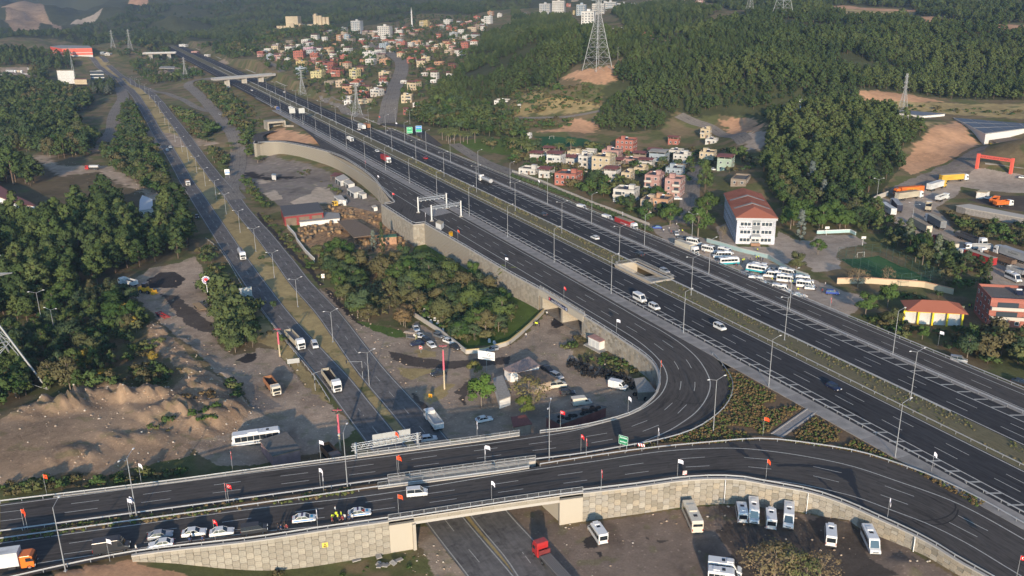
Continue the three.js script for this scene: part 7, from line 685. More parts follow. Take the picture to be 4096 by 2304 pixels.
// ---------------------------------------------------------------- lattice pylons
function pylon(x,z,H,b,label,arms=3,y=gy(x,z),turn=.5) {
  const t=thing('lattice_pylon',label,'pylon',x,y,z,turn),w=h=>h<.62*H?lerp(b,b*.2,h/(.62*H)) :lerp(b*.2,b*.13,(h - .62*H)/(.38*H)),C=[[1,1],[1,-1],[-1,-1],[-1,1]],R=Math.min(.2,b*.018 + .05); const lv=[]; for (let h=0; h<H; h += Math.max(2.2,w(h)*1.15)) lv.push(h); lv.push(H);
  for (const [sx,sz] of C) part('leg',[rod([sx*w(0),-.5,sz*w(0)],[sx*w(.62*H),.62*H,sz*w(.62*H)],R*1.5,4),rod([sx*w(.62*H),.62*H,sz*w(.62*H)],[sx*w(H),H,sz*w(H)],R*1.2,4)],M.pylonM ??= mat([.36,.37,.37],.55,{metalness:.3}),t);
  const br=[]; for (let i=0; i + 1<lv.length; i++) for (let k=0; k<4; k++) {const [ax,az]=C[k],[cx,cz]=C[(k + 1) % 4],a=w(lv[i]),c=w(lv[i + 1]); br.push(rod([ax*a,lv[i],az*a],[cx*c,lv[i + 1],cz*c],R*.62,4),rod([cx*a,lv[i],cz*a],[ax*c,lv[i + 1],az*c],R*.5,4),rod([ax*c,lv[i + 1],az*c],[cx*c,lv[i + 1],cz*c],R*.7,4)); if (a>3) {const m=(lv[i] + lv[i + 1])/2,q=w(m); br.push(rod([ax*q,m,az*q],[(ax + cx)/2*q,m,(az + cz)/2*q],R*.6,4),rod([(ax + cx)/2*a,lv[i],(az + cz)/2*a],[ax*q,m,az*q],R*.5,4));}}
  part('bracing',br,M.pylonM,t,'stuff'); for (let k=0; k<arms; k++) {const h=H*(.68 + k*.12),r=b*(1.0 - k*.15); part('cross_arm',[rod([-r,h,0],[r,h,0],R,4),rod([-r,h,0],[0,h + H*.045,w(h)],R*.8,4),rod([r,h,0],[0,h + H*.045,w(h)],R*.8,4),rod([-r,h,0],[0,h + H*.045,-w(h)],R*.8,4),rod([r,h,0],[0,h + H*.045,-w(h)],R*.8,4)],M.pylonM,t);}
}
{const f=[-128.99,-224.2]; pylon(f[0] - 18,f[1] - 1,46,13,'huge lattice pylon cut by the left edge',3,gy(f[0],f[1]) - .3,.785);}
pylon(72.04,-746.7,68,8.8,'tall lattice pylon on the bare hilltop',3,undefined,.6); pylon(308.4,-1047,60,9,'lattice pylon at the top edge right of centre'); pylon(252.5,-577.5,28,2.8,'slim lattice pylon beside the warehouse roof'); pylon(-208,-910,24,3.4,'lattice pylon with blue house behind, beside the motorway'); pylon(-126.26,-744.3,26,3.6,'lattice pylon below the pink house near the street mouth'); pylon(289.6,-1119,40,4,'distant pylon on the wooded ridge'); pylon(-405.6,-1142,26,3,'far lattice pylon left of the overpass'); pylon(-620.6,-1509,34,4,'far lattice pylon in the valley, tallest'); pylon(-650.9,-1515,28,3.4,'far lattice pylon in the valley, left one'); pylon(-614.4,-1287,40,2,'dark slim mast beside the cream hall',0);
// ---------------------------------------------------------------- toll gantries and sign frames
M.gantry=mat([.52,.54,.55],.45,{metalness:.4});
function gantry(A,B,H,label,{y=LV,truss=1.1,dev=6}={}) {const t=thing('gantry',label,'gantry'); for (const p of [A,B]) {part('post',bb(.55,H + .8,.55,p[0],y,p[1]),M.gantry,t); part('footing',bb(1.6,.35,1.6,p[0],y,p[1]),M.concrete,t);} const v=(f,h,o=0)=>[lerp(A[0],B[0],f) + U[0]*o,y + h,lerp(A[1],B[1],f) + U[1]*o]; const o=.5; for (const q of [-o,o]) for (const h of [H - truss,H]) part('chord',rod(v(0,h,q),v(1,h,q),.09,5),M.gantry,t); const br=[]; for (let i=0; i<12; i++) for (const q of [-o,o]) br.push(rod(v(i/12,i % 2?H :H - truss,q),v((i + 1)/12,i % 2?H - truss :H,q),.045,4)); for (let i=0; i <= 12; i++) br.push(rod(v(i/12,H,-o),v(i/12,H,o),.04,4),rod(v(i/12,H,o),v(i/12,H + 1,o),.02,4)); br.push(rod(v(0,H + 1,o),v(1,H + 1,o),.03,4)); part('lattice',br,M.gantry,t,'stuff'); for (let i=0; i<dev; i++) {const p=v((i + .7)/(dev + .4),H - truss - .35); part('camera_unit',bx(.35,.3,.5,...p),M.lampHead,t);} return t;}
gantry([-43.22,-404.9],[-30.51,-412.5],6.6,'grey toll gantry across the collector road, farther of two'); gantry([-35.64,-388.6],[-22.85,-396.3],6.6,'grey toll gantry across the collector road, nearer of two',{dev:4});
struct('gantry_slab',polySheet([[-43.54,-410.7],[-35.27,-419.4],[-27.87,-404],[-35.39,-396.8]],LV + .02),M.concreteStrip);
shed('control_cabin','small white control cabin beside the toll gantries','cabin',[[-32.91,-376.5],[-31.85,-380.8],[-29.41,-377.2],[-30.3,-372.6]],LV,10.4,M.whitePanel,wm('c'),{over:.05,thick:.15}); shed('generator','yellow generator box on the service bay','generator',[[-26.34,-362.6],[-25.54,-364.5],[-24.68,-362.8],[-25.49,-360.9]],LV,9.6,mat([.75,.4,.01],.5),mat([.6,.3,.01],.5),{over:.02});
{const A=[-36.21,-176.7],B=[-21.51,-181.7],t=thing('sign_truss','long lattice sign truss standing beyond the upper ramp, seen from behind','sign gantry'); const v=(f,h,o=0)=>[lerp(A[0],B[0],f),h,lerp(A[1],B[1],f) + o],br=[]; for (const f of [.06,.97]) part('post',cyl(.35,.3,10.4,v(f)[0] ?? lerp(A[0],B[0],f),.8,lerp(A[1],B[1],f),10),M.gantry,t); for (const o of [-.5,.5]) for (const h of [9.7,10.8]) part('chord',rod(v(0,h,o),v(1.02,h,o),.09,5),M.gantry,t); for (let i=0; i<22; i++) for (const o of [-.5,.5]) br.push(rod(v(i/22,i % 2?9.7 :10.8,o),v((i + 1)/22,i % 2?10.8 :9.7,o),.05,4),rod(v(i/22,10.8,-.5),v((i + 1)/22,10.8,.5),.04,4)); part('lattice',br,M.gantry,t,'stuff'); for (let i=0; i<8; i++) {const f0=.3 + i*.07,m=part('board_panel',bx(Math.hypot(B[0] - A[0],B[1] - A[1])*.069,3.1,.12),M.signBack ??= mat([.42,.43,.42],.5,{metalness:.25}),t); m.position.set(...v(f0 + .035,10.6,-.75)); m.rotation.y=-Math.atan2(B[1] - A[1],B[0] - A[0]);}}
// ---------------------------------------------------------------- boards and signs
function board(name,label,x,z,y0,w,h,turn,face,o={}) {const t=thing(name,label,'sign',x,o.y ?? gy(x,z),z,turn); for (const s of o.posts ?? [-.35,.35]) part('post',cyl(.07,.06,y0 + h*.6,s*w,0,-.08,6),M.galvDull,t); const m=part('panel',bx(w,h,.1,0,y0 + h/2,0),face?[0,1,2,3,4,5].map(i=>i===(o.back?5 :4)?mat(0xffffff,.5,{map:canvasTex(256,Math.round(256*h/w),face)}) :M.signBack) :M.signBack,t); return t;}
const txt=(bg,fg,lines,size=40)=>(c,W,H)=>{c.fillStyle=bg; c.fillRect(0,0,W,H); c.strokeStyle=fg; c.lineWidth=6; c.strokeRect(6,6,W - 12,H - 12); c.fillStyle=fg; c.textAlign='center'; lines.forEach((l,i)=>{c.font=`bold ${size}px sans-serif`; c.fillText(l,W/2,H*(i + .72)/(lines.length + .2));});};
board('road_sign','green direction sign at the slip road fork',-69.62,-619.2,4,4,4.4,.1,txt('#0c9a63','#e8f4ee',['Karayılan','İskenderun'],36),{y:LV}); board('road_sign','blue and green direction sign at the slip road fork',-63.42,-620.9,4.5,4.2,4.4,.1,(c,W,H)=>{txt('#1279b8','#eef',['İskenderun',''],36)(c,W,H); c.fillStyle='#0c9a63'; c.fillRect(8,H*.55,W - 16,H*.4);},{y:LV});
board('road_sign','grey back of a large sign over the motorway, left panel',-174.9,-723.7,5.2,4.6,4,.3,null,{y:LV}); board('road_sign','grey back of a large sign over the motorway, right panel',-165.8,-717.3,6,4.6,4,.3,null,{y:LV}); board('road_sign','grey back of a tall road sign beside the thicket',-94.23,-298.2,3.2,4.4,4.4,.5,null,{posts:[0]}); board('road_sign','grey back of a low road sign beside the old road guard rail',-65.65,-245.4,.9,3.6,1.5,.3,null); board('road_sign','white road sign beside the far old road',-587.3,-1308,3,6.5,3,.2,null);
board('billboard','white billboard with a grey swirl emblem in the yard',-7.66,-238.2,3.8,5.2,2.6,-.35,(c,W,H)=>{c.fillStyle='#e9e9e7'; c.fillRect(0,0,W,H); c.strokeStyle='#6b6e72'; c.lineWidth=9; c.beginPath(); c.arc(W*.66,H*.38,22,.4,5.6); c.stroke(); c.beginPath(); c.moveTo(W*.66,H*.4); c.lineTo(W*.76,H*.4); c.stroke(); c.fillStyle='#6b6e72'; c.font='bold 24px sans-serif'; c.textAlign='center'; c.fillText('ALTIN ATEŞ GROUP',W/2,H*.85);},{posts:[0]});
board('road_sign','green direction sign in the ramp median tip',24.54,-177.8,1.6,2.3,2.2,-.6,txt('#0a7a52','#e8f4ee',['ADANA','HATAY'],60),{y:LV}); board('chevron_sign','red and white striped panel on the ramp median guard rail',28.71,-178.5,.7,1.6,.7,-.4,(c,W,H)=>{for (let i=-3; i<8; i++) {c.fillStyle=i % 2?'#c8242a' :'#f0eeea'; c.beginPath(); c.moveTo(i*46,0); c.lineTo(i*46 + 46,0); c.lineTo(i*46 + 96,H); c.lineTo(i*46 + 50,H); c.fill();}},{y:LV}); board('chevron_sign','small red and white panel on the curved wall rail',36.12,-165.9,.8,.9,.9,.1,(c,W,H)=>{c.fillStyle='#f0eeea'; c.fillRect(0,0,W,H); c.fillStyle='#c8242a'; for (let i=0; i<3; i++) {c.beginPath(); c.moveTo(0,80*i); c.lineTo(W,80*i + 60); c.lineTo(W,80*i + 100); c.lineTo(0,80*i + 40); c.fill();}},{y:LV,posts:[0]}); board('chevron_sign','yellow arrow sign on the traffic island',-22.43,-219.1,1,1,1.2,-.3,(c,W,H)=>{c.fillStyle='#e8a21a'; c.fillRect(0,0,W,H); c.strokeStyle='#222'; c.lineWidth=34; for (const o of [90,200]) {c.beginPath(); c.moveTo(40,o + 60); c.lineTo(W/2,o); c.lineTo(W - 40,o + 60); c.stroke();}},{posts:[0]}); board('no_entry_sign','round red no-entry sign before the parked cars',-28.34,-253.9,1.3,1.1,1.1,-.2,(c,W,H)=>{c.fillStyle='#b9b9b4'; c.fillRect(0,0,W,H); c.fillStyle='#d8332a'; c.beginPath(); c.arc(W/2,H/2,W*.48,0,7); c.fill(); c.fillStyle='#fff'; c.fillRect(W*.2,H*.42,W*.6,H*.16);},{posts:[0]}); board('warning_sign','warning triangle above a white plate beside the old road',-73.84,-331.3,1.4,1.2,1.7,.2,(c,W,H)=>{c.fillStyle='#e8e6e0'; c.fillRect(0,0,W,H); c.fillStyle='#d8332a'; c.beginPath(); c.moveTo(W/2,10); c.lineTo(W - 10,H*.6); c.lineTo(10,H*.6); c.fill(); c.fillStyle='#fff'; c.beginPath(); c.moveTo(W/2,70); c.lineTo(W - 70,H*.54); c.lineTo(70,H*.54); c.fill();},{posts:[0]}); board('road_sign','cluster of white and blue direction boards at the palm island',-175.3,-544.9,2.2,3,3.4,.1,(c,W,H)=>{c.fillStyle='#e6e6e2'; c.fillRect(0,0,W,H*.5); c.fillStyle='#b9b9b4'; c.fillRect(0,H*.5,W,H); c.fillStyle='#2e86c8'; c.fillRect(20,H*.55,W - 20,H*.17); c.fillStyle='#e6e6e2'; c.fillRect(30,H*.8,W*.7,H*.14);});
// union sign: a toothed disc on a pole
{const t=thing('emblem_sign','round cog-shaped emblem sign on a white pole beside the old road','sign',0,0,0); const p=[-110.82,-306.8]; t.position.set(p[0],gy(...p),p[1]); FOOT_.push([p[0],p[1] + 5,5]); const s=new THREE.Shape(); for (let i=0; i<56; i++) {const a=i/56*Math.PI*2,r=i % 4<2?1.6 :1.32; i?s.lineTo(Math.cos(a)*r,Math.sin(a)*r) :s.moveTo(r,0);} const g=new THREE.ExtrudeGeometry(s,{depth:.16,bevelEnabled:false}); g.translate(0,0,-.1); part('cog',g,mat([.75,.76,.78],.5),t).position.y=7.6; part('pole',cyl(.16,.12,6.4,0,0,0,8),M.lampHead,t); const d=part('emblem',new THREE.CircleGeometry(1.25,32),mat(0xffffff,.5,{map:canvasTex(256,256,(c,W)=>{c.fillStyle='#e8e8ea'; c.fillRect(0,0,W,W); c.fillStyle='#2a3f8c'; c.beginPath(); c.arc(128,128,122,0,7); c.fill(); c.fillStyle='#fff'; c.beginPath(); c.arc(128,128,88,0,7); c.fill(); c.fillStyle='#d0222c'; c.beginPath(); c.arc(128,128,82,0,7); c.fill(); c.fillStyle='#fff'; c.beginPath(); c.arc(128,136,56,0,7); c.fill(); c.fillStyle='#d0222c'; c.beginPath(); c.arc(128,122,50,0,7); c.fill(); c.fillStyle='#fff'; for (let i=0; i<22; i++) c.fillRect(128 + Math.cos(i*.285)*104 - 4,128 + Math.sin(i*.285)*104 - 4,8,8);})}),t); d.position.set(0,7.6,.08);}
// floodlight masts, signals, shelter
function mast(x,z,H,label,c='p') {const t=thing('floodlight_mast',label,'mast',x,gy(x,z),z); part('pole',cyl(.28,.16,H,0,0,0,8),wm('c'),t); part('painted_sleeve',cyl(.3,.22,H*.45,0,H*.45,0,8),mat([.62,.12,.16],.6),t); part('ring',[bx(2.2,.12,.12,0,H,0),bx(.12,.12,2.2,0,H,0)],mat([.62,.12,.16],.6),t); for (let i=0; i<4; i++) part('floodlight',bx(.5,.4,.3,Math.cos(i*1.57)*1.1,H - .3,Math.sin(i*1.57)*1.1),M.plastic,t);}
mast(-19.18,-226.7,13,'tall red and cream floodlight mast at the junction island'); mast(-71.57,-252.8,9,'red lattice-like mast beside the old road guard rail'); {const [x,z]=[-42.25,-192.9]; mast(x,z,11,'red-topped mast behind the upper ramp near the sign truss');}
for (const [x,z,a,l] of [[-55.57,-227.9,1,'left side of the old road'],[-43.49,-235.9,-1,'old road median']]) {const t=thing('traffic_signal','traffic signal on a curved arm at the ' + l,'traffic light',x,gy(x,z),z,.4); part('pole',cyl(.1,.08,5.4,0,0,0,8),M.galvDull,t); part('arm',rod([0,5.3,0],[a*4.4,6,0],.06),M.galvDull,t); part('signal_head',bx(.35,1,.3,a*4.4,6,0),M.plastic,t); part('signal_head',bx(.3,.9,.28,0,2.8,.2),M.plastic,t);}
{const [x,z]=[-32.61,-265.5]; const t=thing('bus_shelter','bus shelter with curved pale roof and poster on the cemetery lane','bus shelter',x,gy(x,z),z,-.35); const g=new THREE.CylinderGeometry(2.2,2.2,4.2,10,1,true,-.5,1); g.rotateZ(Math.PI/2); g.rotateX(-Math.PI/2); g.translate(0,.5,0); part('roof',[bx(4.2,.1,1,0,2.6,.5,0,.25),bx(4.2,.1,1,0,2.6,-.45,0,-.25)],wm('k'),t); for (const s of [-1.9,1.9]) part('post',bb(.1,2.5,.1,s,0,-.6),M.steel,t); part('poster',bx(.1,1.9,1.2,2.05,1.2,.2),wm('Y'),t); part('bench',bb(3,.1,.5,0,.45,-.4),M.steel,t);}
// boundary walls
const bwall=(label,P,h,m,cap)=>{const t=thing('boundary_wall',label,'wall'); part('wall',sweep(resample(P,2),[[.15,h],[-.15,h],[-.15,-.6],[.15,-.6]],gy),m,t); if (cap) part('coping',sweep(resample(P,2),[[.19,h + .25],[-.19,h + .25],[-.19,h + .003],[.19,h + .003]],gy),cap,t);};
bwall('pale cemetery wall beside the parked cars',[[-34.0,-288.4],[-23.8,-271.5],[-15.5,-255.0],[-14.4,-252.7]],1.3,M.concrete,M.concrete); bwall('cemetery wall with faded yellow paint along the underpass road',[[-14.4,-252.5],[-8.7,-253.6],[-1.3,-259.3],[1.7,-265.7],[5.8,-275.0],[10.9,-288.3]],1.3,M.concrete,wm('y')); bwall('white-topped wall fragments between timber yard and old road',[[-107.6,-415.7],[-100.0,-398.9],[-97.9,-391.9],[-89.6,-372.2],[-82.9,-358.6]],1.6,M.concrete,wm('W')); bwall('cream wall with red painted letters below the football pitch',[[115.1,-298.9],[126.1,-299.3],[143.7,-294.4],[150.4,-286.4]],2,wm('c'),wm('o')); bwall('blue-green school yard wall',[[80.5,-353.4],[90.9,-339.0],[99.3,-330.1],[103.4,-311.5],[106.9,-305.5]],1.5,mat([.3,.42,.42],.8),M.concrete); bwall('pale blue terrace wall behind the school court',[[128.9,-362.8],[142.9,-363.3],[143.8,-358.9]],1.2,mat([.35,.5,.5],.8),wm('W')); bwall('hedge road wall below the houses',[[1,-502],[17,-472],[27,-449],[41,-420],[51.1,-401.5],[60.9,-381.4]],1.1,M.concrete); bwall('stone wall at the corner of the lorry park',[[164.3,-400.1],[167.7,-407.8],[174.3,-415.1],[182,-421]],2.2,M.concrete); bwall('retaining kerb along the lorry park trees',[[163.6,-398.3],[165.2,-379.4],[166.1,-351.2],[169.8,-324.6]],.7,M.concrete);
// pitch and court
{const P=[[125.2,-327.0],[143.4,-331.9],[151.0,-298.1],[135.9,-294.8]]; const t=thing('pitch_fence','tall dark green mesh fence around the football pitch','fence'); const Gm=mat([.03,.07,.055],.7); for (let i=0; i<4; i++) {const a=P[i],b=P[(i + 1) % 4],r=resample([a,b],4); for (const p of r.slice(0,-1)) part('post',cyl(.07,.07,5,p[0],gy(...p) - .2,p[1],5),Gm,t); for (const h of [.1,1.7,3.3,4.8]) part('rail',sweep(r,[[.03,h + .06],[-.03,h + .06],[-.03,h],[.03,h]],gy),Gm,t); const wires=[]; for (const p of resample([a,b],.5)) wires.push(bx(.02,4.7,.02,p[0],gy(...p) + 2.4,p[1])); part('mesh_wires',wires,Gm,t,'stuff');}
  for (const [x,z,l] of [[135.12,-329.8,'farther'],[140.82,-296.2,'nearer'],[28.66,-614.9,'far park']]) {const g=thing('football_goal',`white football goal, ${l} one`,'goal',x,gy(x,z),z,.3); part('frame',[rod([-1.6,0,0],[-1.6,2.1,0],.06),rod([1.6,0,0],[1.6,2.1,0],.06),rod([-1.6,2.1,0],[1.6,2.1,0],.06),rod([-1.6,2.1,0],[-1.6,0,-1.2],.04),rod([1.6,2.1,0],[1.6,0,-1.2],.04)],M.lampHead,g);}
  for (const [x,z,l] of [[132,-360.2,'by the pale blue wall'],[141.6,-345.3,'beside the pitch fence']]) {const g=thing('basketball_stand','white basketball stand ' + l,'basketball hoop',x,gy(x,z),z); part('post',cyl(.1,.08,3.4,0,0,0,6),M.lampHead,g); part('backboard',bx(1.8,1.1,.08,0,3.4,.5),M.lampHead,g); part('hoop',(()=>{const q=new THREE.TorusGeometry(.25,.03,4,10); q.rotateX(1.57); q.translate(0,3.05,.8); return q;})(),wm('o'),g);}}
// ---------------------------------------------------------------- timber stacks, tyres, graves, stones, machines
const woodM=[[.42,.27,.14],[.33,.21,.11],[.27,.19,.12],[.46,.32,.18],[.2,.15,.1]].map(c=>mat(c,.9,{map:rep(noiseTex,1.5,.4)}));
const layer=bx(1.2,.15,2.6);
function stacks(P,n,where,hm=12) {let k=0; for (let i=0; i<400&&k<n; i++) {const t=rnd(),s=rnd(),a=P[0],b=P[1],c=P[2],d=P[3]; const x=lerp(lerp(a[0],b[0],t),lerp(d[0],c[0],t),s),z=lerp(lerp(a[1],b[1],t),lerp(d[1],c[1],t),s); if (onRoad(x,z,-1.4)) continue; const o=thing('timber_stack',`${pick(['pale', 'brown', 'weathered', 'orange-brown'])} stack of boards ${where}`,'timber',x,gy(x,z),z,rr(-.4,.6),'board stacks of the timber yard'),L=4 + Math.floor(rnd()*hm*.7),m=pick(woodM); for (let q=0; q<L; q++) {const l=part('board',layer,rnd()<.7?m :pick(woodM),o); l.position.set(rr(-.1,.1),.1 + q*.19,rr(-.15,.15)); l.rotation.y=rr(-.06,.06) + (rnd()<.08?.3 :0);} k++;}}
stacks([[-101.6,-410.0],[-95,-422],[-89.4,-401.0],[-93.7,-386.8]],22,'near the white-topped wall'); stacks([[-93,-421],[-85,-425],[-80.1,-406.2],[-86.5,-395.7]],16,'behind the red barn'); stacks([[-99,-457],[-84,-455],[-78,-436],[-85,-437]],20,'beyond the brown open roof',8); stacks([[-72.3,-387.2],[-64.0,-391.9],[-61.6,-372.9],[-69.6,-371.3]],20,'below the brown open roof',14); stacks([[-57.4,-404.4],[-53.2,-400.5],[-43.2,-379.2],[-47.9,-378.3]],20,'against the stepped panel wall',14); stacks([[-77,-446],[-66,-438],[-60.9,-416.9],[-69,-424]],18,'between the brown roof and the stepped wall',8); stacks([[-58.0,-320.4],[-53.9,-323.0],[-47.5,-315.2],[-51.1,-309.1]],7,'in the lower end of the timber yard',5);
{const g=(()=>{const q=new THREE.TorusGeometry(.42,.2,7,14); q.scale(1,1,1.3); return q;})(); const P=[[16.8,-242.4],[19.2,-242.5],[21.0,-243.4],[17.8,-240.4],[19.6,-237.3],[21.4,-234.3],[23.0,-232.7],[25.2,-232.4],[22.7,-236.2],[26.6,-231.8],[29.3,-231.1],[31.9,-229.4],[32.2,-225.4],[33.3,-223.3],[25.4,-234.8],[28.1,-232.6],[20.7,-239.3],[31.9,-227.4],[34.2,-217.7],[35.7,-216.9]]; for (const [x,z] of P) for (let k=0; k<7; k++) {const X=x + rr(-1.5,1.5),Z=z + rr(-1.2,1.2),o=tmesh('old_tyre',g,M.tyre,'worn black tyre in the long heap inside the loop','tyre','tyres heaped inside the loop'); o.position.set(X,gy(X,Z) + .35 + (k % 3)*.28,Z); o.rotation.set(k % 2?1.5 + rr(-.3,.3) :rr(-.4,.4),rr(0,3),rr(-.3,.3));} for (let k=0; k<26; k++) {const t=rnd(),a=[[11.53,-200.2],[21.55,-206.3]],o=tmesh('roof_tyre',g,M.tyre,'tyre lying on the roof of the tyre shed','tyre','tyres on the shed roof'); o.position.set(lerp(a[0][0],a[1][0],t) + rr(-1,1),4.62,lerp(a[0][1],a[1][1],t) + rr(-1.2,1.2)); o.rotation.x=1.57;}}
{const g=flat([bb(.7,.7,.16,0,0,-.8),bb(.9,.25,1.9)]); const P=[[-26.0,-344.7],[-23.0,-341.5],[-20.0,-338.4],[-29.0,-347.9],[-31.0,-296.7],[-27.6,-282.4],[-26.5,-284.5],[-24.2,-276.3],[-23.0,-273.4],[-25.2,-281.3],[-13.8,-309.4],[-14.5,-308.3],[-5.7,-260.9],[-7.4,-262.7],[-31.1,-294.4],[-28.8,-287.7],[-37.8,-363.5],[-35.8,-360.3],[-9.1,-268.1],[-17.9,-335.5],[-11.9,-305.6],[-23.7,-340.4]]; P.forEach(([x,z],i)=>{const o=tmesh('gravestone',g,wm('W'),`white gravestone in the cemetery, ${i < 4 || i > 15 ? 'near the tall wall' : i < 10 ? 'along the lane wall' : 'under the trees'}`,'gravestone','gravestones'); o.position.set(x,gy(x,z),z); o.rotation.y=rr(-.3,.3);});}
{const g=new THREE.IcosahedronGeometry(.5,0); g.scale(1,.6,.8); const im=new THREE.InstancedMesh(g,mat(0xffffff,1),6400),m4=new THREE.Matrix4(),c=new THREE.Color(); let k=0; const A=AREAS.filter(a=>['tan','haul','yard','parking'].includes(a[0])).map(a=>a[1]); while (k<6400) {const P=k<1200?A[0] :A[k % A.length],p=pick(P),q=pick(P),t=rnd(),x=lerp(p[0],q[0],t) + rr(-4,4),z=lerp(p[1],q[1],t) + rr(-4,4),s=Math.pow(rnd(),4)*.7 + .1; if (onRoad(x,z,0)) {k++; continue;} m4.compose(new THREE.Vector3(x,gy(x,z),z),new THREE.Quaternion().setFromEuler(new THREE.Euler(rr(0,6),rr(0,6),0)),new THREE.Vector3(s,s,s)); im.setMatrixAt(k,m4); im.setColorAt(k,c.setRGB(...pick([[.38,.29,.21],[.44,.35,.26],[.28,.21,.15],[.47,.41,.34]]))); k++;} im.name='loose_stones'; im.userData={kind:'stuff',label:'loose stones and rubble on the dirt yards'}; im.castShadow=true; scene.add(im);}
[[-26.7,-147.4],[-25.9,-146.7],[-25.2,-146.1],[-26.3,-145.7],[-24.9,-147.0],[-23.5,-147.5],[-22.7,-147.8],[-23.7,-146.6],[-31.2,-148.7],[-26.9,-149.4]].forEach(([x,z],i)=>{const o=tmesh('concrete_slab',bx(rr(.8,1.7),.18,rr(.7,1.2)),M.concrete,`broken concrete slab below the panel wall, ${['on top of the pile', 'in the pile', 'lying apart'][i < 2 ? 0 : i < 8 ? 1 : 2]}`,'slab','broken slabs'); o.position.set(x,gy(x,z) + .15 + (i % 4)*.2,z); o.rotation.set(rr(-.2,.2),rr(0,3),rr(-.2,.2));});
{const [x,z]=[-136.41,-315.1],t=thing('wheel_loader','yellow wheel loader beside the soot heap','loader',x,gy(x,z),z,1.2),Y=mat([.72,.38,.02],.5); part('body',[bb(2.2,1.4,3.4,0,.9,-1.4),bb(1.8,.8,2,0,.9,1.2)],Y,t); part('cab',bb(1.6,1.6,1.6,0,2.2,-.6),M.vglass,t); part('arm',[rod([-.6,1.6,1],[-.6,.8,3.4],.16),rod([.6,1.6,1],[.6,.8,3.4],.16)],Y,t); part('bucket',prof([[3.2,.1],[4.3,.15],[3.6,.3],[3.4,1.3],[3.2,1.3]],2.7,.02),Y,t); for (const q of [-1,1]) for (const s of [1.4,-1.8]) wheel(t,q*1.05,s,.75,1.6);}
for (const [x,z,a,c,l] of [[-110.49,-296.2,0.610,'sand','empty pale flatbed trailer beside the thicket'],[-120.1,-287,0.752,'red','red skeletal trailer at the head of the spoil mounds']]) {const t=thing('flat_trailer',l,'trailer',x,gy(x,z),z,a); if (c==='red') part('frame',[bx(.2,.25,8,-.8,1,0),bx(.2,.25,8,.8,1,0),...[-3.5,-1.5,.5,2.5,3.8].map(q=>bx(2.3,.2,.2,0,1.05,q))],mm('red'),t); else for (let i=0; i<7; i++) part('deck_board',bx(.33,.12,8.5,-1.05 + i*.35,1.1,0),woodM[3],t); for (const q of [-1,1]) for (const s of [-2.4,-1.2]) wheel(t,q*.95,s,.45,1.5);}
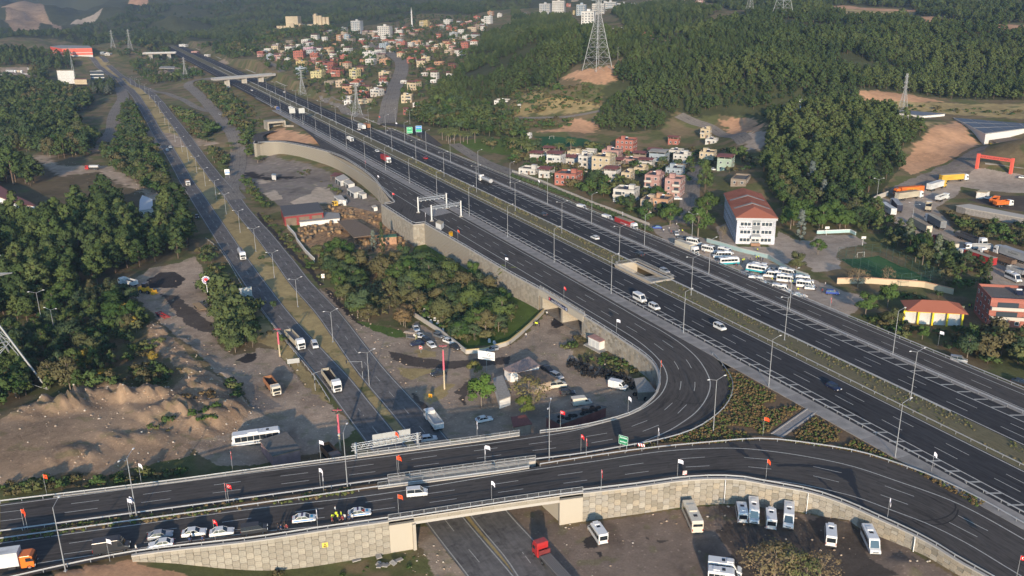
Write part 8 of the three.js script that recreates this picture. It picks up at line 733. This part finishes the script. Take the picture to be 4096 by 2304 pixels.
// ---------------------------------------------------------------- people
{
  const seg=(p,a,b,ra,rb)=>{const ab=[b[0] - a[0],b[1] - a[1],b[2] - a[2]],ap=[p[0] - a[0],p[1] - a[1],p[2] - a[2]]; const t=clamp((ap[0]*ab[0] + ap[1]*ab[1] + ap[2]*ab[2])/(ab[0] ** 2 + ab[1] ** 2 + ab[2] ** 2)); return Math.hypot(ap[0] - ab[0]*t,ap[1] - ab[1]*t,ap[2] - ab[2]*t) - lerp(ra,rb,t);},smin=(a,b,k=.05)=>{const h=clamp(.5 + .5*(b - a)/k); return lerp(b,a,h) - k*h*(1 - h);};
  const bones=w=>{const s=w?.22 :.02,B=[[[0,.95,0],[0,1.2,0],.15,.15],[[0,1.2,0],[0,1.42,0],.155,.12],[[-.13,1.4,0],[.13,1.4,0],.09,.09],[[0,1.42,0],[0,1.55,.01],.06,.055],[[0,1.6,.015],[0,1.68,.01],.095,.1],[[0,1.6,.1],[0,1.63,.11],.02,.015]]; for (const q of [-1,1]) {const f=q*s; B.push([[q*.09,.95,0],[q*.1,.5,f*.7],.1,.07],[[q*.1,.5,f*.7],[q*.1,.09,f - (f<0?.06 :0)],.066,.045],[[q*.1,.06,f],[q*.11,.05,f + .16],.045,.035],[[q*.2,1.39,0],[q*.25,1.12,-f*.5],.06,.045],[[q*.25,1.12,-f*.5],[q*.24,.88,-f*.6 + .1],.043,.034],[[q*.24,.87,-f*.6 + .1],[q*.235,.76,-f*.6 + .13],.042,.022],[[q*.22,.84,-f*.6 + .13],[q*.2,.79,-f*.6 + .17],.016,.012]);} return B;};
  const bodies=[0,1].map(w=>{const B=bones(w),R=72,mc=new MarchingCubes(R,new THREE.MeshBasicMaterial(),false,false,60000); mc.isolation=0; for (let k=0; k<R; k++) for (let j=0; j<R; j++) for (let i=0; i<R; i++) {const p=[(i - R/2)/(R/2)*.95,(j - R/2)/(R/2)*.95 + .9,(k - R/2)/(R/2)*.95]; let d=9; if (Math.abs(p[0])<.4&&Math.abs(p[2])<.45) for (const b of B) d=smin(d,seg(p,...b),.03); mc.field[i + j*R + k*R*R]=-d;} mc.update(); const n=mc.count; const pos=mc.positionArray.slice(0,n*3),nor=mc.normalArray.slice(0,n*3); for (let i=0; i<n*3; i++) pos[i]=pos[i]*.95 + (i % 3===1?.9 :0); return [pos,nor];});
  const pals=[['dark jacket',[.03,.03,.035],[.03,.035,.05]],['white shirt',[.6,.6,.58],[.05,.06,.1]],['yellow vest',[.62,.72,.05],[.02,.025,.04]],['red top',[.22,.04,.04],[.03,.03,.04]],['grey top',[.2,.2,.22],[.08,.07,.06]],['navy top',[.03,.05,.12],[.06,.06,.07]]]; const pmat=mat(0xffffff,.85,{vertexColors:true}); const G={};
  const geo=(w,c)=>G[w + c] ??= (()=>{const [pos,nor]=bodies[w],col=new Float32Array(pos.length),P=pals[c]; for (let i=0; i<pos.length; i += 3) {const y=pos[i + 1],z=pos[i + 2],x=Math.abs(pos[i]); const v=y<.1?[.02,.02,.02] :y>1.49?(y>1.66 || z<-.02?[.03,.022,.015] :[.42,.26,.18]) :x>.17&&y<.9&&y>.7?[.42,.26,.18] :y<.93?P[2] :P[1]; col.set(v,i);} const g=new THREE.BufferGeometry(); g.setAttribute('position',new THREE.BufferAttribute(pos,3)); g.setAttribute('normal',new THREE.BufferAttribute(nor,3)); g.setAttribute('color',new THREE.BufferAttribute(col,3)); g.setAttribute('uv',new THREE.BufferAttribute(new Float32Array(pos.length/3*2),2)); return g;})();
  const who=(list,y,where,cs)=>list.forEach(([x,z],i)=>{const c=cs[i % cs.length],w=i % 3===1?1 :0; const m=tmesh('person',geo(w,c),pmat,`person in a ${pals[c][0]} ${w ? 'walking' : 'standing'} ${where[Math.min(where.length - 1, Math.floor(i / list.length * where.length))]}`,'person','people'); m.position.set(x,y ?? gy(x,z) + .05,z); m.rotation.y=rr(0,6.28);});
  who([[-35.75,-151.32],[-35.19,-152.25],[-34.78,-151.48],[-34.25,-152.23]],LV,['left of the right police car'],[2]); who([[-35.77,-154.12],[-35.65,-150.29],[-34.37,-150.51],[-33.72,-150.6],[-33.39,-151.27],[-32.49,-150.91],[-31.88,-151.24]],LV,['in the group with the officers','at the rail behind the right police car'],[1,3,0,4,0,5]); who([[-45.86,-148.32],[-45.06,-147.8],[-44.49,-148.62],[-44,-147.95],[-70.65,-141.93],[-61.37,-144.09],[-61.39,-144.89],[-59.02,-144.36],[-58.75,-144.51]],LV,['between black van and left police car','at the rail by the white sedans'],[0,5,0,4]); who([[7.1,-275.8],[7.7,-275.6],[8.2,-275.2],[8.9,-275.1],[11.8,-285.2],[4.3,-265.3],[-0.8,-256.7]],undefined,['on the underpass road'],[0,1,3,0,0,1]); who([[65.4,-369.6],[68.2,-372.3],[68.1,-366.8],[68.7,-366.8],[71.7,-367.9],[73.1,-367.7],[72.5,-378.3],[76.3,-338.0],[84.5,-320.0],[85.1,-319.9]],undefined,['at the street mouth before the school','near the school minibuses'],[1,0,4,5,0,3]); who([[88.3,-325.5],[89.0,-326.0],[91.4,-326.4],[94.3,-328.6],[95.4,-329.1],[95.6,-327.2],[96.1,-325.9],[94.0,-325.5],[97.5,-338.6],[93.2,-302.7],[98.5,-299.4],[99.5,-299.3],[100.3,-300.3],[110.1,-296.3]],undefined,['in the crowd behind the teal buses','by the school minibuses at right'],[2,2,0,3,1,0,5,4]); who([[98.8,-290.7],[106.6,-289.0],[99.0,-282.8],[99.3,-282.4],[98.5,-283.8],[105.1,-291.2],[149.4,-273.1],[150.0,-273.0]],undefined,['beside the motorway rail near the last buses','on the lane above the yellow shop'],[3,3,1,1,0,0]);
}
// groups of plants around the roads
const col=(k,r,g,b)=>leafMat(r,g,b),yellowLeaf=leafMat(.27,.2,.04),olive=leafMat(.13,.125,.055),brownLeaf=leafMat(.17,.12,.06),fresh=leafMat(.068,.112,.03);
const grp=(ks,P,gap,a,b,o)=>fillArea(ks,P,gap,a,b,{m:.6,...o});
grp(['broadleaf_tree','broadleaf_tree','pine_tree'],[[-173.5,-305.4],[-165.5,-315.3],[-142.7,-314.1],[-133.8,-301.0],[-135.1,-287.0],[-125.4,-286.7],[-120.8,-276.5],[-119.9,-258.1],[-122.8,-254.0],[-114.8,-242.2],[-115.8,-227.9],[-115.4,-219.9],[-126.7,-221.8],[-130.6,-226.8],[-127.6,-215.6],[-130.7,-211.5],[-142.9,-223.8],[-145.7,-250.8],[-151.9,-263.0]],4.2,4,8);
grp(['shrub','broadleaf_tree'],[[-108.7,-238.0],[-97.1,-237.9],[-93.2,-229.5],[-97.6,-224.1],[-109.7,-226.7],[-114.0,-218.0],[-105.0,-222.1],[-111.1,-233.3]],3,2,4); grp(['shrub'],[[-118.4,-254.6],[-110.9,-263.2],[-106.6,-255.8],[-109.3,-246.8],[-115.6,-244.0]],3,1.6,3); grp(['shrub'],[[-82.4,-200.4],[-80.5,-205.7],[-75.4,-209.3],[-73.7,-204.5],[-76.1,-199.6],[-80.5,-198.2]],2.2,1,1.8,{set:{mat:fresh}}); grp(['shrub'],[[-89.4,-196.3],[-85.6,-199.1],[-84.0,-194.6],[-88.5,-193.7]],2.4,1,1.8); grp(['shrub'],[[-88.2,-213.2],[-80.9,-218.7],[-78.0,-213.7],[-85.4,-208.9]],2.4,.8,1.6,{set:{mat:brownLeaf}}); grp(['shrub'],[[-80.7,-235.6],[-72.8,-220.7],[-71.3,-217.6],[-75.3,-217.6],[-81.6,-229.3]],2.2,1,2.2);
for (const [x,z,h,l] of [[-124.13,-238.7,7,'yellow-leaved tree in the middle of the dark thicket'],[-123.7,-272.2,4.5,'yellow-leaved bushy tree at the thicket edge by the haul road'],[-113.55,-226.6,5,'yellow-green tree low in the thicket'],[-106.29,-243,4,'yellowing bush among the spoil mounds'],[-131.37,-283.8,6.5,'yellow-green tree at the head of the thicket']]) plant('broadleaf_tree',x,z,h,{label:l,mat:yellowLeaf});
grp(['broadleaf_tree','shrub'],[[-114.6,-316.3],[-110.1,-316.4],[-98.1,-294.6],[-92.7,-291.6],[-85.9,-272.9],[-80.8,-257.9],[-85.2,-254.0],[-90.3,-258.7],[-101.7,-283.8],[-110.0,-302.1]],3.2,4,7.5,{set:{mat:leafMat(.085,.11,.04)}}); grp(['broadleaf_tree'],[[-135.1,-366.8],[-129.9,-373.3],[-123.0,-357.8],[-126.3,-348.9]],3.6,4,6); grp(['shrub'],[[-125.4,-347.5],[-120.9,-357.9],[-111.4,-337.0],[-100.5,-321.9],[-113.5,-321.4]],4,1.5,3,{thin:.35});
grp(['broadleaf_tree'],[[-82.8,-360.1],[-80.7,-371.0],[-71.1,-365.1],[-62.3,-357.8],[-58.6,-339.0],[-57.7,-323.1],[-57.5,-308.0],[-50.2,-284.2],[-53.9,-286.4],[-63.4,-310.5],[-74.7,-340.2]],4.6,4,9,{thin:.05}); grp(['broadleaf_tree'],[[-55.2,-343.2],[-48.6,-354.4],[-35.4,-346.1],[-26.8,-338.2],[-18.8,-320.9],[-6.5,-313.0],[3.9,-284.3],[-3.3,-264.2],[-14.1,-258.7],[-24.0,-274.4],[-33.2,-291.1],[-40.2,-310.1],[-50.4,-323.0]],4.8,4.5,10,{thin:.08}); grp(['shrub','shrub','bare_tree'],[[-82.6,-363.2],[-61.5,-357.8],[-53.6,-343.2],[-44.4,-354.1],[-26.9,-340.9],[-10.2,-312.4],[1.9,-284.5],[-5.8,-266.2],[-15.1,-260.4],[-34.1,-293.4],[-47.2,-287.2],[-55.0,-292.9],[-73.7,-338.8]],3,1.5,3.4,{set:{mat:olive}}); grp(['pine_tree'],[[-200.6,-314.9],[-180.9,-318.6],[-162.4,-285.5],[-165.9,-283.7],[-174.6,-289.3],[-173.7,-267.9]],5,9,14); grp(['broadleaf_tree','pine_tree'],[[-168.4,-258.7],[-153.5,-263.1],[-133.5,-228.5],[-131.6,-213.2],[-139.6,-208.8]],4.6,5,9); grp(['broadleaf_tree','bare_tree'],[[-39.3,-287.0],[-35.2,-286.8],[-32.3,-274.6],[-37.0,-272.9]],3.8,5,7,{set:{mat:brownLeaf}}); grp(['broadleaf_tree'],[[-51.9,-284.3],[-46.8,-280.1],[-45.5,-287.2],[-51.5,-304.3],[-57.1,-310.4]],4,5,7);
for (const [k,x,z,h,l,m,w] of [['cypress_tree',-56.01,-371.3,14,'tall slim cypress beside the green-roofed hut',leafMat(.05,.065,.03),.6],['cypress_tree',-60.35,-374.5,10,'grey-green conifer left of the cypress in the timber yard',leafMat(.13,.15,.12),1],['broadleaf_tree',-15.28,-328.8,8,'round bright green tree against the tall wall',fresh,.95],['broadleaf_tree',-8.49,-214.7,9.5,'round bright green tree in the yard beside the lean-to',leafMat(.085,.145,.03),1.05],['bare_tree',4.09,-212.9,9.5,'big brown-leaved tree between the workshops',leafMat(.16,.14,.055),1.15],['broadleaf_tree',2.97,-208.8,6,'leafy tree under the brown one beside the tyre shed',leafMat(.1,.13,.03),1],['broadleaf_tree',-11.09,-235.1,5,'yellowish small tree beside the billboard',leafMat(.15,.145,.045),1],['bare_tree',47.8,-138.55,7.5,'half-bare brown tree at the bottom right of the car park, largest',undefined,1.5],['bare_tree',50.99,-138.81,6,'half-bare brown tree right of the largest one',leafMat(.15,.15,.06),1.4],['bare_tree',55.91,-137.55,5.5,'half-bare brown tree at the bottom right, rightmost of the clump',undefined,1.4],['bare_tree',45.4,-138.86,7,'half-bare brown tree at the bottom, left of the largest',undefined,1.4],['bare_tree',53.18,-137.02,5,'greenish half-bare bush low in the clump',leafMat(.12,.14,.05),1.4],['broadleaf_tree',113.15,-267.1,7.5,'broad green tree left of the yellow shop, nearest the road',fresh,1.2],['broadleaf_tree',122.98,-274,8.5,'tall green tree behind the left end of the yellow shop',fresh,1.05],['broadleaf_tree',116.64,-255.3,6.5,'green tree in front of the yellow shop at left',undefined,1.1],['broadleaf_tree',121.64,-245.2,4.6,'small round tree in front of the yellow shop',fresh,1.1],['broadleaf_tree',69.96,-380.2,10,'large green tree at the corner of the side street',fresh,1.15],['broadleaf_tree',78.5,-361.7,13,'tallest green tree between side street and school',fresh,1.1],['broadleaf_tree',89.55,-396.3,11,'green tree behind the tallest one by the school',undefined,1.1],['pine_tree',96.17,-432.9,17,'tall pointed conifer behind the side street',undefined,.8],['broadleaf_tree',119.96,-334.3,6.5,'umbrella-shaped tree on the school court',fresh,1.1],['cypress_tree',118.52,-352.3,13,'grey conifer right of the school',leafMat(.14,.16,.14),1.1],['cypress_tree',148.06,-431.6,13,'grey pointed conifer at the forest foot',leafMat(.13,.155,.14),1.2],['cypress_tree',147.8,-412.6,10,'grey round conifer below the pointed one',leafMat(.14,.16,.14),1.3],['cypress_tree',157.13,-339.4,12,'grey-green conifer beside the parked trailers, upper',leafMat(.12,.14,.09),1.2],['cypress_tree',158.27,-316.6,12,'grey-green conifer beside the parked trailers, lower',leafMat(.12,.14,.09),1.2],['broadleaf_tree',104.79,-312.6,8,'green tree at the school gate behind the minibuses',undefined,1],['bare_tree',121,-295,7,'bare tree before the football pitch',undefined,1.2],['bare_tree',133.1,-299.1,6,'brown leafless tree beside the pitch roof',undefined,1],['cypress_tree',164.1,-291.5,11,'dark cypress at the lorry park entrance',leafMat(.06,.075,.035),.9],['bare_tree',87.78,-356.6,6,'leafless tree beside the school front',undefined,.7]]) plant(k,x,z,h,{label:l,...(m?{mat:m} :{}),wide:w,v:0});
grp(['broadleaf_tree'],[[114.9,-367.9],[128.1,-386.1],[138.3,-393.1],[149.9,-387.9],[144.1,-369.0],[130.5,-366.4],[131.3,-374.1],[121.2,-370.6]],5,8,11,{set:{mat:fresh}}); grp(['broadleaf_tree','pine_tree'],[[128,-435],[138,-426],[145.4,-412.5],[168,-424],[165.8,-403.9],[164.4,-379.5],[154.6,-360.1],[148.0,-356.9],[145.6,-367.3],[151.8,-390.8],[138.8,-399.2],[122.5,-397.5]],6,7,12); grp(['broadleaf_tree','pine_tree'],[[164.3,-400.1],[164.6,-377.9],[165.0,-348.7],[168.5,-323.6],[174.2,-310.9],[164.4,-291.5],[151.2,-286.8],[151.0,-296.0],[151.9,-305.8],[147.8,-340.6],[154.2,-360.2]],5.2,5,9,{m:1});
grp(['broadleaf_tree','shrub'],[[141.5,-252.9],[149.3,-256.9],[156.6,-247.0],[136.5,-211.4],[136.6,-222.0],[129.3,-228.0],[124.2,-235.6],[131.4,-245.2]],4.4,3.5,6.5); grp(['shrub'],[[124.0,-261.0],[138.7,-255.8],[137.7,-251.3],[133.7,-248.7],[124.6,-248.6],[115.2,-245.3],[108.6,-261.6],[109.0,-265.3]],2.8,1.5,2.8); grp(['shrub','broadleaf_tree'],[[132.5,-286.7],[149.2,-284.0],[147.2,-280.3],[130.9,-282.8]],4,2,3.5);
grp(['broadleaf_tree','shrub','broadleaf_tree'],[[1,-582],[40,-584],[60,-589],[87,-570],[121,-565],[142,-525],[129,-464],[118,-471],[106,-506],[88,-439],[75.9,-386.5],[62.5,-386.0],[44,-425],[30,-459],[9,-497],[1,-516]],6.2,3.5,7,{thin:.18}); grp(['broadleaf_tree','pine_tree'],[[-18,-618],[1,-618],[12,-617],[21,-581],[1,-562],[-24,-603]],7,4,8,{thin:.3});
grp(['broadleaf_tree','broadleaf_tree','pine_tree'],[[-317,-1168],[-436,-1588],[-376,-1708],[-309,-1865],[-198,-1957],[-29,-1860],[-35,-1306],[-47,-1099],[-60,-848],[-73,-776],[-86,-734],[-97,-789],[-111,-1030],[-149,-1200],[-193,-1325],[-139,-1066],[-123,-977],[-115,-802],[-114,-742],[-158,-817],[-197,-902],[-234,-987],[-279,-1083]],12,4.5,9,{thin:.12}); grp(['shrub','broadleaf_tree'],[[-244,-995],[-182,-860],[-146,-775],[-149,-772],[-196,-868],[-240,-966]],6,2,4);
grp(['shrub'],[[-332,-1066],[-236,-832],[-194,-714],[-199,-701],[-232,-792],[-291,-947]],6,1.5,3.5,{thin:.3}); grp(['shrub'],[[-135,-460],[-116,-425],[-104.9,-406.2],[-94.5,-378.4],[-84.5,-360.0],[-73.1,-332.0],[-74.9,-329.3],[-87.1,-356.9],[-101.2,-384.8],[-120,-421]],2.6,1,2.2,{thin:.15}); grp(['shrub','broadleaf_tree'],[[-169,-550],[-152,-519],[-138,-484],[-127,-460],[-130,-455],[-147,-489]],3.4,2,4); grp(['shrub'],[[-116,-531],[-110,-527],[-96,-494],[-87,-477],[-90,-475],[-102,-499]],3,1.2,2.2); grp(['shrub'],[[-137,-558],[-128,-565],[-124,-545],[-133,-552]],2.6,1,1.8);
grp(['shrub'],[[14.3,-255.9],[17.4,-260.7],[22.0,-263.6],[22.5,-258.3],[19.2,-252.0]],2.6,1,2); grp(['shrub'],[[22.0,-244.4],[30.0,-250.2],[36.9,-235.4],[36.8,-228.6],[32.1,-230.7],[25.8,-238.6]],2.3,.8,1.9,{thin:.1}); grp(['shrub'],[[-48.3,-143.5],[-44.5,-146.3],[-42.5,-145.8],[-43.9,-143.9]],2,1,1.8); grp(['shrub'],[[-36.8,-146.3],[-26.6,-149.6],[-20.2,-150.3],[-18.1,-148.6],[-21.2,-144.4],[-34.5,-144.1]],2.6,.4,1,{thin:.35,set:{mat:fresh}}); grp(['shrub'],[[-110.1,-167.5],[-92.2,-170.0],[-74.4,-177.0],[-72.6,-175.1],[-88.4,-166.4],[-107.5,-162.6]],2,1.2,2.4,{m:.2}); grp(['shrub'],[[-91.2,-298.3],[-78.8,-274.2],[-64.6,-247.3],[-67.0,-247.3],[-79.5,-266.8],[-83.6,-270.2]],4,.8,1.8,{thin:.4});
for (const [x,z] of [[-73.6,-263.5],[-84.9,-298.5],[-105.1,-358.8]]) plant('broadleaf_tree',x,z,3.6,{wide:1.1});
// clipped and planted strips that nobody could count
function tufts(name,label,m,P,gap,h,y,ok=()=>true) {const geo=crown(99 + name.length,{form:'round',n:4,per:16,leaf:.16,r:.28,h:.5,y0:.1,clump:.3}); const L=[]; let a=1e9,b=-1e9,c=1e9,d=-1e9; for (const p of P) {a=Math.min(a,p[0]); b=Math.max(b,p[0]); c=Math.min(c,p[1]); d=Math.max(d,p[1]);} for (let x=a; x<b; x += gap) for (let z=c; z<d; z += gap) {const X=x + rr(-.5,.5)*gap,Z=z + rr(-.5,.5)*gap; if (inPoly(X,Z,P)&&ok(X,Z)) L.push([X,Z]);} const im=new THREE.InstancedMesh(geo,leafMat(1,1,1),L.length),q=new THREE.Quaternion(),up=new THREE.Vector3(0,1,0),m4=new THREE.Matrix4(); L.forEach(([x,z],i)=>{const s=rr(.5,1.3)*h; m4.compose(new THREE.Vector3(x,typeof y==='function'?y(x,z) :y,z),q.setFromAxisAngle(up,rr(0,6)),new THREE.Vector3(s*1.2,s,s*1.2)); im.setMatrixAt(i,m4); im.setColorAt(i,pick(m).color);}); im.name=name; im.userData={kind:'stuff',label}; im.castShadow=im.receiveShadow=true; scene.add(im);}
const GUT=[[73.41,-197.1],[60.86,-184.3]]; struct('concrete_gutter',[strip(GUT,3.2,LV - .1),sweep(offset(resample(GUT,1),1.2),[[.15,.18],[-.15,.18],[-.15,-.1],[.15,-.1]],LV - .1),sweep(offset(resample(GUT,1),-1.2),[[.15,.18],[-.15,.18],[-.15,-.1],[.15,-.1]],LV - .1)],M.concreteStrip); const rowOk=(X,Z)=>{const d=Math.abs((X - GUT[0][0])*(GUT[1][1] - GUT[0][1]) - (Z - GUT[0][1])*(GUT[1][0] - GUT[0][0]))/Math.hypot(GUT[1][0] - GUT[0][0],GUT[1][1] - GUT[0][1])>2.4; return d&&(vnoise(X*.25,Z*.25)>.22);};
{const a=sub(loopOut,ml(-176,150),iA[1]),b=sub(sUp,iA[4],ml(-100,138)); tufts('embankment_planting','rows of reddish ground cover on the planted embankment',[leafMat(.17,.12,.055),leafMat(.15,.135,.055),leafMat(.09,.13,.035),leafMat(.19,.13,.06)],[...offset(a,.6),...offset(b,-.6),ml(mlS(...b[b.length - 1]),149.2),ml(-172,148.6)],.62,.75,LV - .16,rowOk);}
{const v=sub(loopOut,loopOut[loopOut.length - 1],[[-29.35,-166.3]][0]),w=sub(sUp,sUp[0],[[-28.95,-163.5]][0]); tufts('ramp_median_planting','green plants along the narrow ramp median',[leafMat(.14,.16,.05),leafMat(.1,.13,.04),leafMat(.22,.16,.08)],[...offset(v,-.5),...offset(w,.5)],.75,.75,LV - .08,(x,z)=>vnoise(x*.4,z*.4)>.35);}
tufts('motorway_median_grass','dry grass and weeds on the motorway median',[leafMat(.19,.18,.08),leafMat(.13,.15,.05),leafMat(.24,.2,.1)],[ml(-520,171.6),ml(-520,179.4),ml(-88,179.4),ml(-88,171.6)],1.05,.55,LV,(x,z)=>{const s=mlS(x,z); return (s<-273 || s>-246)&&vnoise(x*.3,z*.12)>.4&&Math.abs(mlN(x,z) - 175)>.8;});
{const c=[[1,-487],[14,-463],[34,-424],[46.2,-399.0],[56.7,-375.9],[60.1,-369.8]],t=thing('oleander_hedge','long dark green hedge between guard rail and side road','hedge'); const geos=[]; resample(c,1.15).forEach((p,i)=>{const g=crown(300 + i % 4,{form:'round',n:7,per:24,leaf:.26,r:1.05,h:2,y0:.2,clump:.6}); g.rotateY(i*1.7); const s=rr(.8,1.15); g.scale(s,s,s); g.translate(p[0],gy(...p),p[1]); geos.push(g);}); part('foliage',geos,leafMat(.065,.095,.04),t); part('stems',resample(c,3).map(p=>rod([p[0],gy(...p) - .2,p[1]],[p[0],gy(...p) + 1,p[1]],.05,4)),M.bark,t,'stuff');}
// palms
{const P=new THREE.Group(); part('trunk',cyl(.18,.13,6.2,0,-.2,0,7),M.barkPale,P); const fr=[]; for (let i=0; i<28; i++) {const a=i*2.4,e=.9 - (i/28)*1.5; for (let k=0; k<4; k++) {const f=u=>[Math.cos(a)*u*2.1,6 + Math.sin(e)*u*1.6 - u*u*.75,Math.sin(a)*u*2.1],A=f(k/4*1.1),B=f((k + 1)/4*1.1),w=.55*(1 - k*.2),nx=-Math.sin(a)*w,nz=Math.cos(a)*w; fr.push(quad([A[0] - nx,A[1] - .1,A[2] - nz],A,B,[B[0] - nx,B[1] - .1,B[2] - nz]),quad([A[0] + nx,A[1] - .1,A[2] + nz],A,B,[B[0] + nx,B[1] - .1,B[2] + nz]));}} part('crown',fr,leafMat(.13,.15,.05),P);
  const put2=(x,z,h,l,g)=>{const o=P.clone(); o.name=numbered('palm_tree'); o.position.set(x,gy(x,z),z); o.scale.set(1.6,h/6,1.6); o.rotation.y=rnd()*6; o.userData={label:l,category:'palm',group:g}; scene.add(o);};
  [[-47,-617],[-44,-614],[-41,-610],[-38,-613],[-34,-607],[-32,-610],[-29,-604],[2,-579],[7,-565],[11,-549],[31,-561],[39,-572],[-24,-606],[-38,-605],[-42,-605]].forEach(([x,z],i)=>put2(x,z,rr(6.5,9),`tall park palm beside the motorway, ${ord(i)} from the street`,'palms of the park')); [[-215,-631],[-207,-616],[-201,-601],[-193,-584],[-187,-572],[-183,-564],[-200,-638],[-205,-651],[-228,-669],[-235,-682],[-246,-705],[-170,-595],[-169,-603]].forEach(([x,z],i)=>put2(x,z,rr(2.4,3.6),`squat palm on the island beside the old road, ${ord(i)} from its near tip`,'palms of the old road island')); const [x,z]=[-1.74,-317.9]; put2(x,z,8,'lone palm against the tall wall',undefined);}
// ---------------------------------------------------------------- set the plants out: the largest in view one by one, the rest as woods and scrub
function plantOut() {
  const look=new THREE.Vector3(0,-Math.sin(.325),-Math.cos(.325));
  for (const [name,k] of Object.entries(K)) {
    const L=k.list; for (const p of L) {p.y=p.y ?? gy(p.x,p.z); const d=Math.hypot(p.x,p.y - 107,p.z),a=Math.atan2(p.x,-p.z); p.s=p.h/d*(Math.abs(a)>.56?.1 :1); const dep=Math.atan2(107 - p.y - p.h,Math.hypot(p.x,p.z)); if (dep>.68) p.s=0;}
    L.sort((a,b)=>(b.label?9 :b.s) - (a.label?9 :a.s)); const most=name==='shrub'?160 :230; const rest=[];
    L.forEach((p,i)=>{
      if (i<most || !k.low.length) {const o=thing(name,p.label ?? k.label(p),k.cat,p.x,p.y,p.z,p.turn,p.label?undefined :k.group); const sc=p.h/k.H; o.scale.set(sc*(p.wide ?? 1),sc,sc*(p.wide ?? 1)); part('trunk',k.trunks[p.v],k.bark,o); part('crown',k.crowns[p.v],p.mat ?? k.mats[p.m],o);}
      else rest.push(p);
   });
    if (rest.length) {
      const grp=new THREE.Group(); grp.name=k.stuff; grp.userData={kind:'stuff',label:k.stuffLabel}; scene.add(grp); const m4=new THREE.Matrix4(),q=new THREE.Quaternion(),up=new THREE.Vector3(0,1,0),c=new THREE.Color();
      k.low.forEach((g,v)=>{const part_=rest.filter((p,i)=>i % k.low.length===v); const im=new THREE.InstancedMesh(g,k.stuffMat,part_.length); im.name='crowns'; im.castShadow=im.receiveShadow=true; part_.forEach((p,i)=>{const s=p.h/k.H; m4.compose(new THREE.Vector3(p.x,p.y - .3,p.z),q.setFromAxisAngle(up,p.turn),new THREE.Vector3(s*(p.wide ?? 1.08),s,s*(p.wide ?? 1.08))); im.setMatrixAt(i,m4); c.copy((p.mat ?? k.mats[p.m]).color).multiplyScalar(rr(.82,1.15)); im.setColorAt(i,c);}); grp.add(im);});
      if (k.lowTrunk) {const im=new THREE.InstancedMesh(k.lowTrunk,k.bark,rest.length); im.name='trunks'; im.castShadow=true; rest.forEach((p,i)=>{const s=p.h/k.H; m4.compose(new THREE.Vector3(p.x,p.y,p.z),q.identity(),new THREE.Vector3(s,s,s)); im.setMatrixAt(i,m4);}); grp.add(im);}
   }
 }
}
const LM=[[-134.94,-227.1,'beside the huge left pylon'],[-125.03,-241.9,'in the thicket above the spoil mounds'],[-133.81,-292.3,'at the thicket edge by the haul road'],[-94.61,-277.1,'in the thicket below the emblem sign'],[-194.9,-343.6,'in the dark wood at the left edge'],[-160.7,-348.4,'at the wood edge above the soot heap'],[-156.46,-405.6,'in the wood beside the old road'],[-228.4,-449.4,'in the middle of the left wood'],[-288.8,-527.5,'near the dark red roof at left'],[-208.1,-511.2,'behind the pale steel shed'],[-403.6,-786.7,'in the upper left wood'],[-322.9,-780.9,'between the service road and old road'],[-259.2,-745.2,'beside the palm island'],[-71.28,-343.1,'below the timber yard'],[-38.39,-335.5,'in the cemetery, upper side'],[-12.57,-275.8,'in the cemetery, lower side'],[-35.77,-276.7,'by the bus shelter'],[-7.86,-220.9,'in the workshop yard'],[28.83,-239.6,'above the tyre heap'],[-30.89,-145.44,'below the near panel wall'],[-93.52,-168.3,'along the upper ramp edge'],[72.4,-391.8,'at the side street corner'],[27.75,-477.9,'among the houses by the hedge'],[87.98,-515.1,'among the back row of houses'],[121.36,-364.2,'beside the school'],[145.56,-361.5,'behind the school court'],[155.62,-326.8,'between pitch and lorry park'],[158.67,-438.4,'at the foot of the wooded hill'],[199.5,-361.2,'on the bank inside the lorry park'],[117.23,-259.8,'left of the yellow shop'],[128.89,-251.3,'in front of the yellow shop'],[140.19,-238.3,'below the red unfinished house'],[-79.97,-204,'on the spoil mounds'],[-102.05,-388.2,'along the ditch of the old road'],[40.66,-707.5,'on the open hill slope'],[-49.64,-681.5,'behind the park palms']];
const desc=(p,kind)=>{const c=(p.mat ?? K[kind].mats[p.m]).color,t=c.r>c.g*1.05?'brownish' :c.g>.11?'bright green' :c.g<.085?'dark green' :'green',r=p.h/K[kind].H; return `${r > 1.12 ? 'tall' : r < .75 ? 'small' : 'medium'} ${(p.wide ?? 1) > 1.12 ? 'broad ' : (p.wide ?? 1) < .95 ? 'narrow ' : ''}${t}`;};
const lbl=(kind,noun)=>p=>`${desc(p, kind)} ${noun} ${nearestName(p.x, p.z, LM)}`;
Object.assign(K.pine_tree,{group:'pines of the woods beside the roads',label:lbl('pine_tree','pine'),stuff:'pine_forest',stuffLabel:'dense pine forest covering the hills',stuffMat:leafMat(1,1,1),lowTrunk:rod([0,-.5,0],[0,9,0],.22,5,.1)});
Object.assign(K.broadleaf_tree,{group:'broadleaf trees among the roads and houses',label:lbl('broadleaf_tree','leafy tree'),stuff:'broadleaf_wood',stuffLabel:'small leafy trees scattered through the far town',stuffMat:leafMat(1,1,1),lowTrunk:rod([0,-.5,0],[0,5,0],.15,5,.08)});
Object.assign(K.shrub,{group:'shrubs on open ground',label:lbl('shrub','shrub'),stuff:'scrub_growth',stuffLabel:'scrub bushes over rough ground',stuffMat:leafMat(1,1,1)});
Object.assign(K.cypress_tree,{group:'conifers planted by buildings',label:lbl('cypress_tree','conifer'),stuff:'cypress_row',stuffLabel:''});
Object.assign(K.bare_tree,{group:'half-bare brown trees',label:lbl('bare_tree','half-bare tree'),stuff:'bare_wood',stuffLabel:''});
plantOut();
renderer.render(scene,camera);
